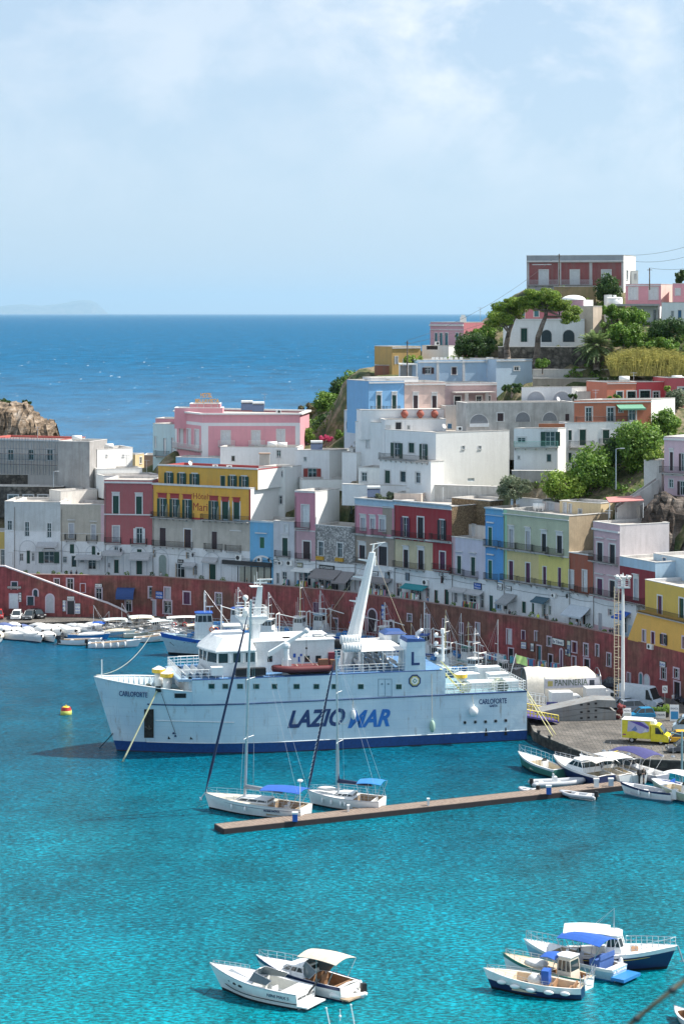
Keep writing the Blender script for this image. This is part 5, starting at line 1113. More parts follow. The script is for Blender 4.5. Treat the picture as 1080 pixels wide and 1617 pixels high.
def shell(mb,zs,x0,x1,mi,n=34,ztop=None):
 """hull plating between levels, both sides"""
 for sg in(1,-1):
  rings=[]
  for i in range(n+1):
   ring=[]
   for z in zs:
    zz=z
    tt=i/n;xx0=x0;xx1=x1 if x1 is not None else FL+rake(z)
    x=xx0+(xx1-xx0)*tt
    if ztop:zz=zs[0]+(z-zs[0])/(zs[-1]-zs[0])*(ztop(x)-zs[0]);
    if ztop and x1 is None:x=xx0+(FL+rake(zz)-xx0)*tt
    ring.append((x,sg*max(.02,hw(x,zz)),zz))
   rings.append(ring)
  mb.smooth=True;b=len(mb.v)
  for r in rings:mb.v+=r
  m_=len(zs)
  for j in range(n):
   for i in range(m_-1):
    q=(b+j*m_+i,b+(j+1)*m_+i,b+(j+1)*m_+i+1,b+j*m_+i+1);mb.f.append(q if sg<0 else q[::-1]);mb.m.append(mi[i]);mb.sm.append(True)
  mb.smooth=False
mb=MB();shell(mb,[-1.2,.12,1.3,2.8,4.6,6.3],0,None,[2,1,0,0,0])
st=[(0,hw(0,z)*s_,z)for s_ in(1,-1)for z in((-1.2,.3,6.3)if s_==1 else(6.3,.3,-1.2))];mb.add(st,[tuple(range(6))],0)
mb.build('hull',[m_hull,m_hblue,m_boot],ferry)
mb=MB();shell(mb,[6.3,8.0,9.5],xA,xM,[0,0],16)
for x,zz in((xA,9.5),(xM,9.5)):w_=hw(x,8);mb.quad((x,-w_,6.3),(x,w_,6.3),(x,w_,zz),(x,-w_,zz),0)
mb.build('upper_side',[m_hull],ferry)
fb_top=lambda x:8.0+1.4*((x-xM)/(FL+2.9-xM))**1.1
mb=MB();shell(mb,[6.3,7.4,8.2],xM,None,[0,0],16,ztop=fb_top);mb.build('bow_bulwark',[m_hull],ferry)
mb=MB()
for sg in(1,-1):
 pts=[]
 for i in range(17):
  x=xM+(FL+2.85-xM)*i/16;z=fb_top(x);pts.append(V((x,sg*max(.02,hw(x,z)),z)))
 mb.tube(pts,.09,5)
 for i in range(1,15):p=pts[i];y2=max(.1,hw(p.x,7.25)-.08)*sg;mb.plate([p-V((0,sg*.06,0)),V((p.x,y2-sg*.45,7.2)),V((p.x,y2,7.2))],(.06,0,0))
mb.build('bulwark_rail',m_white,ferry)
def deckpoly(x0,x1,z,inset=.0,n=16):
 xs=[x0+(x1-x0)*i/n for i in range(n+1)];return[(x,hw(x,z)-inset,z)for x in xs]+[(x,-(hw(x,z)-inset),z)for x in reversed(xs)]
mb=MB();mb.add(deckpoly(0,xA+.1,6.28,.01),[tuple(range(34))]);mb.add(deckpoly(xM,FL+1.8,7.2,.02),[tuple(range(34))]);mb.build('deck',m_deck,ferry)
mb=MB();mb.add(deckpoly(xA,xM,9.5,.0),[tuple(range(34))]);mb.build('boat_deck',M((.10,.22,.40),.6),ferry)
mb=MB()
for sg in(1,-1):
 mb.tube([V((x,sg*(hw(x,6.3)+.03),6.3))for x in[i*(FX(236,1101,5)[0])/30 for i in range(31)]],.1,5)
mb.build('rubbing_strake',m_stripe,ferry)
mb=MB();a,b=HP(246,1138),HP(370,1141);mb.tube([HP(246+k*12.4,1138+k*.3)+V((0,.03,0))for k in range(11)],.07,5);mb.tube([V((x,hw(x,1.32)+.03,1.32))for x in[i*FL/30 for i in range(29)]],.05,4,mi=0);mb.build('bead',m_sup,ferry)
mb=MB();mb.tube([V((x,hw(x,9.5)+.02,9.52))for x in[xA2+(xM-xA2)*i/20 for i in range(21)]],.06,4);mb.tube([V((x,hw(x,6.3)+.02,6.33))for x in(0,xA/2,xA)],.1,4);mb.build('deck_edge',m_hblue,ferry)
def hquad(x0,y0,x1,y1,off):
 ps=[HP(x0,y1),HP(x1,y1),HP(x1,y0),HP(x0,y0)];return[p+V((0,off,0))for p in ps]
for x0,x1 in((329,339.5),(351,361),(374,384.5),(399.5,410),(428.5,438.5),(463,473.5),(494.5,504.5),(523,533.5),(564.5,574.5),(624.5,634.5)):
 dy=(x0-330)/300*.6;mb=MB();mb.plate(hquad(x0,1079.2+dy,x1,1088+dy,.01),(0,.05,0));w_=mb.build('window',M((.40,.5,.52),.5),ferry)
 mb=MB();mb.plate(hquad(x0+.9,1080+dy,x1-.9,1087.2+dy,.06),(0,.02,0));mb.build('pane',M((.01,.05,.045),.15),w_)
mb=MB();mb.plate(hquad(228,1120,243,1165,.02),(0,.04,0));mb.build('anchor_pocket',M((.035,.03,.025),.9,0,.5),ferry)
mb=MB();c=HP(236,1150)+V((0,.1,0));mb.rod(c,c+V((0,0,1.6)),.12);mb.rod(c+V((-.55,.05,.25)),c+V((.0,.05,-.15)),.12,.06);mb.rod(c+V((.55,.05,.25)),c+V((.0,.05,-.15)),.12,.06);mb.rod(c+V((-.3,0,1.5)),c+V((.3,0,1.5)),.07);mb.build('anchor',M((.08,.07,.06),.8),ferry)
for r_ in((246,1083.5,254.5,1093),(276,1095,294,1102)):mb=MB();mb.plate(hquad(*r_,.02),(0,.04,0));mb.build('mooring_port',m_black,ferry)
for k,(x,y)in enumerate(((733.5,1141),(750,1140),(766,1139.6),(782,1138.6),(798,1137.6))):
 p=HP(x,y);mb=MB();mb.rod(p,p+V((0,.06,0)),.26,n=12);w_=mb.build('porthole',m_steel,ferry);mb=MB();mb.rod(p+V((0,.06,0)),p+V((0,.08,0)),.17,n=12);mb.build('pane',m_black,w_)
for x,y in((268,1167),(303,1167.5),(767,1162),(798,1161)):
 p=HP(x,y);mb=MB();mb.plate([p+V((-.22,.02,0)),p+V((.22,.02,0)),p+V((.05,.02,1.0)),p+V((-.05,.02,1.0))],(0,.03,0));mb.build('draught_mark',m_black,ferry)
p=HP(277,1159)+V((0,.03,0));mb=MB()
for k in range(3):
 a=k*2.094;mb.plate([p,p+V((.4*math.cos(a),0,.4*math.sin(a))),p+V((.4*math.cos(a+.9),0,.4*math.sin(a+.9)))],(0,.02,0))
mb.build('thruster_mark',m_navy,ferry)
mb=MB()
for(x0,y0,x1,y1)in((597,1072,597.6,1099),(607.5,1072,608.1,1099),(618,1072,618.6,1099)):mb.plate(hquad(x0,y0,x1,y1,.01),(0,.03,0))
for y in(1072,1099):mb.plate(hquad(597,y,618.5,y+.5,.01),(0,.03,0))
for x in(603,613):q_=HP(x,1080);mb.rod(q_,q_+V((0,.05,0)),.13,n=10)
mb.build('side_door',M((.16,.26,.33),.6),ferry)
def ftext2(body,x0,y0,x1,y1,mat,bold=0.,shear=0.,name='lettering',off=.03):
 a,b,c=HP(x0,y1),HP(x1,y1),HP(x0,y0);m_=HP((x0+x1)/2,(y0+y1)/2);off+=max(0,m_.y-(a.y+b.y)/2)+max(0,c.y-a.y)*.5;o=FM@(a+V((0,off,0)));e=FM@(b+V((0,off,0)))
 return text(name,body,(c.z-a.z)*1.40,o,(e-o).xy.to_3d(),(0,0,1),mat,ferry,.015,shear,bold,width=(e-o).length)
m_let=M((.02,.05,.16),.5);m_letb=M((.02,.16,.50),.5)
ftext2('CARLOFORTE',188,1090.5,232.5,1098,m_let,.012);ftext2('CARLOFORTE',756,1104,799.5,1112,m_let,.012);ftext2('GAETA',772.5,1112.8,785,1116.3,m_let,.01)
ftext2('LAZIO',454,1122.5,545,1148.5,m_let,.105,.36);ftext2('MAR',549,1122.5,616,1148.5,m_letb,.105,.36)
p=HP(540,1137)+V((0,.06,0));mb=MB()
for k in range(10):
 a0,a1=2.2+k*.42,2.2+(k+1)*.42;r0,r1=.12+.07*k,.12+.07*(k+1)
 mb.plate([p+V((-math.cos(a0)*r0,0,math.sin(a0)*r0*.8)),p+V((-math.cos(a1)*r1,0,math.sin(a1)*r1*.8)),p+V((-math.cos(a1)*(r1+.14),0,math.sin(a1)*(r1+.14)*.8)),p+V((-math.cos(a0)*(r0+.14),0,math.sin(a0)*(r0+.14)*.8))],(0,.015,0))
mb.build('swirl_emblem',m_sup,ferry)
def FB_(x0,x1,y0,y1,z0,z1,name,mat,mb=None,parent=None):
 mb=MB();mb.bb(x0,x1,y0,y1,z0,z1);return mb.build(name,mat,parent or ferry)
yf=BW_+.01;xl,_=FX(639,1064,yf);xr_,_=FX(672,1064,yf);xlt,zt1=FX(642.5,1014,yf);xrt,_=FX(671,1014,yf)
mb=MB();mb.loft([[(xl,yf,9.45),(xr_,yf,9.45),(xr_,2.6,9.45),(xl,2.6,9.45)],[(xlt,yf,zt1),(xrt,yf,zt1),(xrt,3.0,zt1),(xlt,3.0,zt1)]]);fun=mb.build('funnel',m_hull,ferry)
mb=MB();mb.loft([[(xlt+.1,yf+.05,zt1),(xrt-.1,yf+.05,zt1),(xrt-.1,2.9,zt1),(xlt+.1,2.9,zt1)],[(xlt-.05,yf,zt1+.45),(xrt+.1,yf,zt1+.3),(xrt+.1,3.0,zt1+.3),(xlt-.05,3.0,zt1+.45)]]);mb.build('funnel_top',m_hblue,fun)
mb=MB();c=V(((xlt+xrt)/2-.6,4.6,zt1+.3));mb.tube([c,c+V((0,0,.5)),c+V((-.7,0,1.0))],.28,8);mb.build('exhaust',m_steel,fun)
a=FM@V((FX(649.5,1050,yf)[0],yf+.02,FX(649.5,1050,yf)[1]));zz=FX(649.5,1029,yf)[1]
text('lettering','L',(zz-a.z)*1.4,a,(FM.to_3x3()@V((-1,0,0))),(0,0,1),m_let,ferry,.02,0,.04,width=1.08)
x,z=FX(654.5,1075,yf);c=V((x,yf+.01,z));mb=MB();oc=[c+V((.85*math.cos(a),0,.85*math.sin(a)))for a in[math.pi/8+k*math.pi/4 for k in range(8)]];mb.plate(oc,(0,.02,0));em=mb.build('octagon_emblem',m_let,ferry)
for nm,mt,r0 in(('emblem_ring',M((.5,.46,.15),.6),.66),('emblem_field',m_white,.5),('emblem_core',M((.10,.30,.25),.6),.32),('emblem_star',m_white,.16)):
 mb=MB();kk=4 if nm in('emblem_core','emblem_star')else 8;mb.plate([c+V((r0*math.cos(a),.02+(.9-r0)*.05,r0*math.sin(a)))for a in[(math.pi/8 if kk==8 else 0)+k*2*math.pi/kk for k in range(kk)]],(0,.012,0));mb.build(nm,mt,em)
def boxpx(px0,px1,pyt,y0,y1,name,mat,z0=9.5,pyb=None):
 x0,zt=FX(px0,pyt,y1);x1,_=FX(px1,pyt,y1)
 if pyb:_,z0=FX(px0,pyb,y1)
 return FB_(min(x0,x1),max(x0,x1),y0,y1,z0,zt,name,mat),zt
dh,zd=boxpx(404,528,1015,-4.8,2.6,'deckhouse',m_sup)
FB_(FX(528,1018,2.6)[0]-.1,FX(402,1018,2.6)[0]+.1,-4.9,2.75,zd,zd+.15,'deckhouse_roof',M((.66,.68,.68),.6))
def dpanel(x0,y0,x1,y1,ypl,name,mat,t=.05,par=None):
 xa,za=FX(x0,y0,ypl);xb,zb=FX(x1,y1,ypl);mb=MB();mb.bb(min(xa,xb),max(xa,xb),ypl+.003,ypl+t,zb,za);return mb.build(name,mat,par or ferry)
for r_ in((422.6,1036,430,1045),(481,1035.5,489,1045),(498.5,1035.5,507,1045)):dpanel(*r_,2.6,'window',m_glass)
for r_ in((463,1032,467,1038),(474,1032.5,477,1036),(471,1037,473.5,1045)):dpanel(*r_,2.6,'safety_sign',m_blue)
dpanel(518,1030,528,1058,2.6,'red_locker',M((.22,.03,.05),.6),.3)
x,z=FX(451,1037,2.6);mb=MB();mb.rod((x,2.6,z),(x,2.66,z),.2,n=12);mb.build('porthole',m_black,ferry)
for x0,x1,y0,y1 in((497.5,511.5,1004,1017),(516.5,530,1004,1017)):
 o,_=boxpx(x0,x1,y0,-.6,1.0,'roof_fan_unit',M((.45,.46,.45),.6),z0=zd+.15);xc,zc=FX((x0+x1)/2,(y0+y1)/2,1.0);mb=MB();mb.rod((xc,1.0,zc),(xc,1.04,zc),.38,n=12);mb.build('fan',m_dark,o)
for x0,x1 in((448,460),(464,477)):boxpx(x0,x1,1010,-.5,.9,'roof_vent_box',m_sup,z0=zd+.15)
x0,_=FX(404,1040,4.6);x1,_=FX(344,1040,4.6);xf=x1+1.2;zw0=9.5;_,zs1=FX(380,1046,4.6);_,zw=FX(380,1028,4.6)
def whring(z,g=0.):return[(x0,4.6+g,z),(x1+g,4.6+g,z),(xf+g+(z-zw0)*-.1,2.6,z),(xf+.3+g,0,z),(xf+g+(z-zw0)*-.1,-2.6,z),(x1+g,-4.6-g,z),(x0,-4.6-g,z)]
mb=MB();mb.loft([whring(zw0),whring(zs1)]);mb.loft([whring(zw-.25),whring(zw)]);wh=mb.build('wheelhouse',m_sup,ferry)
mb=MB();mb.loft([whring(zs1,-.06),whring(zw-.25,-.06)]);mb.build('window_band',m_glass,wh)
mb=MB();rg0,rg1=whring(zs1),whring(zw-.25)
for a,b in zip(rg0,rg1):mb=MB();mb.rod(a,b,.12,n=4);mb.build('window_post',m_sup,wh)
for i in(0,2,3):
 for t_ in(.33,.66)if i==0 else(.5,):
  a=V(rg0[i]).lerp(V(rg0[i+1]),t_);b=V(rg1[i]).lerp(V(rg1[i+1]),t_);mb=MB();mb.rod(a,b,.1 if i else .35,n=4);mb.build('window_post',m_sup,wh)
mb=MB();mb.loft([whring(zw,.35),whring(zw+.14,.3),[(x*1+(x0+1.5-x)*.3,y*.7,zw+1.55)for x,y,z in whring(zw)]]);mb.build('wheelhouse_roof',M((.70,.72,.72),.5),wh)
dpanel(371,1055,418,1064,5.0,'dark_recess_panel',m_black,.9)  # solid black panel stands in for the shaded recess below the wheelhouse
FB_(FX(418,1050,5)[0],FX(371,1050,5)[0],3.0,5.0,9.5,10.25,'side_platform',m_sup)
dpanel(332,1052,350,1064,4.8,'bridge_wing',m_sup,1.2)
xb,_=FX(400,1000,0);_,zb_=FX(400,1008,0);xt,zt=FX(411,925,0);mb=MB();mb.loft([[(xb-.65,-.5,zd-2),(xb+.65,-.5,zd-2),(xb+.65,.5,zd-2),(xb-.65,.5,zd-2)],[(xt-.28,-.25,zt),(xt+.28,-.25,zt),(xt+.28,.25,zt),(xt-.28,.25,zt)]]);mast=mb.build('radar_mast',m_sup,ferry)
xp,zp=FX(398,972,0);mb=MB();mb.bb(xp-1.8,xp+1.9,-1.2,1.2,zp-.35,zp);mb.loft([[(xp-1.2,-.8,zp-1),(xp+1.2,-.8,zp-1),(xp+1.2,.8,zp-1),(xp-1.2,.8,zp-1)],[(xp-1.8,-1.2,zp-.35),(xp+1.8,-1.2,zp-.35),(xp+1.8,1.2,zp-.35),(xp-1.8,1.2,zp-.35)]]);mb.build('mast_platform',m_sup,mast)
mb=MB();c4=[V((xp-1.8,1.2,zp)),V((xp+1.9,1.2,zp)),V((xp+1.9,-1.2,zp)),V((xp-1.8,-1.2,zp)),V((xp-1.8,1.2,zp))];mb.rail(c4,1.15,.035,.6,3);mb.build('railing',m_white,mast)
mb=MB();mb.smooth=True;q=V((xp+1.0,.8,zp));mb.rod(q,q+V((0,0,1.2)),.5,.3,10);mb.rod(q+V((0,0,1.2)),q+V((0,0,2.2)),.12,n=8);mb.ball(q+V((0,0,2.4)),.38,10,6);mb.build('radar_dome',m_white,mast)
mb=MB();mb.bb(xt-.9,xt+.8,-.1,.1,zt+.3,zt+.5);mb.rod((xt,0,zt),(xt,0,zt+.9),.1);mb.bb(xt-1.6,xt+.4,-.12,.12,zt+.7,zt+.86);mb.bb(xt-.2,xt+1.3,-.7,.7,zt-.1,zt);mb.rod((xt+.4,0,zt),(xt+.4,0,zt+1.8),.04);mb.rod((xt+.8,.3,zt),(xt+.8,.3,zt+1.4),.03);mb.build('radar',m_white,mast)
mb=MB()
for k_ in(0.35,.62):c=V((xb,0,zd)).lerp(V((xt,0,zt)),k_+.1);mb.rod(c+V((.9,0,0)),c,.06,n=4);mb.ball(c+V((.95,0,.1)),.16,6,5)
mb.build('navigation_light',m_white,mast)
xb,zb_=FX(557,1012,0);xt,zt=FX(588,872,0);mb=MB();mb.smooth=False
def ring6(x,z,a,b):return[(x+a*math.cos(t),b*math.sin(t),z)for t in[k*math.pi/4+math.pi/8 for k in range(8)]]
mb.loft([ring6(xb+1.0,9.5,1.05,.9),ring6(xb,zb_,.98,.8),ring6(xt,zt,.42,.4)]);mast2=mb.build('signal_mast',m_sup,ferry)
mb=MB();c=V((xt,0,zt));mb.rod(c,c+V((-.2,0,1.1)),.12);mb.rod(c+V((.3,0,1.0)),c+V((-1.7,0,1.25)),.06);mb.rod(c+V((0,0,.2)),c+V((-1.4,0,1.2)),.05);mb.rod(c+V((-.3,0,-1.8)),c+V((-.35,0,-.5)),.14);mb.build('mast_head',m_white,mast2)
for px,py in((566,884),(557,911),(552,949)):
 e=V((FX(px,py,0)[0],0,FX(px,py,0)[1]));t_=(e.z-zb_)/(zt-zb_);k=V((xb+(xt-xb)*t_,0,e.z-.3));mb=MB();mb.loft([[e+V((0,-.15,0)),e+V((0,.15,0)),e+V((0,.15,.12)),e+V((0,-.15,.12))],[k+V((0,-.3,-.1)),k+V((0,.3,-.1)),k+V((0,.3,.25)),k+V((0,-.3,.25))]]);mb.build('mast_spur',m_sup,mast2)
mb=MB();a=V((FX(592,880,0)[0],0,FX(592,880,0)[1]));mb.rod(a,V((FX(640,1000,0)[0],0,FX(640,1000,0)[1])),.025,n=4);mb.rod(V((xt,0,zt)),V((FX(500,1000,0)[0],0,FX(500,1000,0)[1])),.02,n=4);mb.build('stay',m_rope,mast2)
for k,(px,py)in enumerate(((553,1010),(556,1022))):
 x,z=FX(px,py,3.6+k*.7);c=V((x,3.6+k*.7,z));mb=MB();mb.smooth=True;mb.rod(c-V((1.25,0,0)),c+V((1.25,0,0)),.58,n=14)
 for j in range(7):xx=-1.1+j*.37;mb.rod(c+V((xx-.05,0,0)),c+V((xx+.05,0,0)),.62,n=14)
 mb.build('life_raft_canister',m_sup,ferry)
mb=MB();
for px in(541,569):x,z=FX(px,1030,4.2);mb.bb(x-.08,x+.08,3.4,4.8,9.5,z+.2);mb.bb(x-.08,x+.08,4.6,4.8,9.5,z)
mb.build('raft_cradle',m_white,ferry)
xa,za=FX(571,1030,5.3);xb2,_=FX(639,1030,5.3);zc=za;mb=MB();n=8
for i in range(n):
 y0,y1=5.3-11*i/n,5.3-11*(i+1)/n;zz=lambda y:zc+.25*math.cos(y/5.5*1.5)
 mb.plate([(xa,y0,zz(y0)),(xb2,y0,zz(y0)),(xb2,y1,zz(y1)),(xa,y1,zz(y1))],(0,0,.06))
mb.build('sun_awning',M((.78,.74,.70),.8),ferry)
mb=MB()
for x in(xa-.2,(xa+xb2)/2,xb2+.2):
 for y in(5.2,0,-5.2):mb.rod((x,y,9.5),(x,y,zc+.1),.06)
mb.build('awning_post',m_white,ferry)
for i in range(6):
 xx=xa+(xb2-xa)*(i+.5)/6
 for y0,y1 in((.6,4.6),(-4.8,-.6)):
  mb=MB();mb.bb(xx-.22,xx+.25,y0,y1,9.92,10.0);mb.plate([(xx+.25,y0,10.0),(xx+.25,y1,10.0),(xx+.42,y1,10.6),(xx+.42,y0,10.6)],(.05,0,0));mb.bb(xx-.1,xx+.1,y0+.2,y0+.3,9.5,9.92);mb.bb(xx-.1,xx+.1,y1-.3,y1-.2,9.5,9.92);mb.build('bench',M((.58,.60,.60),.5),ferry)
mb=MB();mb.rail([(xA2+3.6,6.05,9.5),(FX(535,1060,6)[0],6.05,9.5)],1.1,.03,1.0,3);mb.rail([(xA2+.2,-6.05,9.5),(xM-.2,-6.0,9.5)],1.1,.03,1.2,3);mb.build('deck_railing',m_white,ferry)
FB_(FX(640,1000,-2)[0],FX(607,1000,-2)[0],-4.6,-2,zc-.1,FX(607,1003,-2)[1],'roof_cabin',m_sup)
mb=MB();xq,zq=FX(607,1002,-2);xq2,_=FX(640,1003,-2);mb.loft([[(xq+.1,-4.8,zq),(xq2-.2,-4.8,zq),(xq2-.2,-1.85,zq),(xq+.1,-1.85,zq)],[(xq-.6,-4,zq+.55),(xq2+.3,-4,zq+.45),(xq2+.3,-2.2,zq+.3),(xq-.6,-2.2,zq+.35)]]);mb.build('cabin_roof',m_hblue,ferry);dpanel(618,1003.5,628,1014,-2,'shutter',M((.35,.36,.35),.6))
xc0,zc0=FX(523,1060,5.2);xc1,zc1=FX(432,1055,5.2);rb=thing('tmp2',None,None);
L_=xc1-xc0;mb=MB();mb.smooth=True
for sg in(1,-1):
 pts=[V((xc0+L_*t,5.0+sg*.95*(1 if t<.65 else max(.05,1-((t-.65)/.35)**2)),10.25+.35*max(0,t-.5)**1.5))for t in[i/14 for i in range(15)]]
 mb.tube(pts,.42,8)
mb.smooth=False;mb.build('rescue_boat_tube',M((.13,.022,.026),.6),ferry)
mb=MB();mb.loft([[(xc0+.2,4.2,9.8),(xc0+.2,5.0,9.55),(xc0+.2,5.8,9.8)],[(xc0+L_*.7,4.3,9.8),(xc0+L_*.7,5.0,9.55),(xc0+L_*.7,5.7,9.8)],[(xc1-.1,4.98,10.2),(xc1-.1,5,10.1),(xc1-.1,5.02,10.2)]]);mb.bb(xc0+.4,xc0+1.6,4.6,5.4,9.9,11.3);mb.bb(xc0-.5,xc0+.1,4.6,5.4,9.9,11.2);mb.build('rescue_boat_hull',M((.20,.09,.05),.6),ferry)
mb=MB()
for k in(.25,.6,.85):x=xc0+L_*k;mb.tube([(x,5.95-(k>.8)*.3,10.1),(x,5.9-(k>.8)*.3,10.6),(x,5.0,10.8),(x,4.1,10.6)],.04,4)
mb.rod((xc0+L_*.5,5,10.6),(xc0+L_*.47,5,12.0),.03);mb.rod((xc0+L_*.3,5,10.6),(xc0+L_*.47,5,12.0),.03);mb.build('rescue_boat_rope',M((.6,.55,.45),.7),ferry)
bpy.data.objects.remove(rb)
x,z=FX(452,1022,4.6);mb=MB();mb.rod((x,4.6,9.5),(x,4.6,z),.5,.4,10);mb.ball((x,4.6,z+.2),.55,10,6);mb.bb(x-.6,x+.5,4.2,5.0,10.4,11.4);cr=mb.build('crane',m_sup,ferry)
e=V((FX(484,996,4.6)[0],4.6,FX(484,996,4.6)[1]));s0=V((FX(424,1033,4.6)[0],4.6,FX(424,1033,4.6)[1]));mb=MB();mb.loft([[s0+V((0,-.3,-.3)),s0+V((0,.3,-.3)),s0+V((0,.3,.3)),s0+V((0,-.3,.3))],[e+V((0,-.2,-.2)),e+V((0,.2,-.2)),e+V((0,.2,.2)),e+V((0,-.2,.2))]]);mb.ball(e,.38,8,6);mb.build('crane_boom',m_sup,cr)
mb=MB();mb.rod(e,e+V((0,0,-3.2)),.03,n=4);mb.ball(e+V((0,0,-2.2)),.16,6,5);mb.build('hook_cable',m_dark,cr)
for i in range(5):
 px=292+i*11;x,_=FX(px,1055,3);mb=MB();mb.bb(x-.2,x+.22,.4,4.6,9.95,10.03);mb.plate([(x-.22,.4,10.0),(x-.22,4.6,10.0),(x-.4,4.6,10.65),(x-.4,.4,10.65)],(-.05,0,0));mb.bb(x-.1,x+.1,.6,.8,9.5,9.95);mb.bb(x-.1,x+.1,4.2,4.4,9.5,9.95);mb.build('bench',M((.66,.68,.68),.5),ferry)
mb=MB();xe,_=FX(282,1040,3);FBp=deckpoly(xM,xe+.4,9.5,.6,16);mb.add([(x,y,9.5)for x,y,z in FBp],[tuple(range(34))]);mb.add([(x,y,9.2)for x,y,z in FBp],[tuple(range(34))]);
for i in range(34):a,b=FBp[i],FBp[(i+1)%34];mb.quad((a[0],a[1],9.2),(b[0],b[1],9.2),(b[0],b[1],9.5),(a[0],a[1],9.5))
mb.build('forward_deck',M((.30,.42,.55),.6),ferry)
mb=MB();ww=hw(xe,9.5)-.6;mb.rail([(FX(350,1050,5)[0],hw(FX(350,1050,5)[0],9.5)-.4,9.5),(xe,ww,9.5),(xe,-ww,9.5),(xM-3,-5.4,9.5)],1.15,.04,.9,3);mb.build('railing',m_white,ferry)
FB_(xM-.2,xM+.3,-5.2,5.2,7.2,9.5,'front_bulkhead',m_sup)
def drum(px,py,y,r,h,cap,z0):
 x,z=FX(px,py,y);mb=MB();mb.smooth=True;mb.rod((x,y,z0),(x,y,z),r*.62,n=14);mb.smooth=False;o=mb.build('ventilator',m_white,ferry);mb=MB();mb.rod((x,y,z-.05),(x,y,z+h*.55),r,n=16);mb.build('ventilator_band',cap,o);mb=MB();mb.rod((x,y,z+h*.55),(x,y,z+h),r*.95,r*.2,16);mb.build('ventilator_cap',m_white,o)
m_vy=M((.75,.50,.05),.6);drum(251,1061,-.5,.85,.75,m_vy,7.2);drum(264,1068,1.2,.85,.75,m_vy,7.2);drum(266,1062,-2,.7,.6,M((.60,.20,.22),.6),7.2);drum(727,1069,2.2,.85,.75,m_vy,6.3)
rr=random.Random(4)
for k in range(6):
 x=xM+1.5+rr.uniform(0,7);y=rr.uniform(-2.5,2.5);mb=MB();mb.rod((x,y-.5,7.6),(x,y+.5,7.6),.35,n=10);mb.bb(x-.3,x+.3,y-.6,y+.6,7.2,7.45);mb.build('windlass',M((.10,.13,.12),.7),ferry)
mb=MB();a=V((FL+1.9,0,9.2));mb.rod(a,a+V((0,0,2.3)),.07);mb.build('jackstaff',m_white,ferry)
mb=MB();pts=[V((xA-.2,6.1,6.3)),V((.15,6.1,6.3)),V((.15,-6.1,6.3)),V((xA,-6.1,6.3))];mb.rail(pts,1.35,.045,.95,4);mb.rail([V((4,5.9,6.3)),V((4,2,6.3)),V((.5,2,6.3))],1.2,.04,1,3);mb.build('stern_railing',m_white,ferry)
for(px,py,y,dx,dy,dz)in((760,1085,1.5,3.4,2.0,.7),(785,1080,-1,2.6,2,1.2),(742,1082,-2.5,2.0,2,1.1),(806,1082,2.5,1.6,1.6,.9),(770,1074,-3.5,3,1.5,1.7)):
 x,_=FX(px,py,y);mb=MB();mb.bb(x-dx/2,x+dx/2,y-dy/2,y+dy/2,6.3,6.3+dz);mb.bb(x-dx/2-.06,x+dx/2+.06,y-dy/2-.06,y+dy/2+.06,6.3+dz,6.38+dz);mb.build('deck_locker',m_sup,ferry)
for k in range(5):
 x=1+rr.uniform(0,8);y=rr.uniform(1.5,5);mb=MB();mb.rod((x,y-.5,6.8),(x,y+.5,6.8),.4,n=12);mb.bb(x-.35,x+.35,y-.55,y+.55,6.3,6.6);mb.rod((x,y-.55,6.8),(x,y-.48,6.8),.55,n=12);mb.rod((x,y+.48,6.8),(x,y+.55,6.8),.55,n=12);mb.build('winch',M((.14,.17,.15),.6)if k%2 else M((.6,.62,.5),.6),ferry)
mb=MB();a=V((xA+.4,5.2,9.5));b=V((xA-2.6,5.2,6.3))
for o in(0,.8):mb.rod(a+V((0,o,0)),b+V((0,o,0)),.07);mb.rod(a+V((0,o,1)),b+V((0,o,1)),.04)
for k in range(11):p=a.lerp(b,k/11);mb.bb(p.x-.15,p.x+.15,5.2,6.0,p.z-.02,p.z+.02)
mb.build('stairway',M((.62,.60,.25),.6),ferry)
x,zt=FX(699,1000,-1);mb=MB();mb.rod((x,-1,9.4),(x,-1,zt),.22,.16,8);
for z in(zt-3,zt-1.6,zt-.5):mb.bb(x-.2,x+1.1,-1.15,-.85,z,z+.1);mb.ball((x+.9,-1,z+.35),.3,8,5)
mb.rod((x,-1,zt),(x,-1,zt+.6),.3,.3,8);mb.build('aft_mast',m_white,ferry)
x,z=FX(812,1068,0);mb=MB();mb.rod((.3,0,7),(-.6,0,10.2),.05);mb.build('flag_staff',m_white,ferry)
mb=MB();mb.smooth=True;vs=[]
for i in range(8):
 for j in range(5):vs.append((-.55-i*.22,.25*math.sin(i*.9+j*.4),10.1-j*.28-i*.07))
mb.add(vs,[(i*5+j,i*5+j+1,(i+1)*5+j+1,(i+1)*5+j)for i in range(7)for j in range(4)]);mb.build('ensign',M((.42,.60,.22),.8),ferry)
mb=MB();mb.plate([(0.05,-3.4,2.6),(0.05,3.4,2.6),(-5.4,3.4,1.42),(-5.4,-3.4,1.42)],(0,0,.22));rp_=mb.build('stern_ramp',M((.07,.05,.22),.6),ferry)
mb=MB()
for y in(3.3,-3.3):mb.rail([V((0,y,2.8)),V((-5.3,y,1.64))],.8,.07,.5,2)
mb.build('ramp_railing',M((.55,.45,.06),.6),rp_)
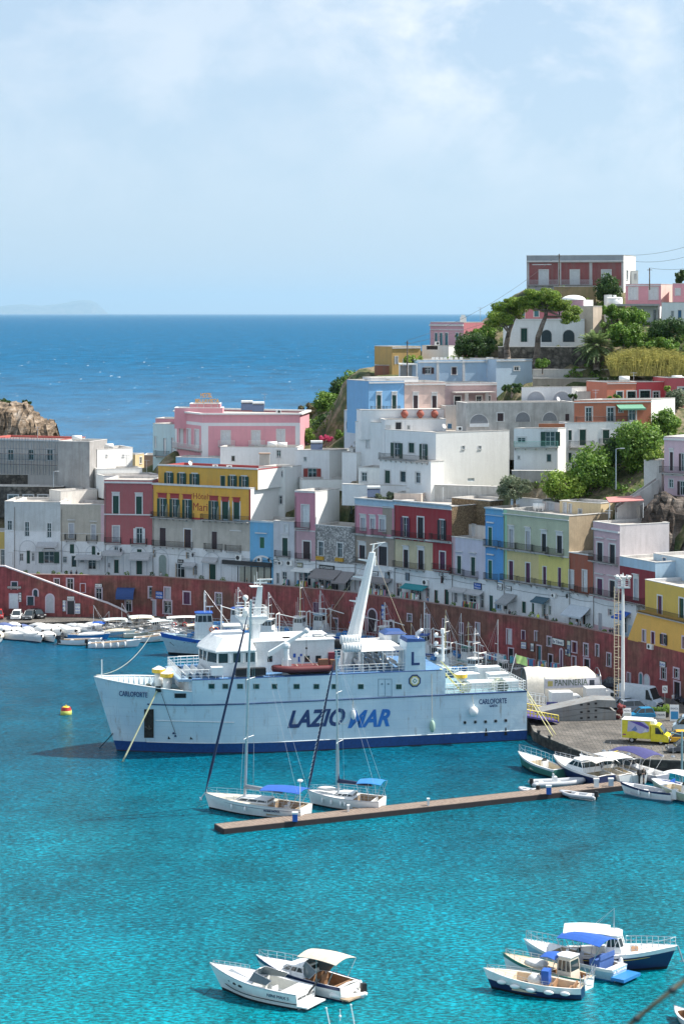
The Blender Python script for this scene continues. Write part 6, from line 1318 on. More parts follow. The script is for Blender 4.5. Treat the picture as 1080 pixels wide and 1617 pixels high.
def hung(name,label,cat,px,py,r,mat,sq=1.,toppy=None,rope=True):
 p=HP(px,py)+V((0,r+.02,0));w_=FM@p;t=thing(name,label,cat,w_-V((0,0,r)),0)
 mb=MB();mb.smooth=True;mb.ball(w_,r,12,10,sq=(1,1,sq));mb.rod(w_+V((0,0,r*sq*.9)),w_+V((0,0,r*sq+.2)),r*.2,r*.12,8);mb.smooth=False;mb.build('float',mat,t,world=True)
 if rope:q_=FM@(HP(px,toppy)+V((0,.05,0)));mb=MB();mb.rod(w_+V((0,0,r*sq)),q_,.03,n=4);mb.build('rope',m_rope,t,world=True)
hung('ball_fender','big round white fender near the stern of the ferry','fender',745,1122,.6,m_gel,1.1,1098);hung('fender','greenish white fender hanging low on the ferry right of the lettering','fender',681,1146,.36,M((.35,.50,.40),.6),2.2,1064);hung('fender','white fender hanging over the big blue letters on the ferry','fender',557,1128,.32,m_gel,2.0,1105)
def rope(label,pts,r=.04,mat=None,sag=0.,name='mooring_rope'):
 P=[V(p)for p in pts];out=[]
 for a,b in zip(P,P[1:]):
  for k in range(10):t=k/10;q_=a.lerp(b,t);q_.z-=sag*4*t*(1-t);out.append(q_)
 out.append(P[-1]);mb=MB();mb.tube(out,r,5);return solo(mb,name,mat or m_rope,label,'rope')
rope('thick pale anchor rope slanting from the bow opening of the ferry to the water',[FM@(HP(248,1091)+V((0,.1,0))),G(194,1203,0)],.11,M((.55,.55,.35),.8))
rope('dark bow chain at the waterline of the ferry',[FM@(HP(181,1158)+V((.2,.1,0))),G(158,1181,0)],.06,m_dark)
rope('thin rope across the ferry side from the bow port',[FM@(HP(255,1095)+V((0,.15,0))),FM@(HP(277,1158)+V((0,.2,0)))],.03,m_dark)
for k,(a,b)in enumerate((((829,1093),(872,1163)),((829,1088),(877,1160)))):
 rope(['left yellow mooring rope from the ferry stern to the quay corner','right yellow mooring rope from the ferry stern to the quay corner'][k],[W(a[0],a[1],279),G(b[0],b[1],1.4)],.06,M((.65,.6,.3),.8))
class Boat:
 """local frame: x to the bow, y to port, z up, origin at the transom on the waterline"""
 def __init__(s,name,label,cat,stern,bow,B,fs,fb,hull=m_gel,bottom=m_navy,rake=.1,tw=.75,deck=None,inside=None,cock=(.03,.5),rail=None,L=None,group=None,n=22,deckh=0.,zlo=-.35,band=None):
  a,b=G(*stern),G(*bow);d=(b-a).xy;s.L=L or d.length;s.B=B;s.fs=fs;s.fb=fb;s.tw=tw;s.rk=rake*s.L
  s.root=thing(name,label,cat,(a.x,a.y,0),math.atan2(d.y,d.x),group);bpy.context.view_layer.update()
  zs=[zlo,.06,.12,.5,.86,1.];mb=MB();mb.smooth=True
  for sg in(1,-1):
   rg=[]
   for i in range(n+1):
    t=i/n;sh=s.sheer(t);ring=[(s.L*t*.97,0,zlo*(1-t**3))]
    for q in(0.04,.12,.5,.80,1.):z=sh*q if q>.05 else .0;f_=(.80-.5*t**3)+(.20+.5*t**3)*min(1,q*1.15)**(.7+.6*t);ring.append((s.L*t+s.rk*(z/fb)*t**3,sg*s.hb(t)*f_,z))
    rg.append(ring)
   b0=len(mb.v)
   for r in rg:mb.v+=r
   for j in range(n):
    for i in range(5):
     q=(b0+j*6+i,b0+(j+1)*6+i,b0+(j+1)*6+i+1,b0+j*6+i+1);mb.f.append(q if sg<0 else q[::-1]);mb.m.append([1,1,0,3,2][i]);mb.sm.append(True)
  mb.smooth=False;st=[(0,s.hb(0)*.8,0),(0,s.hb(0),fs),(0,-s.hb(0),fs),(0,-s.hb(0)*.8,0),(0,0,zlo)];mb.add(st,[(0,1,2,3,4)],0)
  s.hull=mb.build('hull',[hull,bottom,rail or hull,band or hull],s.root)
  x0,x1=cock;s.cx=(x0*s.L,x1*s.L);dk=deck or m_gel;ins=inside or m_cream;mb=MB()
  def strip(t0,t1,k,w_=None):
   for i in range(k):
    a,b_=t0+(t1-t0)*i/k,t0+(t1-t0)*(i+1)/k
    pa,pb=s.edge(a),s.edge(b_)
    if w_ is None:mb.quad((pa[0],pa[1],pa[2]),(pb[0],pb[1],pb[2]),(pb[0],0,pb[2]+deckh),(pa[0],0,pa[2]+deckh));mb.quad((pa[0],-pa[1],pa[2]),(pb[0],-pb[1],pb[2]),(pb[0],0,pb[2]+deckh),(pa[0],0,pa[2]+deckh))
    else:
     for sg in(1,-1):mb.quad((pa[0],sg*pa[1],pa[2]),(pb[0],sg*pb[1],pb[2]),(pb[0],sg*max(0,pb[1]-w_),pb[2]),(pa[0],sg*max(0,pa[1]-w_),pa[2]))
  if x1>x0:
   if x0>.01:strip(0,x0,1)
   strip(x0,x1,8,.22);strip(x1,1,10)
  else:strip(0,1,14)
  mb.build('deck',dk,s.root)
  if x1>x0:
   mb=MB();zf=min(fs*.35,.35)
   for i in range(8):
    a,b_=x0+(x1-x0)*i/8,x0+(x1-x0)*(i+1)/8;pa,pb=s.edge(a),s.edge(b_);ya,yb=pa[1]-.22,pb[1]-.22
    mb.quad((pa[0],-ya,zf),(pb[0],-yb,zf),(pb[0],yb,zf),(pa[0],ya,zf))
    for sg in(1,-1):mb.quad((pa[0],sg*ya,zf),(pb[0],sg*yb,zf),(pb[0],sg*yb,pb[2]),(pa[0],sg*ya,pa[2]))
   for t in(x0,x1):p=s.edge(t);mb.quad((p[0],-p[1]+.22,zf),(p[0],p[1]-.22,zf),(p[0],p[1]-.22,p[2]),(p[0],-p[1]+.22,p[2]))
   mb.build('cockpit',ins,s.root)
  mb=MB()
  for sg in(1,-1):mb.tube([V((*s.edge(i/16)[:1],sg*s.edge(i/16)[1],s.edge(i/16)[2]))for i in range(17)],.05,5)
  mb.build('gunwale',rail or m_steel if rail is None and hull is m_gel else(rail or m_gel),s.root)
 def sheer(s,t):return s.fs+(s.fb-s.fs)*t**1.9
 def hb(s,t):
  f_=1-max(0,(t-.45)/.55)**2.2;return max(.02,s.B/2*f_*(s.tw+(1-s.tw)*min(1,t/.4)**.7))
 def edge(s,t):z=s.sheer(t);return(s.L*t+s.rk*(z/s.fb)*t**3,s.hb(t),z)
 def part(s,mb,name,mat,par=None):return mb.build(name,mat,par or s.root)
 def cabin(s,t0,t1,w,h,mat=m_gel,slope=.5,z=None,name='cabin',glass=True,slopeb=.1,roof=None,over=.12):
  x0,x1=t0*s.L,t1*s.L;z0=(s.sheer(t0)if z is None else z)-.05;w2=w*.88;m0=.42
  def rg(f):zz=z0+(h+.05)*f;ww=(w+(w2-w)*f)/2;a=x0+slopeb*f*h;b_=x1-slope*f*h;c=w*.12;return[(a,-ww,zz),(b_-c,-ww,zz),(b_,-ww*.6,zz),(b_,ww*.6,zz),(b_-c,ww,zz),(a,ww,zz)]
  mb=MB()
  if glass:mb.loft([rg(0),rg(m0)]);mb.loft([rg(.86),rg(1)])
  else:mb.loft([rg(0),rg(1)])
  o=mb.build(name,mat,s.root)
  if glass:
   mb=MB();sh=lambda R_:[(x*.98+(x0+x1)*.01,y*.97,z_)for x,y,z_ in R_];mb.loft([sh(rg(m0)),sh(rg(.86))]);mb.build('windows',m_glass,o)
   mb=MB();a,b_=rg(m0),rg(.86)
   for p,q in zip(a,b_):mb.rod(p,q,.05,n=4)
   for i in(0,4):
    j=(i+1)%6
    for t_ in(.33,.66):mb.rod(V(a[i]).lerp(V(a[j]),t_),V(b_[i]).lerp(V(b_[j]),t_),.04,n=4)
   mb.build('window_frame',mat,o)
  if roof:
   mb=MB();R_=[(x+(.15 if k in(2,3)else 0)*over*8-(over if k in(0,5)else 0),y*(1+over),z_)for k,(x,y,z_)in enumerate(rg(1))];mb.loft([R_,[(x,y,z_+.09)for x,y,z_ in R_]]);mb.build('cabin_roof',roof,o)
  s.top=z0+h;return o
 def screen(s,t,w,h,run=.9):
  x=t*s.L;z=s.sheer(t);mb=MB();pts=[(x-run,w/2,z),(x,w*.36,z),(x+.15,0,z),(x,-w*.36,z),(x-run,-w/2,z)];up=[(px-.45*h-.1,py*.9,z+h*(.55 if k in(0,4)else 1))for k,(px,py,_)in enumerate(pts)]
  for i in range(4):mb.plate([pts[i],pts[i+1],up[i+1],up[i]],(-.02,0,0))
  o=mb.build('windscreen',M((.10,.14,.16),.1),s.root);mb=MB();mb.tube(up,.035,5);mb.tube(pts,.03,5)
  for a,b_ in zip(pts,up):mb.rod(a,b_,.025,n=4)
  mb.build('frame',m_steel,o);return o
 def bimini(s,t0,t1,w,z,mat=m_blue,z0=None,crown=.18,n=6,poles=3,legs=True,droop=.12):
  x0,x1=t0*s.L,t1*s.L;mb=MB();f=lambda i,j:((x0+(x1-x0)*i/n),-w/2+w*j/n,z+crown*math.sin(math.pi*j/n)+droop*(math.sin(math.pi*i/n)-1))
  for i in range(n):
   for j in range(n):mb.plate([f(i,j),f(i+1,j),f(i+1,j+1),f(i,j+1)],(0,0,.035))
  o=mb.build('canopy',mat,s.root)
  if legs:
   mb=MB();zz=z0 if z0 is not None else s.fs
   for sg in(0,n):
    for k in range(poles):i=n*k/max(1,poles-1);p=f(i,sg);mb.rod(p,((x0+x1)/2+(p[0]-(x0+x1)/2)*.55,p[1]*1.0,zz),.028,n=4)
   mb.build('frame',m_steel,o)
  return o
 def rails(s,t0,t1,h=.6,both=True,n=7,inset=.1,bow=True,r=.025):
  mb=MB()
  for sg in(1,-1):
   pts=[V((s.edge(t0+(t1-t0)*i/n)[0]-(.1 if i==n else 0),sg*max(.02,s.edge(t0+(t1-t0)*i/n)[1]-inset),s.edge(t0+(t1-t0)*i/n)[2]))for i in range(n+1)]
   for p in pts:mb.rod(p,p+V((0,0,h)),r,n=4)
   mb.tube([p+V((0,0,h))for p in pts],r,4);mb.tube([p+V((0,0,h*.5))for p in pts],r*.6,4)
  return mb.build('guard_rail',m_steel,s.root)
 def seats(s,t,w,mat=None,d=.5,back=True,h=.42,z=.3,name='seat'):
  x=t*s.L;mb=MB();mb.bb(x-d/2,x+d/2,-w/2,w/2,z,z+h)
  if back:mb.bb(x-d/2-.08,x-d/2+.05,-w/2,w/2,z+h,z+h+.4)
  return mb.build(name,mat or m_gel,s.root)
 def console(s,t,h=1.1,w=.8,z=.3,wheel=True):
  x=t*s.L;mb=MB();mb.loft([[(x-.3,-w/2,z),(x+.4,-w/2,z),(x+.4,w/2,z),(x-.3,w/2,z)],[(x-.2,-w/2,z+h),(x+.1,-w/2,z+h),(x+.1,w/2,z+h),(x-.2,w/2,z+h)]]);o=mb.build('console',m_gel,s.root)
  mb=MB();mb.plate([(x+.1,-w/2,z+h),(x+.1,w/2,z+h),(x-.02,w*.4,z+h+.4),(x-.02,-w*.4,z+h+.4)],(.02,0,0));mb.build('windscreen',m_glass,o);return o
 def outboard(s,n=1,col=m_black,k=1.):
  for i in range(n):
   y=(i-(n-1)/2)*.6;mb=MB();mb.loft([[(-.55*k,y-.14,s.fs),(-.1,y-.17,s.fs),(-.1,y+.17,s.fs),(-.55*k,y+.14,s.fs)],[(-.6*k,y-.2,s.fs+.25*k),(-.05,y-.2,s.fs+.25*k),(-.05,y+.2,s.fs+.25*k),(-.6*k,y+.2,s.fs+.25*k)],[(-.5*k,y-.15,s.fs+.6*k),(-.1,y-.15,s.fs+.6*k),(-.1,y+.15,s.fs+.6*k),(-.5*k,y+.15,s.fs+.6*k)]]);mb.bb(-.38,-.2,y-.07,y+.07,-.4,s.fs);o=mb.build('outboard_motor',col,s.root)
 def fenders(s,ts,side=1,r=.14,mat=None,horiz=False):
  for t in ts:
   p=V((s.L*t,side*(s.hb(t)*.98+r*.9),s.sheer(t)*.6));mb=MB();mb.smooth=True
   if horiz:mb.ball(p,r,8,6,sq=(2.6,1,1.1))
   else:mb.ball(p,r,8,6,sq=(1,1,2.3));mb.rod(p+V((0,0,r*2)),(p.x,s.hb(t)*side,s.sheer(t)),.015,n=3)
   mb.build('fender',mat or m_gel,s.root)
 def cover(s,mat,h=.5,t0=0.02,t1=.97,n=10,name='tarpaulin',ridge=0.):
  mb=MB();mb.smooth=True;rg=[]
  for i in range(n+1):
   t=t0+(t1-t0)*i/n;e=s.edge(t);hh=h*(math.sin(math.pi*min(1,(i/n)*1.25+.12)*.8)+.1);ring=[]
   for k in range(9):a=math.pi*k/8;ring.append((e[0],math.cos(a)*(e[1]+.06),e[2]-(.12 if k in(0,8)else 0)+hh*math.sin(a)**.8*(1+ridge*(k==4))+rnd.uniform(-.03,.03)))
   rg.append(ring)
  mb.loft(rg,closed=False,caps=False);return mb.build(name,mat,s.root)
 def mast(s,t,h,r=.09,lean=0.,boom=0.,spread=(),z=None,mat=None,bz=1.3,cover=None):
  z=s.sheer(t)if z is None else z;x=t*s.L;mb=MB();top=V((x+lean,0,z+h));mb.rod((x,0,z),top,r,r*.7,8);o=mb.build('mast',mat or m_steel,s.root);b0=V((x,0,z))
  for f_,w_ in spread:
   p=b0.lerp(top,f_);mb=MB();mb.rod(p,p+V((-.25,w_,.05)),.035,n=4);mb.rod(p,p+V((-.25,-w_,.05)),.035,n=4);mb.build('spreader',m_white,o)
  if boom:mb=MB();mb.rod((x,0,z+bz),(x-boom,0,z+bz-.12),.08,n=6);bo=mb.build('boom',mat or m_steel,o)
  if boom and cover:mb=MB();mb.smooth=True;mb.rod((x-.1,0,z+bz+.18),(x-boom*.95,0,z+bz+.02),.26,.14,8);mb.rod((x-.05,0,z+bz),(x-.02,0,z+bz+1.0),.2,.1,8);mb.build('sail_cover',cover,bo)
  mb=MB();bow=V((s.L+s.rk,0,s.fb));
  for p,q in((top,V((0,.9*s.hb(0),s.fs))),(top,V((0,-.9*s.hb(0),s.fs)))):mb.rod(p,q,.015,n=3)
  for f_,w_ in spread:
   p=b0.lerp(top,f_)
   for sg in(1,-1):mb.rod(top,p+V((-.25,sg*w_,.05)),.015,n=3);mb.rod(p+V((-.25,sg*w_,.05)),V((x-.2,sg*s.hb(t)*.95,s.sheer(t))),.015,n=3)
  mb.build('rigging',m_steel,o);s.mtop=top;s.mbase=b0;return o
def rib(label,stern,bow,B=2.2,col=None,L=None,motor=m_black,console=True,group=None,name='inflatable_boat'):
 a,b=G(*stern),G(*bow);d=(b-a).xy;L=L or d.length;t=thing(name,label,'boat',(a.x,a.y,0),math.atan2(d.y,d.x),group);bpy.context.view_layer.update();r=B*.13
 def path(k,sg):return V((L*k,sg*(B/2-r)*(1 if k<.6 else max(.0,1-((k-.6)/.4)**2.2)),r+.12+.45*max(0,k-.55)**1.2))
 mb=MB();mb.smooth=True
 for sg in(1,-1):mb.tube([path(i/16,sg)for i in range(17)],r,8);mb.ball(path(0,sg),r,8,6,sq=(1.5,1,1))
 mb.build('tube',col or M((.42,.44,.47),.6),t)
 mb=MB();mb.loft([[(0,-B*.36,.0),(0,0,-.2),(0,B*.36,.0),(0,B*.36,.3),(0,-B*.36,.3)],[(L*.65,-B*.34,.05),(L*.65,0,-.15),(L*.65,B*.34,.05),(L*.65,B*.34,.3),(L*.65,-B*.34,.3)],[(L*.97,-.05,.35),(L*.97,0,.3),(L*.97,.05,.35),(L*.97,.05,.45),(L*.97,-.05,.45)]]);mb.build('hull',m_gel,t)
 mb=MB();mb.bb(L*.12,L*.2,-B*.34,B*.34,.3,.55);mb.bb(L*.5,L*.56,-B*.34,B*.34,.3,.5);mb.build('thwart',m_gel,t)
 if console:mb=MB();mb.bb(L*.38,L*.46,-.35,.35,.3,1.15);mb.bb(L*.39,L*.4,-.33,.33,1.15,1.5);mb.build('console',m_gel,t)
 mb=MB();mb.bb(-.45,-.05,-.18,.18,.35,1.0);mb.bb(-.3,-.15,-.06,.06,-.3,.4);mb.build('outboard_motor',motor,t);return t
m_tarp=M((.62,.62,.60),.85,0,.12);m_tarpb=M((.10,.14,.30),.85);m_ltblue=M((.30,.48,.60),.4);m_green=M((.05,.20,.16),.5);m_bblue=M((.03,.20,.50),.4);m_sand=M((.62,.50,.36),.8)
b=Boat('motor_yacht','open white motor yacht with four oval portholes lying in front of a canopied cruiser','boat',(483,1589),(352,1563),3.3,1.25,1.95,hull=m_gel,bottom=m_dark,rake=.16,tw=.88,cock=(.06,.52),deckh=.12,inside=M((.66,.66,.62),.6))
b.screen(.60,2.7,.75,1.9);b.seats(.16,2.3,d=.9);b.seats(.40,.8);b.rails(.72,.98,.35,r=.02)
mb=MB();mb.bb(-1.0,.02,-1.35,1.35,.28,.38);b.part(mb,'swim_platform',m_gel)
mb=MB();mb.bb(.02,.55*b.L*.35,-1.42,1.42,1.0,1.28);b.part(mb,'sun_pad',m_gel)
mb=MB();mb.loft([[(.55*b.L,-.9,1.3),(.55*b.L,.9,1.3),(.9*b.L,.35,1.85),(.9*b.L,-.35,1.85)],[(.57*b.L,-.8,1.55),(.57*b.L,.8,1.55),(.86*b.L,.3,1.98),(.86*b.L,-.3,1.98)]]);b.part(mb,'coachroof',m_gel)
mb=MB()
for sg in(1,-1):mb.tube([V((b.L*t_,sg*(b.hb(t_)*.93+.02),b.sheer(t_)*.38))for t_ in[i/12 for i in range(13)]],.035,4)
b.part(mb,'hull_stripe',m_dark)
for t_ in(.66,.74,.82,.89):
 p=V((b.L*t_+.06,b.hb(t_)*.96,b.sheer(t_)*.70));mb=MB();mb.ball(p,.14,10,6,sq=(1.7,.5,.8));b.part(mb,'porthole',m_black)
mb=MB();mb.rod((.0,-.4,.95),(-.5,-1.2,1.9),.08);b.part(mb,'gangway',m_dark)
Mx=wmat(b.root)
def btext(bt,body,p0,p1,h,mat,off,bold=.01):
 Mx=wmat(bt.root);a,c=Mx@V(p0),Mx@V(p1);text('lettering',body,h*1.4,a+Mx.to_3x3()@V(off),c-a,(0,0,1),mat,bt.root,.01,0,bold,width=(c-a).length)
btext(b,'HAKUNA MATATA',(0,1.2,.78),(0,-1.2,.78),.2,m_black,(-.03,0,0),.0)
btext(b,'NINI MAX 5',(b.L*.33,b.hb(.33)*.97,.78),(b.L*.08,b.hb(.08)*.985,.76),.24,m_navy,(0,.04,0),.0)
b=Boat('cabin_cruiser','cabin cruiser with a beige canopy and wooden cockpit behind the white motor yacht','boat',(553,1577),(420,1545),3.2,1.15,1.7,hull=m_gel,bottom=m_navy,rake=.12,tw=.85,cock=(.04,.42),inside=m_wood,rail=m_navy,deckh=.1)
b.cabin(.45,.78,2.3,.75,slope=1.4);b.bimini(.05,.50,2.7,3.0,M((.62,.52,.42),.8),z0=1.1,crown=.25);b.screen(.52,2.6,1.2,1.4);b.rails(.55,.98,.6);b.seats(.12,2.2,m_wood);b.seats(.33,.9,m_wood,h=.8);b.fenders((.02,.2),-1,.2)
mb=MB();mb.bb(-.8,.05,-1.3,1.3,.2,.32);b.part(mb,'swim_platform',m_teak)
rib('grey dinghy tied under the stern of the canopied cruiser',(570,1573),(535,1579),1.5,m_gel,console=False,L=2.7)
b=Boat('wooden_launch','long navy hulled launch with white awning and wheelhouse pointing right','boat',(893,1523),(1052,1530),3.4,1.2,2.0,hull=m_navy,bottom=m_black,rake=.10,tw=.7,cock=(.03,.38),inside=m_gel,deck=m_gel,rail=m_gel,n=26)
b.cabin(.40,.60,2.4,1.5,slope=.3,roof=m_gel);b.bimini(-.02,.44,3.0,3.15,M((.74,.72,.66),.7),z0=1.1,crown=.15,poles=4);b.rails(.58,1.0,.7,n=9);b.mast(.48,2.3,.05,z=2.6);b.fenders((.55,),-1,.22)
mb=MB();mb.tube([V((b.L*t_,-(b.hb(t_)*.97+.03),b.sheer(t_)*.68))for t_ in[i/14 for i in range(15)]],.03,4,);mb.build('gold_line',M((.6,.45,.1),.4),b.root)
b.seats(.1,2.4,m_wood);mb=MB();mb.bb(b.L*.65,b.L*.82,-.7,.7,1.3,1.6);b.part(mb,'hatch',m_wood)
mb=MB();mb.rod((b.L+.9,0,2.0),(b.L+1.4,0,.6),.08);mb.rod((b.L+1.1,.3,.6),(b.L+1.6,-.3,.7),.06);b.part(mb,'anchor',m_steel)
b=Boat('fishing_launch','light blue open launch with a bright blue awning in the middle of the moored group','boat',(978,1547),(838,1515),3.0,1.0,1.6,hull=m_ltblue,bottom=m_bblue,rake=.08,tw=.75,cock=(.08,.7),inside=m_sand,deck=m_gel,rail=m_gel)
b.bimini(.12,.60,2.8,2.9,m_blue,z0=.9,crown=.3);b.console(.45,1.2);b.rails(.7,.99,.8);b.seats(.2,2.2,M((.05,.12,.35),.8),h=1.2,d=1.0,z=.35,name='engine_box')
mb=MB();mb.bb(-1.2,.05,-1.3,1.3,.25,.5);b.part(mb,'swim_platform',m_bblue);btext(b,'La Spinnata',(0,1.0,.7),(0,-1.0,.7),.22,m_white,(-.03,0,0))
b=Boat('fishing_boat','small green trimmed fishing boat with a cream box wheelhouse in the moored group','boat',(930,1562),(800,1534),2.7,.95,1.5,hull=m_gel,bottom=m_green,rake=.05,tw=.6,cock=(.05,.4),inside=m_wood,deck=m_sand,rail=m_green)
b.cabin(.16,.36,1.5,1.9,mat=M((.66,.60,.50),.6),slope=.1,z=.5,roof=m_gel);b.rails(.45,.98,.4);b.bimini(.34,.52,1.9,2.2,m_blue,z0=1.0);mb=MB();mb.smooth=True;mb.ball((b.L*.62,.2,1.3),.8,10,6,sq=(1.4,1,.4));b.part(mb,'canvas_bundle',m_tarp)
mb=MB()
for k in range(8):mb.rod((rnd.uniform(-.2,.6),rnd.uniform(-1,1),.9),(rnd.uniform(-.6,.4),rnd.uniform(-1.1,1.1),rnd.uniform(1.4,2.2)),.03,n=4)
b.part(mb,'fishing_gear',m_steel)
b=Boat('wooden_launch','navy and white wooden launch with a row of white fenders in front of the group','boat',(920,1576),(776,1561),2.8,.95,1.6,hull=m_navy,band=m_gel,bottom=m_black,rake=.09,tw=.55,cock=(.06,.72),inside=m_sand,deck=m_sand,rail=m_gel)
b.fenders((.16,.33,.52,.7,.86),1,.17,horiz=True);b.rails(.3,.98,.35,r=.018);b.seats(.34,1.8,m_wood);b.seats(.12,1.6,m_wood);b.console(.45,1.3,.6);mb=MB();mb.smooth=True;mb.ball((b.L*.52,.2,1.1),.6,10,6,sq=(1,1,.9));b.part(mb,'covered_engine',m_tarp)
mb=MB();mb.bb(b.L*.36,b.L*.44,-.5,.5,.9,2.0);b.part(mb,'folded_canopy',m_blue)
mb=MB()
for k in range(10):mb.rod((rnd.uniform(-.3,.5),rnd.uniform(-1,1),.8),(rnd.uniform(-.9,.3),rnd.uniform(-1.1,1.1),rnd.uniform(1.2,2.0)),.03,n=4)
b.part(mb,'stern_ladder',m_steel)
b=Boat('rowing_boat','bow tip of a small boat cut off by the lower right corner','boat',(1105,1628),(1068,1606),1.6,.5,.8,hull=m_gel,bottom=m_green,cock=(.05,.8),inside=m_wood)
for k,(x0,y0,x1,y1)in enumerate(((515,1592,524,1622),(554,1587,562,1620))):
 a,c=G(x1,y1+6),None;p=W(x0,y0,a.y);mb=MB();mb.rod(a-V((0,0,.3)),p,.06,.05,6);mb.ball(p,.09,6,5);solo(mb,'mooring_pole',m_gel,['left white mooring pole below the cruisers at the bottom edge','right white mooring pole below the cruisers at the bottom edge'][k],'pole')
a=G(537,1612);mb=MB();mb.rod(a-V((0,0,.2)),a+V((0,0,.9)),.03);mb.ball(a+V((0,0,.35)),.12,8,6);solo(mb,'marker_float',m_gel,'little float on a stick between the white mooring poles','float')
m_sailc=M((.30,.33,.36),.8);m_tarp2=M((.02,.035,.09),.8)
b=Boat('sailing_yacht','larger white sailing yacht with a tall mast and blue awning at the pontoon end','sailboat',(484,1292),(331,1277),4.0,1.25,1.75,hull=m_gel,bottom=m_dark,rake=.05,tw=.82,cock=(.03,.34),deck=M((.60,.56,.46),.6),inside=m_teak,n=26)
b.cabin(.36,.74,2.2,.5,slope=2.2,z=1.3);b.rails(.02,.99,.6,n=12,r=.018);b.bimini(.02,.42,3.2,3.0,m_blue,z0=1.2,crown=.2,poles=4);b.seats(.2,.5,h=.9);b.seats(.1,3.0,m_teak)
Ys=G(400,1288).y
b.mast(.63,(1254-948)/(F/Ys)+.4,.18,lean=-.75,boom=4.6,spread=((.30,1.3),(.60,1.1)),z=1.75,bz=.9,cover=m_sailc)
mb=MB();a=V((b.L+b.rk-.1,0,1.8));c=b.mtop;mb.smooth=True;mb.tube([a,a.lerp(c,.1),a.lerp(c,.8),c.lerp(a,.08)],0,8,radii=[.05,.17,.12,.04]);b.part(mb,'furled_sail',m_tarp2);b.fenders((.55,.7),1,.13)
mb=MB()
for sg in(1,-1):mb.tube([V((b.L*t_,sg*(b.hb(t_)*.97+.02),b.sheer(t_)*.78))for t_ in[i/14 for i in range(15)]],.03,4)
b.part(mb,'hull_line',m_navy);mb=MB();mb.rod((b.L*.02,1.2,1.2),(b.L*.02,1.2,4.2),.05);mb.ball((b.L*.02,1.2,4.3),.35,8,6,sq=(1,1,.5));b.part(mb,'radar_pole',m_gel)
mb=MB();mb.rod((b.L+.6,0,1.6),(b.L+1.2,0,.8),.07);mb.rod((b.L+.8,.25,.9),(b.L+1.3,-.25,1.1),.06);b.part(mb,'anchor',m_steel);btext(b,'FIORE NOVA',(b.L*.36,b.hb(.36)*.98,.78),(b.L*.2,b.hb(.2)*.98,.78),.18,m_navy,(0,.05,0))
b=Boat('sailing_yacht','smaller white sailing yacht with a navy boom cover beside the pontoon','sailboat',(604,1279),(492,1271),3.7,1.2,1.65,hull=m_gel,bottom=m_dark,rake=.06,tw=.85,cock=(.03,.36),deck=m_gel,inside=m_teak,n=26)
b.cabin(.38,.72,2.0,.5,slope=2.0,z=1.25);b.rails(.02,.99,.6,n=11,r=.018);b.bimini(-.02,.32,2.7,3.1,m_bblue,z0=1.2,crown=.2);b.seats(.15,2.6,m_gel)
b.mast(.62,(1248-1024)/(F/G(550,1278).y),.15,lean=.25,boom=4.0,spread=((.35,1.2),(.70,1.0)),z=1.7,bz=1.0,cover=m_tarp2)
mb=MB();a=V((b.L+b.rk-.1,0,1.7));c=b.mtop;mb.smooth=True;mb.tube([a,a.lerp(c,.1),a.lerp(c,.8),c.lerp(a,.08)],0,8,radii=[.05,.15,.1,.04]);mb.smooth=False
fs_=b.part(mb,'furled_sail',m_tarp2);mb=MB()
for k in range(26):t0=.08+k*.03;p=a.lerp(c,t0);mb.rod(p+V((.16,.12,0)),p+V((-.02,.16,.35)),.035,n=4)
mb.build('white_lashing',m_gel,fs_);mb=MB();mb.smooth=True;mb.ball((b.L*.78,0,1.95),.6,10,6,sq=(2.0,1,.4));b.part(mb,'stowed_dinghy',m_tarp);b.fenders((.8,.66,.52,.46),1,.13)
pa,pb=G(354,1309,.55),G(990,1240,.55);fa=Fa(pa,pb);t=thing('floating_pontoon','long narrow wooden pontoon reaching out from the quay','pontoon',(*((pa+pb)/2).xy,0));mb=MB();fa.box(mb,0,fa.L,.42,.55,-2.5,0)
for k in range(int(fa.L/.45)):fa.box(mb,k*.45,k*.45+.38,.55,.575,-2.42,-.08)
mb.build('decking',M((.26,.20,.16),.85,0,.3),t,world=True);mb=MB();fa.box(mb,-.05,fa.L,-.1,.56,.003,.12);fa.box(mb,-.05,fa.L,-.1,.56,-2.62,-2.503);fa.box(mb,-.12,-.003,-.1,.56,-2.5,0);mb.build('fender_beam',M((.035,.028,.03),.9),t,world=True)
mb=MB()
for k in range(int(fa.L/3)):fa.box(mb,k*3+.15,k*3+2.85,-.5,.41,-2.4,-.06)
mb.build('float',M((.03,.03,.035),.9),t,world=True);mb=MB()
for k in range(int(fa.L/1.0)):fa.box(mb,k+.1,k+.26,-.1,.3,-.05,.1)
mb.build('tyre_fender',m_rub,t,world=True)
ped=None
for k,(x,y,lb,col,hh_)in enumerate(((466,1297,'blue and white service box at the stern of the larger yacht',m_blue,1.0),(550,1281,'short white bollard on the pontoon by the smaller yacht',m_gel,.7),(676,1272,'white bollard standing alone in the middle of the pontoon',m_gel,.8),(866,1254,'blue service box on the pontoon near the small dinghy',m_blue,1.0),(941,1243,'white service box on the pontoon by the navy cruiser',m_gel,1.0),(964,1241,'pale blue service box at the landward end of the pontoon',M((.4,.5,.6),.5),.9))):
 p=G(x,y,.58);t=thing('service_pedestal' if k!=1 and k!=2 else 'bollard',lb,'service post' if k not in(1,2)else 'bollard',p);w_=.55 if k in(0,3,4,5)else .22
 mb=MB();mb.bb(p.x-w_/2,p.x+w_/2,p.y-.2,p.y+.2,p.z,p.z+hh_*.8);mb.build('body',col,t,world=True);mb=MB();mb.bb(p.x-w_/2-.05,p.x+w_/2+.05,p.y-.25,p.y+.25,p.z+hh_*.8,p.z+hh_);mb.build('cap',m_gel,t,world=True)
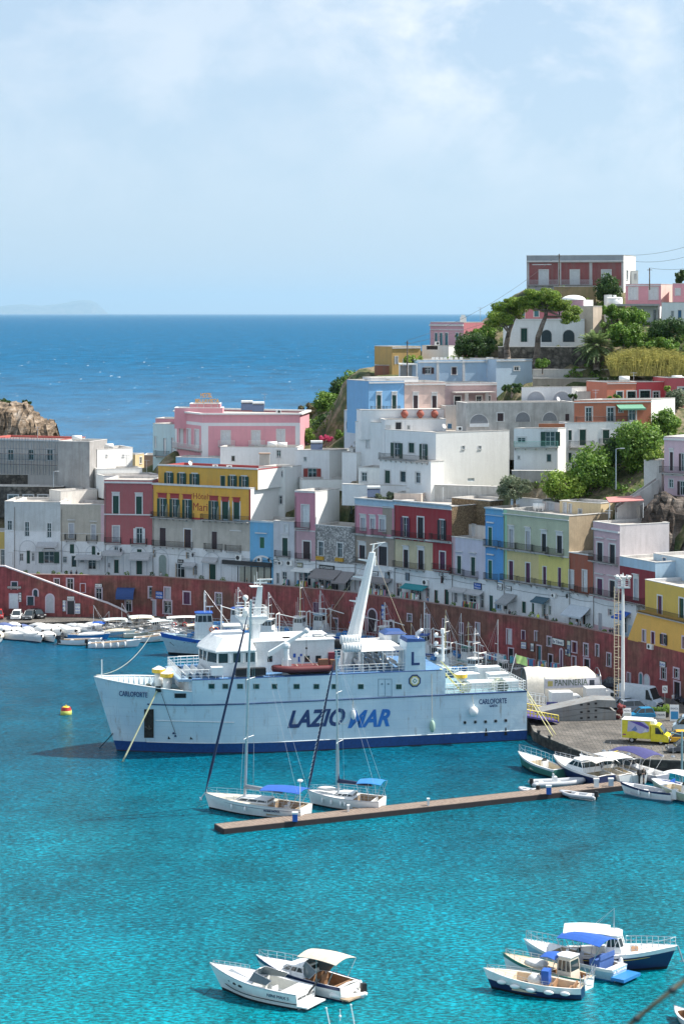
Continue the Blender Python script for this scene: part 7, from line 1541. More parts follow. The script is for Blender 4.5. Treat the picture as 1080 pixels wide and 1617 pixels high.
rib('light grey inflatable with a white console behind the pontoon',(842,1243),(921,1240),2.4);rib('small grey dinghy moored in front of the pontoon near the blue box',(938,1263),(884,1257),1.7,console=False)
rib('tiny grey dinghy left of the grey inflatable behind the pontoon',(846,1254),(820,1251),1.5,console=False)
b=Boat('fishing_launch','dark green hulled launch with white bow rails behind the grey inflatable','boat',(884,1228),(850,1218),2.6,1.0,1.7,hull=m_green,bottom=m_black,cock=(.05,.6),rail=m_gel,L=7.5);b.rails(.4,.99,.9);b.console(.4)
b=Boat('cabin_cruiser','navy hulled cabin cruiser with long side windows at the pontoon','boat',(958,1243),(896,1224),3.3,1.3,1.9,hull=m_navy,bottom=m_black,cock=(.03,.34),rail=m_gel,L=9.5,deckh=.1);b.cabin(.28,.74,2.7,1.25,slope=1.6,slopeb=.6,z=1.3,roof=m_gel);b.rails(.6,.98,.5);b.bimini(.04,.3,2.6,2.9,M((.66,.62,.56),.7),z0=1.2);b.seats(.1,2.4)
b=Boat('cabin_cruiser','white cruiser with a hardtop next to the navy cruiser','boat',(990,1240),(936,1222),3.2,1.2,1.8,cock=(.03,.42),L=9.0,deckh=.1);b.cabin(.40,.72,2.4,.9,slope=1.2,z=1.4);b.bimini(.1,.55,2.8,3.0,m_gel,z0=1.2,crown=.08);b.rails(.5,.98,.5);b.seats(.12,2.4,m_cream);b.screen(.5,2.5,1.0)
b=Boat('motor_boat','white open motor boat with curved steel arches beside the hardtop cruiser','boat',(1010,1238),(962,1221),2.8,1.1,1.6,cock=(.04,.6),L=8.0,inside=m_cream);b.screen(.6,2.3,.8);b.rails(.6,.98,.5);b.seats(.2,2.0);b.outboard(2);mb=MB();mb.tube([V((2,-1.2,1.1)),V((1.6,-1.1,2.6)),V((1.6,1.1,2.6)),V((2,1.2,1.1))],.05,5);b.part(mb,'arch',m_steel)
b=Boat('motor_boat','grey boat under a wide purple blue awning on white struts near the quay','boat',(1046,1236),(990,1222),2.8,.9,1.2,hull=M((.35,.36,.42),.5),cock=(.04,.7),L=9.5,inside=m_gel);b.bimini(.15,.78,3.0,3.1,M((.05,.05,.17),.8),z0=.9,crown=.3,poles=4,droop=.4);b.seats(.3,2.0);b.console(.5)
b=Boat('wooden_launch','white rowing launch with a navy stripe in front of the pontoon at the right','boat',(1062,1264),(986,1254),2.3,.9,1.35,hull=m_gel,bottom=m_ltblue,rail=m_navy,cock=(.05,.8),inside=M((.45,.47,.5),.7),tw=.6);b.fenders((.4,.62),1,.14);b.seats(.3,1.6,back=False);b.seats(.6,1.4,back=False);mb=MB();mb.bb(-.5,.0,-.35,.35,.2,1.3);b.part(mb,'outboard_cover',m_gel)
b=Boat('motor_boat','small blue and white boat behind the white rowing launch','boat',(1075,1248),(1032,1243),2.0,.7,1.0,hull=m_gel,bottom=m_blue,inside=m_blue,cock=(.05,.75));b.seats(.4,1.4,m_blue)
b=Boat('motor_boat','pale green centre console boat with a white T top cut by the right edge','boat',(1120,1272),(1060,1258),2.8,1.0,1.5,hull=M((.42,.48,.36),.5),cock=(.04,.75),L=8);b.console(.45,1.4,1.0);b.bimini(.25,.75,2.4,3.0,m_gel,z0=.9,crown=.08,poles=3);b.seats(.3,1.8)
q=random.Random(15);kinds=[('white',m_tarp),('white',M((.70,.70,.68),.85)),('cream',M((.60,.54,.42),.85)),('dark blue',m_tarpb),('pale grey',M((.46,.48,.5),.85))]
rows=[(1011,[(-4,2),(13,0),(33,0),(53,1),(73,0)],'front'),(1004.5,[(-8,4),(8,1),(24,0),(44,4),(62,1),(80,0),(98,0),(116,1)],'middle'),(999,[(0,3),(18,1),(36,3),(54,0),(72,1),(90,0),(108,4),(124,0),(138,1)],'back')]
ords=['leftmost','second','third','fourth','fifth','sixth','seventh','eighth','ninth']
for y,its,nm in rows:
 for k,(x,kd)in enumerate(its):
  b=Boat('covered_boat','%s covered boat in the %s row at the far left, %s of the row'%(kinds[kd][0],nm,ords[k]),'boat',(x-4,y-3.5),(x+13,y+1.5),2.2,.8,1.1,cock=(0,0),L=q.uniform(4.6,6.2),group='covered boats at the far left',n=10)
  b.root.rotation_euler[2]+=q.uniform(-.3,.3);b.cover(kinds[kd][1],q.uniform(.45,.85));b.outboard(1,k=.9)
for k,(st_,bo_,lb,hl,bt,L_)in enumerate((((94,1017),(140,1019),'white open fishing boat with a dark stern at the front of the left corner',m_gel,m_green,7),((140,1023),(205,1022),'long white boat hung with round fenders at the front of the left corner',m_gel,m_ltblue,8),((110,1008),(160,1011),'blue rimmed wooden boat behind the white open fishing boat',m_bblue,m_gel,7),((150,1003),(205,1006),'pale slim boat behind the long fender hung boat',m_ltblue,m_gel,7),((212,1014),(248,1013),'low grey white boat left of the big fishing vessel bow',m_gel,m_dark,5.5))):
 b=Boat('wooden_boat',lb,'boat',st_,bo_,2.3,.8,1.3,hull=hl,bottom=bt,cock=(.05,.75),inside=m_sand,tw=.55,L=L_,group='open boats in the left corner');b.seats(.3,1.6,back=False);b.seats(.6,1.4,m_wood,back=False)
 if k==1:b.fenders((.15,.3,.45,.6,.75),-1,.2);b.fenders((.15,.3,.45,.6,.75),1,.2)
 if k<2:b.outboard(1);
 if k==0:mb=MB();mb.bb(.1,.6,-.8,.8,.3,1.5);b.part(mb,'engine_box',m_dark)
 if k in(2,3):b.cover(kinds[k-1][1],.3,.3,.9)
for k,(st_,bo_,lb,c1,L_,dz)in enumerate((((160,1003),(200,1001),'blue grey workboat with a pale canopy in the left corner',M((.16,.24,.30),.5),8,0),((203,1002),(240,1001),'white boat with a small wheelhouse and cream canopy',m_gel,8,1),((232,1006),(262,1004),'cream hulled boat with a long white canopy',M((.6,.55,.42),.5),8,0),((258,1003),(316,1002),'white excursion boat with red lifebuoys on its rail behind the fishing vessel',m_gel,12,2),((200,998),(240,997),'white covered launch close to the quay wall in the left corner',m_gel,8,0))):
 b=Boat('harbour_boat',lb,'boat',st_,bo_,2.9,.9,1.4,hull=c1,bottom=m_dark,cock=(.05,.6),inside=m_sand,L=L_,group='canopied boats in the left corner');b.bimini(.05,.55,2.6,2.7+.2*dz,[M((.55,.62,.62),.7),M((.70,.62,.48),.7),m_gel][dz],z0=.9,crown=.12)
 if dz:b.cabin(.5,.7,2.0,1.5,slope=.2,z=1.0,roof=m_gel)
 b.rails(.3,.98,.7)
 if k==3:
  for xx in(.15,.3,.45):
   mb=MB();c=V((b.L*xx,-1.5,2.0));mb.tube([c+V((.35*math.cos(a),0,.35*math.sin(a)))for a in[i*math.pi/6 for i in range(13)]],.08,5);b.part(mb,'lifebuoy',m_red)
def trawler(label,stern,bow,B,fs,fb,cab,mh,hull=m_ltblue,trim=m_blue,L=None,wheel=(.3,.52),gear=True,seed=1,text_=None,name='fishing_vessel',mat_m=None,group=None):
 r_=random.Random(seed);b=Boat(name,label,'fishing boat',stern,bow,B,fs,fb,hull=hull,bottom=m_dark,rake=.12,tw=.85,cock=(.03,.28),deck=M((.3,.42,.45),.7),inside=m_sand,rail=trim,L=L,n=26,group=group)
 b.cabin(wheel[0],wheel[1],B*.62,cab*.5,mat=m_sup,slope=.1,z=fs,glass=False);z=fs+cab*.5;b.cabin(wheel[0]+.04,wheel[1]-.01,B*.55,cab*.5,mat=m_sup,slope=.12,z=z+.02,roof=trim,over=.2)
 zt=z+cab*.5;b.mast((wheel[0]+wheel[1])/2,mh,.1,z=zt,spread=((.5,1.0),(.8,.6)),mat=mat_m or m_white);b.rails(.5,.99,.9,n=10)
 mb=MB();x=b.L*.28;mb.rod((x,1,fs),(x,1,fs+cab+1),.09);mb.rod((x,-1,fs),(x,-1,fs+cab+1),.09);mb.rod((x,-1,fs+cab+1),(x,1,fs+cab+1),.09);mb.rod((x,0,fs+cab+1),(b.L*.02,0,fs+cab*.8+1),.07);b.part(mb,'gantry',m_white)
 mb=MB();xx=b.L*(wheel[0]+.08);mb.bb(xx-.6,xx+.6,-.08,.08,zt+.9,zt+1.05);mb.rod((xx,0,zt),(xx,0,zt+.9),.06);mb.rod((xx+.8,.6,zt),(xx+.8,.6,zt+2.6),.025,n=4);mb.rod((xx+.9,-.6,zt),(xx+.9,-.6,zt+3.2),.025,n=4);b.part(mb,'radar',m_white)
 if gear:
  mb=MB();mb.smooth=True
  for k in range(5):mb.ball((b.L*r_.uniform(.06,.26),r_.uniform(-B*.3,B*.3),fs*.5+.3),r_.uniform(.35,.6),8,6,sq=(1.3,1,.8))
  b.part(mb,'net_heap',M((.06,.18,.22),.9,0,.5));mb=MB()
  for k in range(4):x=b.L*r_.uniform(.58,.85);y=r_.uniform(-.8,.8);mb.bb(x-.35,x+.35,y-.3,y+.3,b.sheer(.7),b.sheer(.7)+r_.uniform(.3,.7))
  b.part(mb,'fish_crate',m_bblue)
 return b
b=trawler('pale blue fishing vessel with a blue roofed wheelhouse at the left behind the ferry bow',(382,1032),(267,1034),4.8,2.1,3.6,4.6,3.6,hull=M((.42,.55,.60),.45),wheel=(.36,.66),seed=3)
btext(b,'2 GA 919',(b.L*.74,-b.hb(.74)*.98-.05,2.05),(b.L*.60,-b.hb(.60)*.98-.05,2.0),.32,m_navy,(0,0,0))if False else None
_m=wmat(b.root)
for sg in(1,):
 p0,p1=(b.L*.80,b.hb(.80)*.95,2.15),(b.L*.64,b.hb(.64)*.97,2.05);btext(b,'2 GA 919',p0,p1,.36,m_navy,(0,.12,0));p=HP
mb=MB();q0=V((b.L*.93,b.hb(.93)*.9+.06,2.1));mb.plate([q0+V((.7,-.15,0)),q0+V((0,.05,.6)),q0+V((-.7,.12,0)),q0+V((0,-.02,-.6))],(0,.05,0));b.part(mb,'anchor_plate',m_black)
for k,(x,lb)in enumerate(((.42,0),(.36,0))):mb=MB();c=V((b.L*x,1.6,4.2));mb.tube([c+V((.35*math.cos(a),0,.35*math.sin(a)))for a in[i*math.pi/6 for i in range(13)]],.08,5);b.part(mb,'lifebuoy',m_orange)
mb=MB();mb.bb(b.L*.02,b.L*.26,-1.8,1.8,4.6,4.7);
for x in(.3,b.L*.13,b.L*.25):
 for y in(-1.7,1.7):mb.rod((x,y,1.9),(x,y,4.6),.05)
b.part(mb,'aft_canopy',m_tarp)
FV=[('white trawler with a dark crane arm moored behind the ferry wheelhouse',(470,1024),(415,1022),4.2,1.6,2.6,3.0,4.5,m_gel,m_gel,12,5),('blue hulled trawler with tall thin masts behind the ferry deckhouse',(515,1018),(470,1016),4,1.6,2.4,2.8,6.0,m_bblue,m_gel,11,6),('white fishing boat with a flat canopy behind the ferry crane',(545,1016),(500,1013),4,1.4,2.2,3.2,4.0,m_gel,m_ltblue,11,7),('small white trawler behind the leaning ferry mast',(600,1022),(560,1020),3.6,1.3,2.0,2.6,4.2,m_gel,m_blue,10,8),('dark green trawler piled with nets between ferry funnel and quay',(745,1068),(690,1063),4,1.5,2.3,2.4,5.0,m_green,m_gel,11,9),('white trawler with a yellow mast behind the ferry funnel',(710,1046),(660,1044),3.8,1.4,2.2,2.8,5.2,m_gel,m_blue,10,10),('teal fishing boat with a short mast near the quay behind the ferry stern',(786,1082),(738,1076),3.6,1.3,2.0,2.2,4.6,M((.05,.22,.26),.5),m_gel,10,11),('grey white fishing boat moored against the quay behind the aft deck',(765,1060),(722,1052),3.4,1.2,1.9,2.0,4.0,m_gel,m_green,9,12),('pale fishing boat behind the ferry awning',(640,1030),(600,1027),3.6,1.3,2.0,2.6,4.0,m_ltblue,m_gel,9,13),('white harbour tender with a blue stripe right of the pale blue vessel',(420,1008),(372,1006),4,1.5,2.2,3.4,3.6,m_gel,m_blue,12,14)]
for lb,st_,bo_,B_,fs,fb_,cb,mh,hl,tr,L_,sd_ in FV:trawler(lb,st_,bo_,B_,fs,fb_,cb,mh,hl,tr,L=L_,seed=sd_,group='fishing boats behind the ferry',mat_m=M((.62,.55,.30),.6)if sd_%3==0 else None)
p=G(105,1128);t=thing('mooring_buoy','round buoy with a red band above a yellow green base floating alone','buoy',p);mb=MB();mb.smooth=True;mb.rod(p-V((0,0,.3)),p+V((0,0,.55)),.78,.78,16);mb.smooth=False;mb.build('base',M((.45,.5,.10),.6),t,world=True)
mb=MB();mb.rod(p+V((0,0,.55)),p+V((0,0,1.0)),.74,.6,16);mb.build('band',m_red,t,world=True);mb=MB();mb.rod(p+V((0,0,1.0)),p+V((0,0,1.1)),.5,.4,16);mb.rod(p+V((0,0,1.1)),p+V((0,0,1.3)),.08);mb.build('top',m_yel,t,world=True)
rope('long thin mooring line from the ferry bow to the pale blue vessel',[FM@V((FL+2.6,0,9.6)),W(240,1001,350)],.035,M((.5,.5,.42),.8),1.6)
rope('bow mooring line of the larger sailing yacht',[G(326,1270,1.6),G(312,1275,0)],.02,m_rope);rope('bow line of the white motor yacht',[G(334,1560,1.6),G(322,1572,0)],.02,m_dark)
mb=MB();a,c=W(985,1625,12),W(1090,1540,12);mb.tube([a,a.lerp(c,.35)+V((0,0,.002)),c],.014,8);t=thing('cable','blurred dark cable with knots across the lower right corner','cable',a);mb.build('strand',M((.10,.09,.06),.8),t,world=True);mb=MB()
for k in(.19,.72,.96):p=a.lerp(c,k);mb.ball(p,.022,8,6,sq=(1.2,1,1))
mb.build('knot',m_dark,t,world=True)
q=random.Random(31);nm=['first','second','third','fourth','fifth','sixth','seventh']
for k,(x,y,dx)in enumerate(((150,1000,18),(172,1004,-16),(196,1007,18),(216,1002,-18),(244,1009,16),(290,1008,16))):
 b=Boat('small_launch','small white launch with little cabin in the left corner, %s from the left'%nm[k],'boat',(x,y),(x+dx,y-.8),2.1,.75,1.2,hull=(m_gel,M((.50,.58,.62),.5),m_cream)[k%3],bottom=m_dark,cock=(.05,.5),inside=m_sand,L=q.uniform(5,6.5),group='small launches in the left corner',n=14);b.cabin(.5,.74,1.5,.7,slope=.8,z=.8);b.rails(.55,.98,.45,n=4)
 if k%2:b.bimini(.08,.5,1.9,2.2,(m_gel,m_blue,m_cream)[k%3],z0=.7)
 b.mast(.5,q.uniform(2,4.5),.05,z=1.4)
for k,(x,y,dx)in enumerate(((648,1046,20),(676,1052,-18),(704,1054,18),(730,1058,-16),(760,1072,16),(560,1014,18),(586,1016,18))):
 b=Boat('small_launch','small working launch with a pole mast behind the ferry, %s in the line'%nm[k],'boat',(x,y),(x+dx,y-1),2.3,.9,1.4,hull=(m_gel,M((.05,.22,.26),.5),m_bblue,m_cream)[k%4],bottom=m_dark,cock=(.05,.5),inside=m_sand,L=q.uniform(6,7.5),group='working launches behind the ferry',n=14);b.cabin(.45,.66,1.6,1.7,slope=.15,z=.8,roof=(m_gel,m_blue)[k%2]);b.rails(.55,.98,.6,n=4)
 b.mast(.4,q.uniform(5,8),.07,z=1.4,mat=(m_white,M((.45,.33,.12),.6))[k%2],spread=((.5,.6),));mb=MB();mb.smooth=True
 for j in range(4):mb.ball((b.L*q.uniform(.06,.4),q.uniform(-.7,.7),.9),q.uniform(.25,.45),7,5)
 b.part(mb,'net_heap',M(q.choice([(.1,.3,.2),(.5,.4,.05),(.05,.12,.35)]),.9,0,.4))
m_tyre=M((.015,.015,.016),.9);m_rim=M((.45,.46,.48),.4,.6);m_lamp=M((.7,.7,.68),.2);m_tail=M((.4,.02,.02),.3);m_plate=M((.7,.7,.68),.5)
def wheels(t,xs,w,r=.32):
 for x in xs:
  for y in(w/2-.12,-w/2+.12):
   mb=MB();mb.rod((x,y-.1,r),(x,y+.1,r),r,n=14);o=mb.build('wheel',m_tyre,t);mb=MB();mb.rod((x,y-.115,r),(x,y+.115,r),r*.58,n=10);mb.build('rim',m_rim,o)
def car(label,px,py,rz,col,L=4.1,Wd=1.72,Hh=1.5,style='hatch',name='parked_car'):
 t=thing(name,label,'car',G(px,py,QZ+.01),R(rz),'cars parked on the quay');Wd2=Wd/2;prof={'hatch':[(-.5,.35),(-.5,.62),(-.47,.78),(-.30,.82),(.18,.80),(.44,.70),(.5,.55),(.5,.35)],'suv':[(-.5,.35),(-.5,.7),(-.47,.82),(-.3,.86),(.2,.86),(.45,.78),(.5,.6),(.5,.35)]}[style]
 k=Hh/1.5;mb=MB();rings=[]
 for y,s_ in((-Wd2,.965),(-Wd2*.93,1),(Wd2*.93,1),(Wd2,.965)):rings.append([(x*L*s_,y,.22+(z-.35)*1.25*k*(1 if abs(y)<Wd2*.95 else .97))for x,z in prof])
 mb.loft(rings);mb.build('body',col,t)
 z0=.22+(.82-.35)*1.25*k-.02;z1=Hh;gl=[(-.46,.26),(-.38,.12)]if style=='hatch' else[(-.47,.28),(-.42,.16)]
 mb=MB();mb.loft([[(gl[0][0]*L,-Wd2*.9,z0),(gl[0][1]*L,-Wd2*.9,z0-.02),(gl[0][1]*L,Wd2*.9,z0-.02),(gl[0][0]*L,Wd2*.9,z0)],[(gl[1][0]*L,-Wd2*.74,z1-.05),(gl[1][1]*L-.25,-Wd2*.74,z1-.05),(gl[1][1]*L-.25,Wd2*.74,z1-.05),(gl[1][0]*L,Wd2*.74,z1-.05)]]);mb.build('windows',m_glass,t)
 mb=MB();mb.loft([[(gl[1][0]*L,-Wd2*.75,z1-.055),(gl[1][1]*L-.22,-Wd2*.75,z1-.055),(gl[1][1]*L-.22,Wd2*.75,z1-.055),(gl[1][0]*L,Wd2*.75,z1-.055)],[(gl[1][0]*L+.15,-Wd2*.62,z1),(gl[1][1]*L-.42,-Wd2*.62,z1),(gl[1][1]*L-.42,Wd2*.62,z1),(gl[1][0]*L+.15,Wd2*.62,z1)]])
 for x0,x1 in((gl[0][0],gl[1][0]),(gl[0][1],gl[1][1]-.25/L),(-.08,-.09)):
  for sg in(1,-1):mb.rod((x0*L,sg*Wd2*.9,z0),(x1*L,sg*Wd2*.75,z1-.05),.04,n=4)
 mb.build('roof',col,t)
 for sg in(1,-1):mb=MB();mb.box((L*.485,sg*Wd2*.72,.62*k+.05),(.1,.34,.16));mb.build('headlight',m_lamp,t);mb=MB();mb.box((-L*.49,sg*Wd2*.8,.7*k),(.06,.22,.2));mb.build('tail_light',m_tail,t);mb=MB();mb.box((gl[0][1]*L-.15,sg*(Wd2+.1),z0+.08),(.1,.18,.13));mb.build('mirror',col,t)
 mb=MB();mb.box((L*.492,0,.48),(.06,Wd*.6,.16));mb.build('grille',m_dark,t);mb=MB();mb.box((L*.503,0,.38),(.03,.5,.11));mb.build('number_plate',m_plate,t);wheels(t,(-L*.31,L*.31),Wd);return t
car('red car cut by the left edge on the quay',-2,976,-80,m_red);car('white small car facing the camera at the left end of the quay',27,977,-88,m_gel);car('dark grey hatchback beside the white small car',47,977,-95,M((.10,.11,.12),.3));car('black car half behind the dark grey hatchback',60,975,-60,M((.02,.02,.025),.3))
car('silver people carrier behind the light mast',1002,1124,12,M((.32,.36,.42),.25,.2),L=4.4,Hh=1.65,style='suv');car('bright blue little car beside the white sign board',1012,1134,190,M((.02,.22,.42),.25),L=3.5,Wd=1.55,Hh=1.45);car('silver blue car behind the small box truck',976,1118,200,M((.40,.45,.52),.25,.2))
car('yellow and orange car right of the yellow van',1070,1172,178,M((.72,.42,.04),.35),L=4.2);car('dark grey car cut by the right edge below the yellow car',1078,1187,185,M((.08,.09,.11),.3));car('pale blue car at the right edge behind the yellow one',1090,1168,175,M((.45,.55,.65),.3))
car('silver car between the marquee and the quay wall',898,1074,160,M((.35,.38,.4),.3,.2));car('dark car parked near the light mast ladder',962,1086,170,M((.05,.06,.08),.3))
def van(label,px,py,rz,col,L=5.6,Wd=2.0,Hh=2.5,box=None,boxcol=None,name='delivery_van',H0=None):
 t=thing(name,label,'van',G(px,py,QZ+.01),R(rz));w=Wd/2;H0=H0 or Hh;xc=L*.5;mb=MB()
 x0=-L*.5 if not box else L*.5-2.25
 side=[(x0,.35),(xc,.35),(xc,.9),(xc-.08,1.08),(xc-.5,1.3),(xc-1.18,H0-.12),(xc-1.45,H0),(x0,H0)]
 mb.loft([[(x,-w,z)for x,z in side],[(x,-w*.96 if z>1.25 else-w,z)for x,z in side],[(x,w,z)for x,z in side]]if False else[[(x,-w*(1 if z<1.3 else .93),z)for x,z in side],[(x,w*(1 if z<1.3 else .93),z)for x,z in side]]);mb.build('body',col,t)
 mb=MB();a=V((xc-.53,0,1.33));c=V((xc-1.15,0,H0-.17));n_=V((.045,0,.035));mb.plate([a+V((0,-w*.86,0))+n_,a+V((0,w*.86,0))+n_,c+V((0,w*.78,0))+n_,c+V((0,-w*.78,0))+n_],(-.06,0,-.04));mb.build('windscreen',m_glass,t)
 for sg in(1,-1):
  mb=MB();y=sg*(w+.012);mb.plate([(xc-.75,y,1.3),(xc-1.65,y,1.3),(xc-1.65,y*.955,H0-.3),(xc-1.3,y*.955,H0-.3)],(0,-sg*.05,0));mb.build('side_window',m_glass,t)
  mb=MB();mb.box((xc-.03,sg*w*.74,.9),(.12,.36,.26));mb.build('headlight',m_lamp,t);mb=MB();mb.box((xc-.7,sg*(w+.18),1.45),(.12,.2,.32));mb.build('mirror',m_dark,t)
 mb=MB();mb.box((xc+.02,0,.55),(.12,Wd*.92,.32));mb.build('bumper',m_dark,t);mb=MB();mb.box((xc+.02,0,.85),(.06,Wd*.5,.12));mb.build('grille',m_dark,t);mb=MB();mb.box((xc+.09,0,.5),(.03,.52,.11));mb.build('number_plate',m_plate,t)
 if box:mb=MB();mb.bb(-L*.5,xc-2.3,-w-.08,w+.08,.62,box);bo=mb.build('cargo_box',boxcol or m_gel,t);mb=MB();mb.bb(-L*.5-.02,xc-2.25,-w-.11,w+.11,box,box+.05);mb.bb(-L*.5-.01,-L*.5+.08,-w-.1,w+.1,.6,box);mb.build('edge_trim',m_gel,bo)
 wheels(t,(-L*.28,L*.5-.95),Wd,.36);return t
yv=van('yellow refrigerated delivery van with purple pictures on its side',1020,1172,-19,M((.72,.62,.03),.35),L=5.9,Wd=2.05,box=2.85,boxcol=M((.66,.58,.04),.4),H0=2.4)
mb=MB();mb.loft([[(.65,-.75,2.3),(1.3,-.7,2.3),(1.3,.7,2.3),(.65,.75,2.3)],[(.65,-.75,2.85),(1.1,-.6,2.8),(1.1,.6,2.8),(.65,.75,2.85)]]);mb.build('cooling_unit',m_gel,yv)
Y_=-(2.05/2+.085)
def decal(poly,name,mat,k=0.0):mb=MB();mb.plate([(x,Y_-k,z)for x,z in poly],(0,-.012,0));return mb.build(name,mat,yv)
decal([(-2.1,2.75),(-.1,2.75),(.55,2.2),(.55,1.6),(-.6,1.25),(-1.4,1.55),(-2.2,1.4)],'side_picture',M((.42,.42,.62),.5));decal([(-1.9,2.74),(-.6,2.74),(.5,2.1),(.5,1.85),(-.9,2.35)],'picture_band',M((.09,.06,.35),.5),.014);decal([(-1.7,1.6),(-1.2,2.2),(-.9,1.7),(-1.2,1.5)],'picture_shape',M((.12,.2,.45),.5),.014);decal([(-.3,1.4),(.1,1.9),(.4,1.5)],'picture_shape',M((.6,.62,.7),.5),.014)
decal([(-2.75,1.1),(-2.4,1.1),(-2.35,.95),(-2.8,.95)],'round_badge',M((.3,.05,.2),.5))
van('big white panel van with a tall roof behind the light mast',1010,1116,-38,M((.50,.58,.66),.4),L=6.2,Wd=2.1,Hh=2.9)
van('white box truck in front of the marquee',898,1121,8,m_gel,L=5.2,Wd=1.9,box=2.5,H0=2.1,name='box_truck');van('second white box truck nearer the light mast',951,1113,8,m_gel,L=5.0,Wd=1.9,box=2.45,H0=2.1,name='box_truck');van('pale blue van cut by the right edge above the yellow car',1094,1158,170,M((.42,.55,.65),.4),L=5.2,Hh=2.3)
A,B=G(832,1113,QZ),G(950,1112,QZ);A.y+=5;B.y+=5;d=(B-A).normalized();n_=V((-d.y,d.x,0));t=thing('marquee','long off white marquee tent on the quay behind the ferry stern','tent',A.lerp(B,.5));L_=(B-A).length;mb=MB();rg=[]
for i in range(15):
 k=i/14;c=A+d*(L_*k);hgt=4.3+.12*math.sin(k*11)-(1.0*max(0,k-.86)/.14);rg.append([c+n_*(3.4*math.cos(a))*-1+V((0,0,hgt*math.sin(a)**.55+.05*math.sin(k*40+j)))for j,a in enumerate([math.pi*q/8 for q in range(9)])])
mb.smooth=True;mb.loft(rg,closed=False,caps=False);mb.smooth=False;mb.add(rg[-1],[tuple(range(9))]);mb.build('canvas',M((.66,.62,.54),.85,0,.15),t,world=True)
mb=MB()
for k in(0,.33,.66,1):c=A+d*(L_*k);mb.tube([c+n_*(-3.35*math.cos(a))+V((0,0,4.2*math.sin(a)**.55))for a in[math.pi*q/8 for q in range(9)]],.06,5)
mb.build('frame',m_steel,t,world=True)
a,c=G(861,1116,QZ),G(948,1113,QZ);fa=Fa(a.xy+V((0,1.4)),c.xy+V((0,1.4)));t=thing('banner','long white banner on posts in front of the marquee','banner',fa.p(fa.L/2,QZ));mb=MB();z1=zat(900,1073,fa.A.y);z0=zat(900,1087.5,fa.A.y)
mb.plate([fa.p(0,z0),fa.p(fa.L,z0),fa.p(fa.L,z1+.1),fa.p(fa.L/2,z1-.12),fa.p(0,z1+.05)],fa.p(0,0,.03)-fa.p(0,0,0));mb.build('cloth',M((.62,.60,.64),.8),t,world=True);text('lettering','PANINERIA',(z1-z0)*.95,fa.p(fa.L*.18,z0+.35,.05),(*fa.u,0),(0,0,1),M((.12,.16,.12),.7),t,.01,width=fa.L*.6,bold=.01)
for k in(0,1):mb=MB();mb.rod(fa.p(fa.L*k,QZ),fa.p(fa.L*k,z1+.3),.06);mb.build('post',m_steel,t,world=True)
for nm,u,cc in(('badge',.1,(.5,.42,.15)),('bottle_picture',.86,(.03,.04,.06))):mb=MB();fa.box(mb,fa.L*u-.35,fa.L*u+.35,z0+.3,z1-.25,.032,.05);mb.build(nm,M(cc,.7),t,world=True)
a,c=G(834,1122,QZ),G(862,1126,QZ);mb=MB();mb.rail([a,c],2.2,.05,.6,2);mb.rail([a+V((0,3,0)),c+V((0,3,0))],2.0,.04,.8,2);solo(mb,'barrier_fence',m_white,'white tubular barrier between the ferry stern and the blue banner','fence')
a,c=G(862,1126,QZ),G(880,1126,QZ);fa=Fa(a.xy,c.xy);t=thing('barrier_banner','blue banner with a green round badge beside the box truck','banner',a);mb=MB();fa.box(mb,0,fa.L,QZ+.5,QZ+1.5,0,.04);mb.build('cloth',M((.10,.10,.32),.7),t,world=True);mb=MB();p=fa.p(fa.L/2,QZ+1.0,.045);mb.plate([p+fa.p(math.cos(k*.785)*.32,0,0)-fa.p(0,0,0)+V((0,0,math.sin(k*.785)*.32))for k in range(8)],fa.p(0,0,.01)-fa.p(0,0,0));mb.build('badge',M((.3,.5,.2),.6),t,world=True);mb=MB();mb.rod(fa.p(0,QZ),fa.p(0,QZ+1.6),.04);mb.rod(fa.p(fa.L,QZ),fa.p(fa.L,QZ+1.6),.04);mb.build('post',m_steel,t,world=True)
m_grs=PL((.26,.27,.27),.6,(.25,.14,.08))
base=[G(858,1139,QZ),G(972,1137,QZ)];fa=Fa(base[0].xy,base[1].xy)
for k,(lb,prof)in enumerate((('grey wedge shaped steel ramp section at the bottom of the stack',[(0,0),(fa.L,0),(fa.L,1.45),(fa.L*.55,1.2),(0,.15)]),('middle grey steel ramp section of the stack with three holes',[(.0,.2),(fa.L*.55,1.25),(fa.L,1.5),(fa.L,1.62),(fa.L*.7,2.35),(.4,1.45),(0,1.1)]),('top grey steel ramp section lying sloped on the stack',[(-.5,1.5),(.4,1.5),(fa.L*.7,2.4),(fa.L,2.3),(fa.L,3.6),(fa.L*.74,3.75),(-.2,1.75)]))):
 t=thing('ramp_section',lb,'ramp',fa.p(fa.L/2,QZ+.3*k));mb=MB();mb.plate([fa.p(u,QZ+z*.72+.01,0)for u,z in prof],fa.p(0,0,-3.4)-fa.p(0,0,0));mb.build('plate',m_grs,t,world=True)
 for u in(.52,.62,.72):mb=MB();zc=QZ+.72*([.45,1.55,2.9][k]+(u-.5)*[.8,1.2,1.0][k]);fa.box(mb,fa.L*u-.17,fa.L*u+.17,zc-.12,zc+.12,.003,.03);mb.build('lifting_hole',m_black,t,world=True)
mb=MB();rr=random.Random(2)
for k in range(16):p=fa.p(fa.L+.5+rr.uniform(-.2,.7),QZ+.2+rr.uniform(0,1.6),-rr.uniform(0,2));mb.ball(p,rr.uniform(.2,.34),7,5)
mb.smooth=True;solo(mb,'net_floats',M((.22,.05,.05),.9,0,.4),'heap of dark red net floats at the right end of the grey ramps','net',kind='stuff')
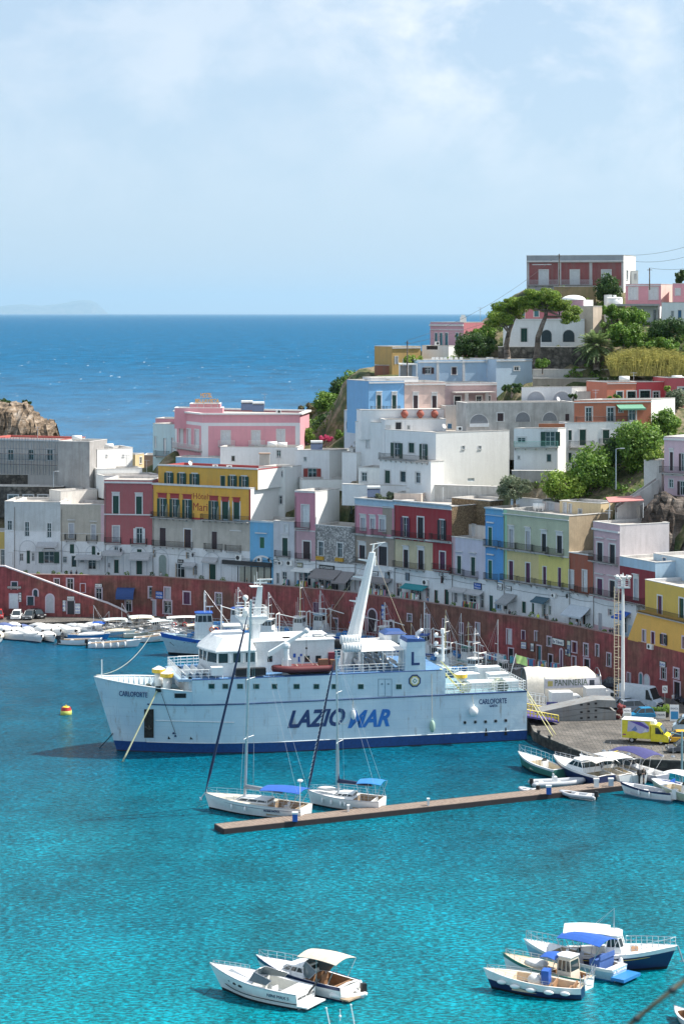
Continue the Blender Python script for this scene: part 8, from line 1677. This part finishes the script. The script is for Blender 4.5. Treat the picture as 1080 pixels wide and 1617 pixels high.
p=G(983,1121,QZ);t=thing('light_mast','tall white floodlight mast with a basket head and ladder','light mast',p);zt=zat(983,928,p.y);mb=MB();mb.rod(p,V((p.x,p.y,zt)),.26,.18,10);mb.build('pole',m_white,t,world=True)
mb=MB();q=p+V((-.75,.8,0))
for dx,dy in((-.28,0),(.28,0),(-.28,.5),(.28,.5)):mb.rod(q+V((dx,dy,0)),V((q.x+dx,q.y+dy,zt)),.035,n=4)
z=p.z+.4
while z<zt:mb.rod((q.x-.3,q.y,z),(q.x+.3,q.y,z),.03,n=4);z+=.42
z=p.z+2.5
while z<zt:mb.tube([V((q.x+.42*math.cos(a),q.y+.1-.42*math.sin(a),z))for a in[i*math.pi/5 for i in range(6)]],.025,4);mb.rod((q.x,q.y,z),(p.x,p.y,z),.03,n=4);z+=1.5
mb.build('ladder',M((.50,.42,.30),.6),t,world=True)
mb=MB();mb.bb(p.x-.85,p.x+.85,p.y-.85,p.y+.85,zt,zt+.12);mb.rail([(p.x-.85,p.y-.85,zt),(p.x+.85,p.y-.85,zt),(p.x+.85,p.y+.85,zt),(p.x-.85,p.y+.85,zt),(p.x-.85,p.y-.85,zt)],1.1,.035,.8,2);mb.build('basket',m_steel,t,world=True)
for k in range(8):a=k*.785;c=V((p.x+1.0*math.cos(a),p.y+1.0*math.sin(a),zt+1.45));mb=MB();mb.box((0,0,0),(.5,.22,.4),M4=Matrix.Translation(c)@Matrix.Rotation(a+math.pi/2,4,'Z')@Matrix.Rotation(.5,4,'X'));mb.build('floodlight',m_lamp,t,world=True)
mb=MB();mb.rod((p.x,p.y,zt),(p.x,p.y,zt+2.0),.06);mb.bb(p.x-.3,p.x+.3,p.y-.2,p.y+.2,zt+.2,zt+1.2);mb.build('junction_box',m_white,t,world=True)
def lamp(label,px,py0,py1,Y,name='street_lamp',arm=1.0):
 a=W(px,py0,Y);b_=W(px,py1,Y);t=thing(name,label,'street lamp',a);mb=MB();mb.rod(a-V((0,0,.5)),b_,.1,.06,6);mb.rod(b_,b_+V((arm,0,.15)),.05,n=5);mb.build('pole',m_steel,t,world=True);mb=MB();mb.box((b_.x+arm,b_.y,b_.z+.1),(.7,.25,.14));mb.build('lamp_head',m_lamp,t,world=True)
lamp('street lamp standing among the green trees',972,768,709,336);lamp('street lamp beside the dark stone terraces at the left',85,765,745,402,arm=.7)
def pole(label,px,py0,py1,Y,mat=m_bark,r=.13,cat='utility pole'):a,b_=W(px,py0,Y),W(px,py1,Y);mb=MB();mb.rod(a-V((0,0,1)),b_,r,r*.8,6);mb.rod(b_-V((.5,0,.4)),b_+V((.5,0,-.4)),.05,n=4);solo(mb,'utility_pole',mat,label,cat);return b_
P1=pole('wooden utility pole in front of the hilltop villa',882.5,456,401,428);P2=pole('wooden utility pole above the bright blue house',643,598,538,398);P3=pole('thin utility pole right of the hilltop terrace',1025,450,423,418)
def wire(label,a,b_,sag=1.5):
 mb=MB();a,b_=V(a),V(b_);mb.tube([a.lerp(b_,k/12)-V((0,0,sag*4*(k/12)*(1-k/12)))for k in range(13)],.028,4);solo(mb,'overhead_wire',m_dark,label,'wire')
wire('overhead wire from the blue house pole up to the hilltop pole',P2,P1,2.0);wire('second overhead wire crossing the stone pines',P2+V((0,0,-.6)),W(905,452,428),1.2)
wire('upper overhead wire leaving the villa to the right edge',W(985,403,431),W(1110,380,420),.8);wire('middle overhead wire leaving the villa to the right edge',W(1003,413,431),W(1110,396,420),.8);wire('lower overhead wire from the thin pole to the right edge',P3,W(1110,418,415),.6)
def antenna(label,px,py,Y,h=2.6):
 a=W(px,py,Y);t=thing('roof_antenna',label,'antenna',a,0,'television aerials on the roofs');mb=MB();mb.rod(a-V((0,0,.4)),a+V((0,0,h)),.035,n=4);mb.rod(a+V((-.6,0,h-.1)),a+V((.6,0,h-.1)),.025,n=4)
 for k in range(5):mb.rod(a+V((-.5+k*.25,-.3,h-.1)),a+V((-.5+k*.25,.3,h-.1)),.015,n=3)
 mb.rod(a+V((-.4,0,h*.7)),a+V((.4,0,h*.7)),.02,n=3);mb.build('aerial',m_steel,t,world=True)
for a_ in(('aerial on the rose villa roof',758,506,428),('aerial on the pink hotel roof',418,640,410,2.2),('aerial over the dull red house roof',232,748,405),('aerial on the big white cube',640,682,376,2),('aerial on the low roofs behind the deep red house',690,790,366,2),('aerial on the scaffolded building',60,690,415,2),('aerial on the white annex at the left',200,735,407,2),('aerial on the orange house roof',940,632,362,1.8),('aerial over the pale pink tall house',960,824,322,1.8),('aerial on the coral house',1000,604,382,1.8),('aerial on the pale green house',850,806,336,1.6),('aerial behind the ochre hotel',440,737,390,2)):antenna(*a_)
def roof_tank(label,px,py,Y,kind=0):
 a=W(px,py,Y);t=thing(['water_tank','solar_water_heater','roof_hut','satellite_dish','air_conditioner'][kind],label,['tank','solar heater','hut','dish','air conditioner'][kind],a)
 if kind==0:mb=MB();mb.smooth=True;mb.rod(a+V((-.9,0,.65)),a+V((.9,0,.65)),.5,n=12);mb.smooth=False;mb.build('tank',m_white,t,world=True);mb=MB();mb.bb(a.x-.7,a.x-.5,a.y-.4,a.y+.4,a.z,a.z+.4);mb.bb(a.x+.5,a.x+.7,a.y-.4,a.y+.4,a.z,a.z+.4);mb.build('cradle',m_steel,t,world=True)
 if kind==1:mb=MB();mb.plate([a+V((-1.1,-.9,.1)),a+V((1.1,-.9,.1)),a+V((1.1,.7,1.4)),a+V((-1.1,.7,1.4))],(0,.05,-.08));mb.build('panel',M((.05,.07,.12),.2),t,world=True);mb=MB();mb.rod(a+V((-1.1,.8,1.6)),a+V((1.1,.8,1.6)),.3,n=10);mb.build('tank',m_white,t,world=True)
 if kind==2:mb=MB();mb.bb(a.x-.9,a.x+.9,a.y-.8,a.y+.8,a.z-.3,a.z+1.9);mb.build('wall',c_conc,t,world=True);mb=MB();mb.bb(a.x-1.05,a.x+1.05,a.y-.95,a.y+.95,a.z+1.9,a.z+2.05);mb.build('roof',PL((.45,.32,.24),.5),t,world=True)
 if kind==3:mb=MB();mb.rod(a,a+V((0,0,.6)),.04);mb.rod(a+V((0,0,.7)),a+V((.12,-.12,.78)),.12,.42,12);mb.build('dish',m_white,t,world=True)
 if kind==4:mb=MB();mb.bb(a.x-.5,a.x+.5,a.y-.2,a.y+.2,a.z,a.z+.7);mb.build('body',m_white,t,world=True);mb=MB();mb.rod((a.x+.1,a.y-.23,a.z+.35),(a.x+.1,a.y-.2,a.z+.35),.25,n=12);mb.build('fan',m_dark,t,world=True)
for a_ in(('white roof tank on the long terrace house, left one',430,707,398,0),('white roof tank on the long terrace house, right one',446,708,399,0),('solar heater tilted on the pink hotel roof',408,650,408,1),('dark tilted solar panel at the middle of the hotel roof',390,648,412,1),('square hut on the roof behind the ochre hotel',418,733,393,2),('white tank on the crimson house roof',1068,603,381,0),('tank on the coral house roof',985,604,382,0),('white tank at the far right roof',1078,605,383,0),('grey tank on the white corner house at the left',172,710,411,0),('pale tank on the grey roughcast block',122,697,408,0),('dish on the pale roof behind the pale green house',862,786,345,3),('dish on the big white cube roof',700,680,370,3),('air conditioner box on the white cube roof',725,680,371,4),('air conditioner on the roof of the pink hotel',440,653,406,4),('dish on the stepped white house',560,707,387,3),('solar heater on the white flat roofed house',500,712,395,1),('tank on the low roofs behind the deep red house',676,783,366,0),('solar heater behind the pink and taupe house',590,785,366,1),('dish on the ochre hotel roof',300,738,388,3),('air conditioner on the ochre hotel roof, left one',340,740,388,4),('air conditioner on the ochre hotel roof, right one',362,741,387,4),('small hut on the rose villa terrace',690,545,424,4),('dish on the arcade house',880,637,379,3),('blue barrel tank on the low pink roof room',850,806,340,0)):roof_tank(*a_)
for k,x in enumerate((684,690,697,703,712,720,728,770,776)):
 p=W(x,571.5,403+(k%3));mb=MB();mb.bb(p.x-.3,p.x+.3,p.y-.3,p.y+.3,p.z+.35,p.z+.42);mb.bb(p.x-.3,p.x+.3,p.y+.25,p.y+.3,p.z+.42,p.z+.9)
 for dx in(-.25,.25):
  for dy in(-.25,.25):mb.rod((p.x+dx,p.y+dy,p.z-.3),(p.x+dx,p.y+dy,p.z+.36),.03,n=4)
 solo(mb,'plastic_chair',m_white,'white plastic chair on the flat roof of the pale blue row','chair',group='white plastic chairs on the pale blue roof')
def board(label,px,py,w,h,col,rz=0,words=None,tc=m_blue,tilt=.15):
 p=G(px,py,QZ);t=thing('sign_board',label,'sign',p,R(rz));mb=MB();
 for sg in(-1,1):mb.plate([(-w/2,sg*.35,0),(w/2,sg*.35,0),(w/2,sg*.04,h),(-w/2,sg*.04,h)],(0,.03*sg,0))
 mb.build('board',col,t);bpy.context.view_layer.update()
 mb=MB();mb.plate([(-w*.4,-.355+.31*.12-.04,h*.12),(w*.4,-.355+.31*.12-.04,h*.12),(w*.4,-.355+.31*.6-.04,h*.6),(-w*.4,-.355+.31*.6-.04,h*.6)],(0,-.01,0));mb.build('picture',tc,t)
 if words:text('lettering',words,.34,wmat(t)@V((-w*.42,-.16,h*.72)),(math.cos(R(rz)),math.sin(R(rz)),0),(0,0,1),m_navy,t,.005,width=w*.84)
board('white leaning sign board by the foot of the light mast',989,1136,1.1,1.5,m_gel,10,'MENU',M((.35,.38,.36),.7));board('tall blue advertising board at the right edge of the quay',1064,1138,1.2,2.1,m_gel,-4,'SNACK',M((.03,.25,.5),.5))
p=G(1038,1134,QZ);t=thing('planter','white wooden planter box with a blue lettered front and green plants','planter',p);mb=MB();mb.bb(p.x-1.0,p.x+1.0,p.y-.3,p.y+.3,p.z,p.z+.9);mb.build('box',m_white,t,world=True);text('lettering','BLUE MOON',.4,V((p.x-.85,p.y-.32,p.z+.35)),(1,0,0),(0,0,1),m_navy,t,.01,width=1.7)
v,f=leaves([(p.x+k*.4,p.y,p.z+1.15,.35)for k in(-2,-1,0,1,2)],500,.12);leafobj('plants',v,f,L_mid,t)
p=G(1052,1132,QZ);t=thing('potted_plant','leafy pot plant between the white planter and the tall blue board','plant',p);mb=MB();mb.rod(p,p+V((0,0,.6)),.28,.35,10);mb.build('pot',m_dark,t,world=True);v,f=leaves([(p.x,p.y,p.z+1.1,.6),(p.x+.3,p.y,p.z+.8,.4)],400,.14);leafobj('foliage',v,f,L_bright,t)
p=G(1049,1121,QZ);t=thing('road_sign','square white parking sign with a round symbol on a grey post','sign',p);mb=MB();mb.rod(p,p+V((0,0,3.3)),.04);mb.build('post',m_steel,t,world=True);mb=MB();mb.bb(p.x-.35,p.x+.35,p.y-.06,p.y-.03,p.z+2.3,p.z+3.3);pl=mb.build('panel',m_gel,t,world=True);mb=MB();c=V((p.x,p.y-.07,p.z+2.85));mb.tube([c+V((.22*math.cos(a),0,.22*math.sin(a)))for a in[i*math.pi/8 for i in range(17)]],.035,4);mb.rod(c+V((-.15,0,-.15)),c+V((.15,0,.15)),.03,n=4);mb.build('symbol',m_navy,pl,world=True)
a,c=G(953,1193,QZ+.006),G(994,1178.5,QZ+.006);d=(c-a).normalized();n2=V((-d.y,d.x,0))*.09;ln=MB().quad(a-n2,c-n2,c+n2,a+n2).build('painted_line',m_yel);ln['kind']='structure'
for k,(x,y)in enumerate(((953,1186),(963,1186),(982,1191),(992,1191),(1010,1192),(1028,1193),(1045,1194),(1062,1195))):p=G(x,y,QZ);mb=MB();mb.rod(p,p+V((0,0,.15)),.28,.22,8);mb.rod(p+V((0,0,.15)),p+V((0,0,1.05)),.035);mb.ball(p+V((0,0,1.08)),.06,6,5);solo(mb,'barrier_post',m_steel,'thin steel chain post in the row along the quay edge','post',group='chain posts along the quay edge')
p=G(1076,1228,.8);mb=MB();mb.rod((p.x,p.y,0),(p.x,p.y,6.2),.14,.12,8);mb.rod((p.x,p.y,5.8),(p.x-1.0,p.y,6.0),.05);mb.bb(p.x-1.3,p.x-.9,p.y-.15,p.y+.15,5.95,6.1);solo(mb,'lamp_post',M((.20,.32,.34),.5),'grey green lamp post at the right edge by the centre console boat','street lamp')
for k,(x,y)in enumerate(((867,1168),(899,1188),(934,1201),(850,1160),(1000,1203))):p=G(x,y,QZ+.1);mb=MB();mb.rod(p,p+V((0,0,.4)),.18,.16,10);mb.rod(p+V((0,0,.4)),p+V((0,0,.52)),.26,.24,10);solo(mb,'mooring_bollard',m_iron,'black iron bollard on the quay kerb, number-free, %s'%['near the paving corner','between corner and boats','behind the green launch','beside the ferry ramp','behind the purple awning'][k]if False else 'black iron mooring bollard %s'%['at the paving corner of the quay','on the kerb midway from the corner','on the kerb behind the white cruisers','beside the ferry stern ramp','on the kerb behind the purple blue awning'][k],'bollard')
for k,(x,y)in enumerate(((910,1066),(920,1068),(930,1070),(941,1074),(1068,1104),(1076,1108),(1038,1108))):
 p=G(x,y+4,QZ);t=thing('scooter','parked dark scooter in the line against the red wall','scooter',p,R(60+k*9),'scooters against the red wall')
 if k==0:
  mb=MB();mb.loft([[(-.75,-.14,.5),(-.75,.14,.5),(-.75,.12,.8),(-.75,-.12,.8)],[(-.1,-.18,.3),(-.1,.18,.3),(-.1,.15,.78),(-.1,-.15,.78)]]);mb.loft([[(.1,-.2,.25),(.1,.2,.25),(.1,.2,.32),(.1,-.2,.32)],[(.4,-.2,.3),(.4,.2,.3),(.35,.2,.4),(.35,-.2,.4)],[(.35,-.18,.95),(.35,.18,.95),(.3,.15,1.0),(.3,-.15,1.0)]]);sb=mb.build('body',M((.06,.07,.10),.3),t)
  mb=MB();mb.rod((-.6,-.06,.25),(-.6,.06,.25),.25,n=12);mb.rod((.65,-.06,.25),(.65,.06,.25),.25,n=12);sw=mb.build('wheels',m_tyre,t);mb=MB();mb.rod((.32,-.32,1.05),(.32,.32,1.05),.025);mb.bb(-.7,-.05,-.13,.13,.8,.88);mb.rod((.65,0,.3),(.35,0,.9),.04);sh_=mb.build('handlebar_and_seat',m_dark,t)
 else:
  for o in(sb,sw,sh_):c=o.copy();COL.objects.link(c);c.parent=t;CH.setdefault(t.name,[]).append(c)
def person_mesh(joints,edges,radii):
 me=bpy.data.meshes.new('person');me.from_pydata(joints,edges,[]);o=bpy.data.objects.new('p',me);COL.objects.link(o)
 sk=o.modifiers.new('s','SKIN');o.modifiers.new('ss','SUBSURF').levels=1;bpy.context.view_layer.update()
 for i,v in enumerate(me.skin_vertices[0].data):v.radius=radii[i];v.use_root=(i==0)
 bpy.context.view_layer.update();m2=bpy.data.meshes.new_from_object(o.evaluated_get(bpy.context.evaluated_depsgraph_get()));bpy.data.objects.remove(o);return m2
def pose(walk,arm):
 w=walk;J=[(0,0,.95),(0,0,1.15),(0,.01,1.38),(0,0,1.47),(0,-.01,1.54),(0,-.02,1.64),(0,-.01,1.72),(.10,0,.90),(.11,-w*.14,.50),(.11,-w*.10+.02*w,.09),(.11,-w*.10-.12,.04),(-.10,0,.90),(-.11,w*.12,.50),(-.11,w*.26,.10),(-.11,w*.26-.12,.05),(.17,.01,1.40),(.22,.02+w*.08,1.14),(.23,-.04+w*.04-arm*.22,.92+arm*.15),(.23,-.07-arm*.30,.84+arm*.2),(-.17,.01,1.40),(-.22,.02-w*.08,1.14),(-.23,-.10,.93),(-.23,-.14,.85)]
 E=[(0,1),(1,2),(2,3),(3,4),(4,5),(5,6),(0,7),(7,8),(8,9),(9,10),(0,11),(11,12),(12,13),(13,14),(2,15),(15,16),(16,17),(17,18),(2,19),(19,20),(20,21),(21,22)]
 Rr=[(.15,.11),(.13,.10),(.16,.11),(.055,.055),(.055,.06),(.085,.10),(.07,.08),(.09,.09),(.06,.065),(.042,.045),(.04,.03),(.09,.09),(.06,.065),(.042,.045),(.04,.03),(.06,.055),(.042,.042),(.034,.034),(.03,.02),(.06,.055),(.042,.042),(.034,.034),(.03,.02)]
 return person_mesh(J,E,Rr)
PM=[pose(0,0),pose(1,0),pose(0,1)];m_skin=M((.50,.30,.21),.6);m_hair=M((.05,.035,.025),.8);m_shoe=M((.06,.05,.05),.7)
def person(label,P,rz,pz,shirt,trous,short=True,group=None):
 me=PM[pz].copy();me.name='person';me.materials.clear()
 for m_ in(m_skin,M(shirt,.8),M(trous,.8),m_hair,m_shoe):me.materials.append(m_)
 ix=[]
 for p in me.polygons:
  z=p.center.z;ax=abs(p.center.x);k=0
  if z<.08:k=4
  elif z<(.55 if short else .1):k=0
  elif z<.98:k=2 if ax<.2 else 0
  elif z<1.46:k=1 if(ax<.2 or z>1.2)else 0
  elif z>1.66 or(z>1.56 and p.center.y>.02):k=3
  ix.append(k)
 me.polygons.foreach_set('material_index',ix);me.polygons.foreach_set('use_smooth',[True]*len(ix));o=bpy.data.objects.new('person',me);COL.objects.link(o);o.location=P;o.rotation_euler=(0,0,R(rz));tag(o,label,'person',group)
def prom(px,off):
 a=wallpt(px);return V((a.x+.4,a.y+off,PZ+.01))
cols=[(.75,.8,.1),(.05,.06,.09),(.6,.6,.62),(.4,.05,.06),(.08,.2,.4),(.3,.3,.28),(.7,.7,.7),(.1,.3,.15)]
PP=[(846,.9,'person in a yellow green shirt on the promenade above the red wall',0,(.70,.80,.08),(.1,.1,.12)),(857,.9,'person in dark clothes just right of the yellow green shirt',1,(.04,.05,.06),(.06,.06,.08)),(861,1.6,'person in a grey top behind the dark dressed one',0,(.2,.22,.24),(.1,.1,.1)),(907,1.2,'person in pale top left of the awning posts on the promenade',1,(.5,.55,.6),(.1,.12,.2)),(913,.9,'tall person in dark clothes leaning on the parapet under the pale awning',2,(.03,.04,.05),(.04,.04,.05)),(960,.9,'leftmost of three dark dressed people near the parapet end',0,(.05,.05,.06),(.06,.06,.07)),(964,1.4,'middle one of three dark dressed people near the parapet end',1,(.10,.12,.12),(.05,.05,.06)),(972,1.0,'rightmost of three dark dressed people near the parapet end',2,(.04,.05,.08),(.1,.1,.12)),(801,.9,'person in black beside the grey sloping awning',0,(.02,.02,.03),(.03,.03,.04)),(615,.9,'person in a white shirt by the clothes racks',1,(.75,.75,.78),(.15,.16,.2)),(654,.9,'person in a white shirt near the round dark sign',2,(.7,.74,.78),(.2,.2,.25)),(505,1.0,'person in a white top under the brown awning',0,(.7,.75,.8),(.1,.1,.15)),(514,1.8,'person in grey under the brown awning, right of the white top',1,(.3,.3,.32),(.1,.1,.1)),(108,1.2,'left person of a dark pair on the left promenade',0,(.04,.05,.08),(.05,.05,.06)),(116,1.4,'right person of a dark pair on the left promenade',1,(.06,.06,.09),(.05,.05,.06)),(386,1.0,'person in dark clothes before the glazed shop front',0,(.04,.05,.05),(.06,.06,.07)),(735,1.4,'person in teal between the lilac house doors',1,(.05,.3,.35),(.1,.1,.12)),(672,1.6,'person in a blue shirt near the teal awning',0,(.1,.25,.5),(.2,.2,.2)),(590,1.2,'person in a red shirt among the clothes racks',1,(.45,.06,.07),(.1,.1,.15)),(250,1.2,'person walking below the arched green door of the hotel',1,(.5,.5,.5),(.15,.15,.2))]
for k,(px,off,lb,pz,a,c)in enumerate(PP):person(lb,prom(px,off+.2),(k*67)%360,pz,a,c,k%2==0)
QP=[(856,1062,'person in yellow near the red wall left of the marquee top',(.7,.55,.1)),(862,1063,'person in pale orange beside the one in yellow',(.6,.4,.3)),(892,1064,'person in black in front of the arched red door',(.03,.03,.04)),(36,966,'person standing behind the white small car',(.4,.45,.5)),(927,1072,'person with pink shirt among the scooters',(.6,.35,.4)),(944,1078,'person in blue near the scooters',(.1,.2,.4)),(1030,1118,'person in dark clothes by the big white panel van',(.05,.06,.08)),(1062,1112,'person in white by the tall lilac door',(.7,.7,.72)),(1016,1236,'person in dark swimwear at the landward end of the pontoon',(.15,.12,.1))]
for k,(px,py,lb,a)in enumerate(QP):person(lb,G(px,py+2,QZ+.01)if k!=8 else G(px,py,.6),(k*80)%360,k%3,a,(.1,.1,.14),k%2==0)
rr=random.Random(6);rackcols=[(.5,.1,.1),(.1,.3,.5),(.7,.7,.7),(.6,.5,.1),(.1,.1,.12),(.1,.4,.3),(.6,.3,.4),(.8,.8,.75)]
def back(px,off):a=V(((px-CX)*rowY(px)/F,rowY(px)));f_=1.0;return V((a.x-off*.62,a.y-off*.78,PZ))
for k,px in enumerate((459,482,487,508,530,584,590,597,604,610,645,662,743,751,758)):
 p=back(px,1.2);t=thing('clothes_rack','rack hung with coloured clothes outside the promenade shops','rack',p,-.7,'clothes racks outside the shops');mb=MB();mb.rod((-.8,0,0),(-.8,0,1.7),.03,n=4);mb.rod((.8,0,0),(.8,0,1.7),.03,n=4);mb.rod((-.8,0,1.7),(.8,0,1.7),.03,n=4);mb.build('frame',m_steel,t)
 mb=MB();mats_=[]
 for j in range(7):x=-.7+j*.22;mb.k=j;mb.box((x,0,1.15+rr.uniform(-.05,.05)),(.16,.5,rr.uniform(.8,1.05)),taper=.7);mats_.append(M(rr.choice(rackcols),.9))
 mb.build('clothes',mats_,t)
for k,px in enumerate((40,60,84,92,104,128,170,200,240,262,318,352,448,470,500,520,545,620,690,716,736,780,812,840,876,902,930,955)):
 p=wallpt(px,.85).to_3d()+V((0,0,PZ));t=thing('potted_plant','green potted plant in the line behind the promenade parapet','plant',p,0,'potted plants along the promenade');mb=MB();mb.rod((0,0,0),(0,0,.5),.22,.3,8);mb.build('pot',PL((.35,.16,.09),.4),t)
 v,f=leaves([(0,0,.95+rr.uniform(0,.4),rr.uniform(.35,.6)),(.15,.1,.7,.35)],170,.13);o_=leafobj('foliage',v,f,(L_dark,L_mid)[k%2]);setpar(o_,t)
for k,px in enumerate((30,50,75,95,115,135,150,235,495,517,535,550,726,745,815,835,925,940)):
 p=wallpt(px,2.0).to_3d()+V((0,0,PZ));t=thing('cafe_table','small cafe table with two chairs on the promenade','table',p,rr.uniform(0,3),'cafe tables on the promenade');mb=MB();mb.rod((0,0,0),(0,0,.72),.04);mb.rod((0,0,.72),(0,0,.75),.4,n=10);mb.build('table_top',rr.choice([m_white,m_dark,m_wood]),t)
for k in range(9):
 px=586+k*3.4;p=G(px,1004+k%3*2,QZ);t=thing('closed_parasol','closed blue and white beach parasol in the cluster before the big arch','parasol',p,0,'closed parasols before the big arch');mb=MB();mb.rod((0,0,0),(0,0,2.9),.03);mb.build('pole',m_white,t);mb=MB();mb.rod((0,0,1.2),(0,0,2.8),.26,.05,8);mb.build('canopy',(m_bblue,m_ltblue,m_gel)[k%3],t)
for k,(px,py)in enumerate(((772,1049),(782,1050),(792,1052),(812,1055),(820,1056),(828,1057),(838,1059),(856,1062),(876,1066))):
 t=thing('display_rack','rack of blue and white beach goods at the foot of the red wall','rack',G(px,py,QZ),-.75,'beach goods racks at the foot of the wall');mb=MB();mb.rod((-.8,0,0),(-.8,0,1.8),.03,n=4);mb.rod((.8,0,0),(.8,0,1.8),.03,n=4);mb.rod((-.8,0,1.8),(.8,0,1.8),.03,n=4);mb.build('frame',m_steel,t);mb=MB();mats_=[]
 for j in range(6):mb.k=j;mb.box((-.66+j*.26,0,1.2),(.22,.35,rr.uniform(.7,1.1)));mats_.append(M(rr.choice([(.08,.25,.5),(.6,.65,.7),(.1,.4,.5),(.7,.7,.7),(.5,.15,.2)]),.9))
 mb.build('goods',mats_,t)
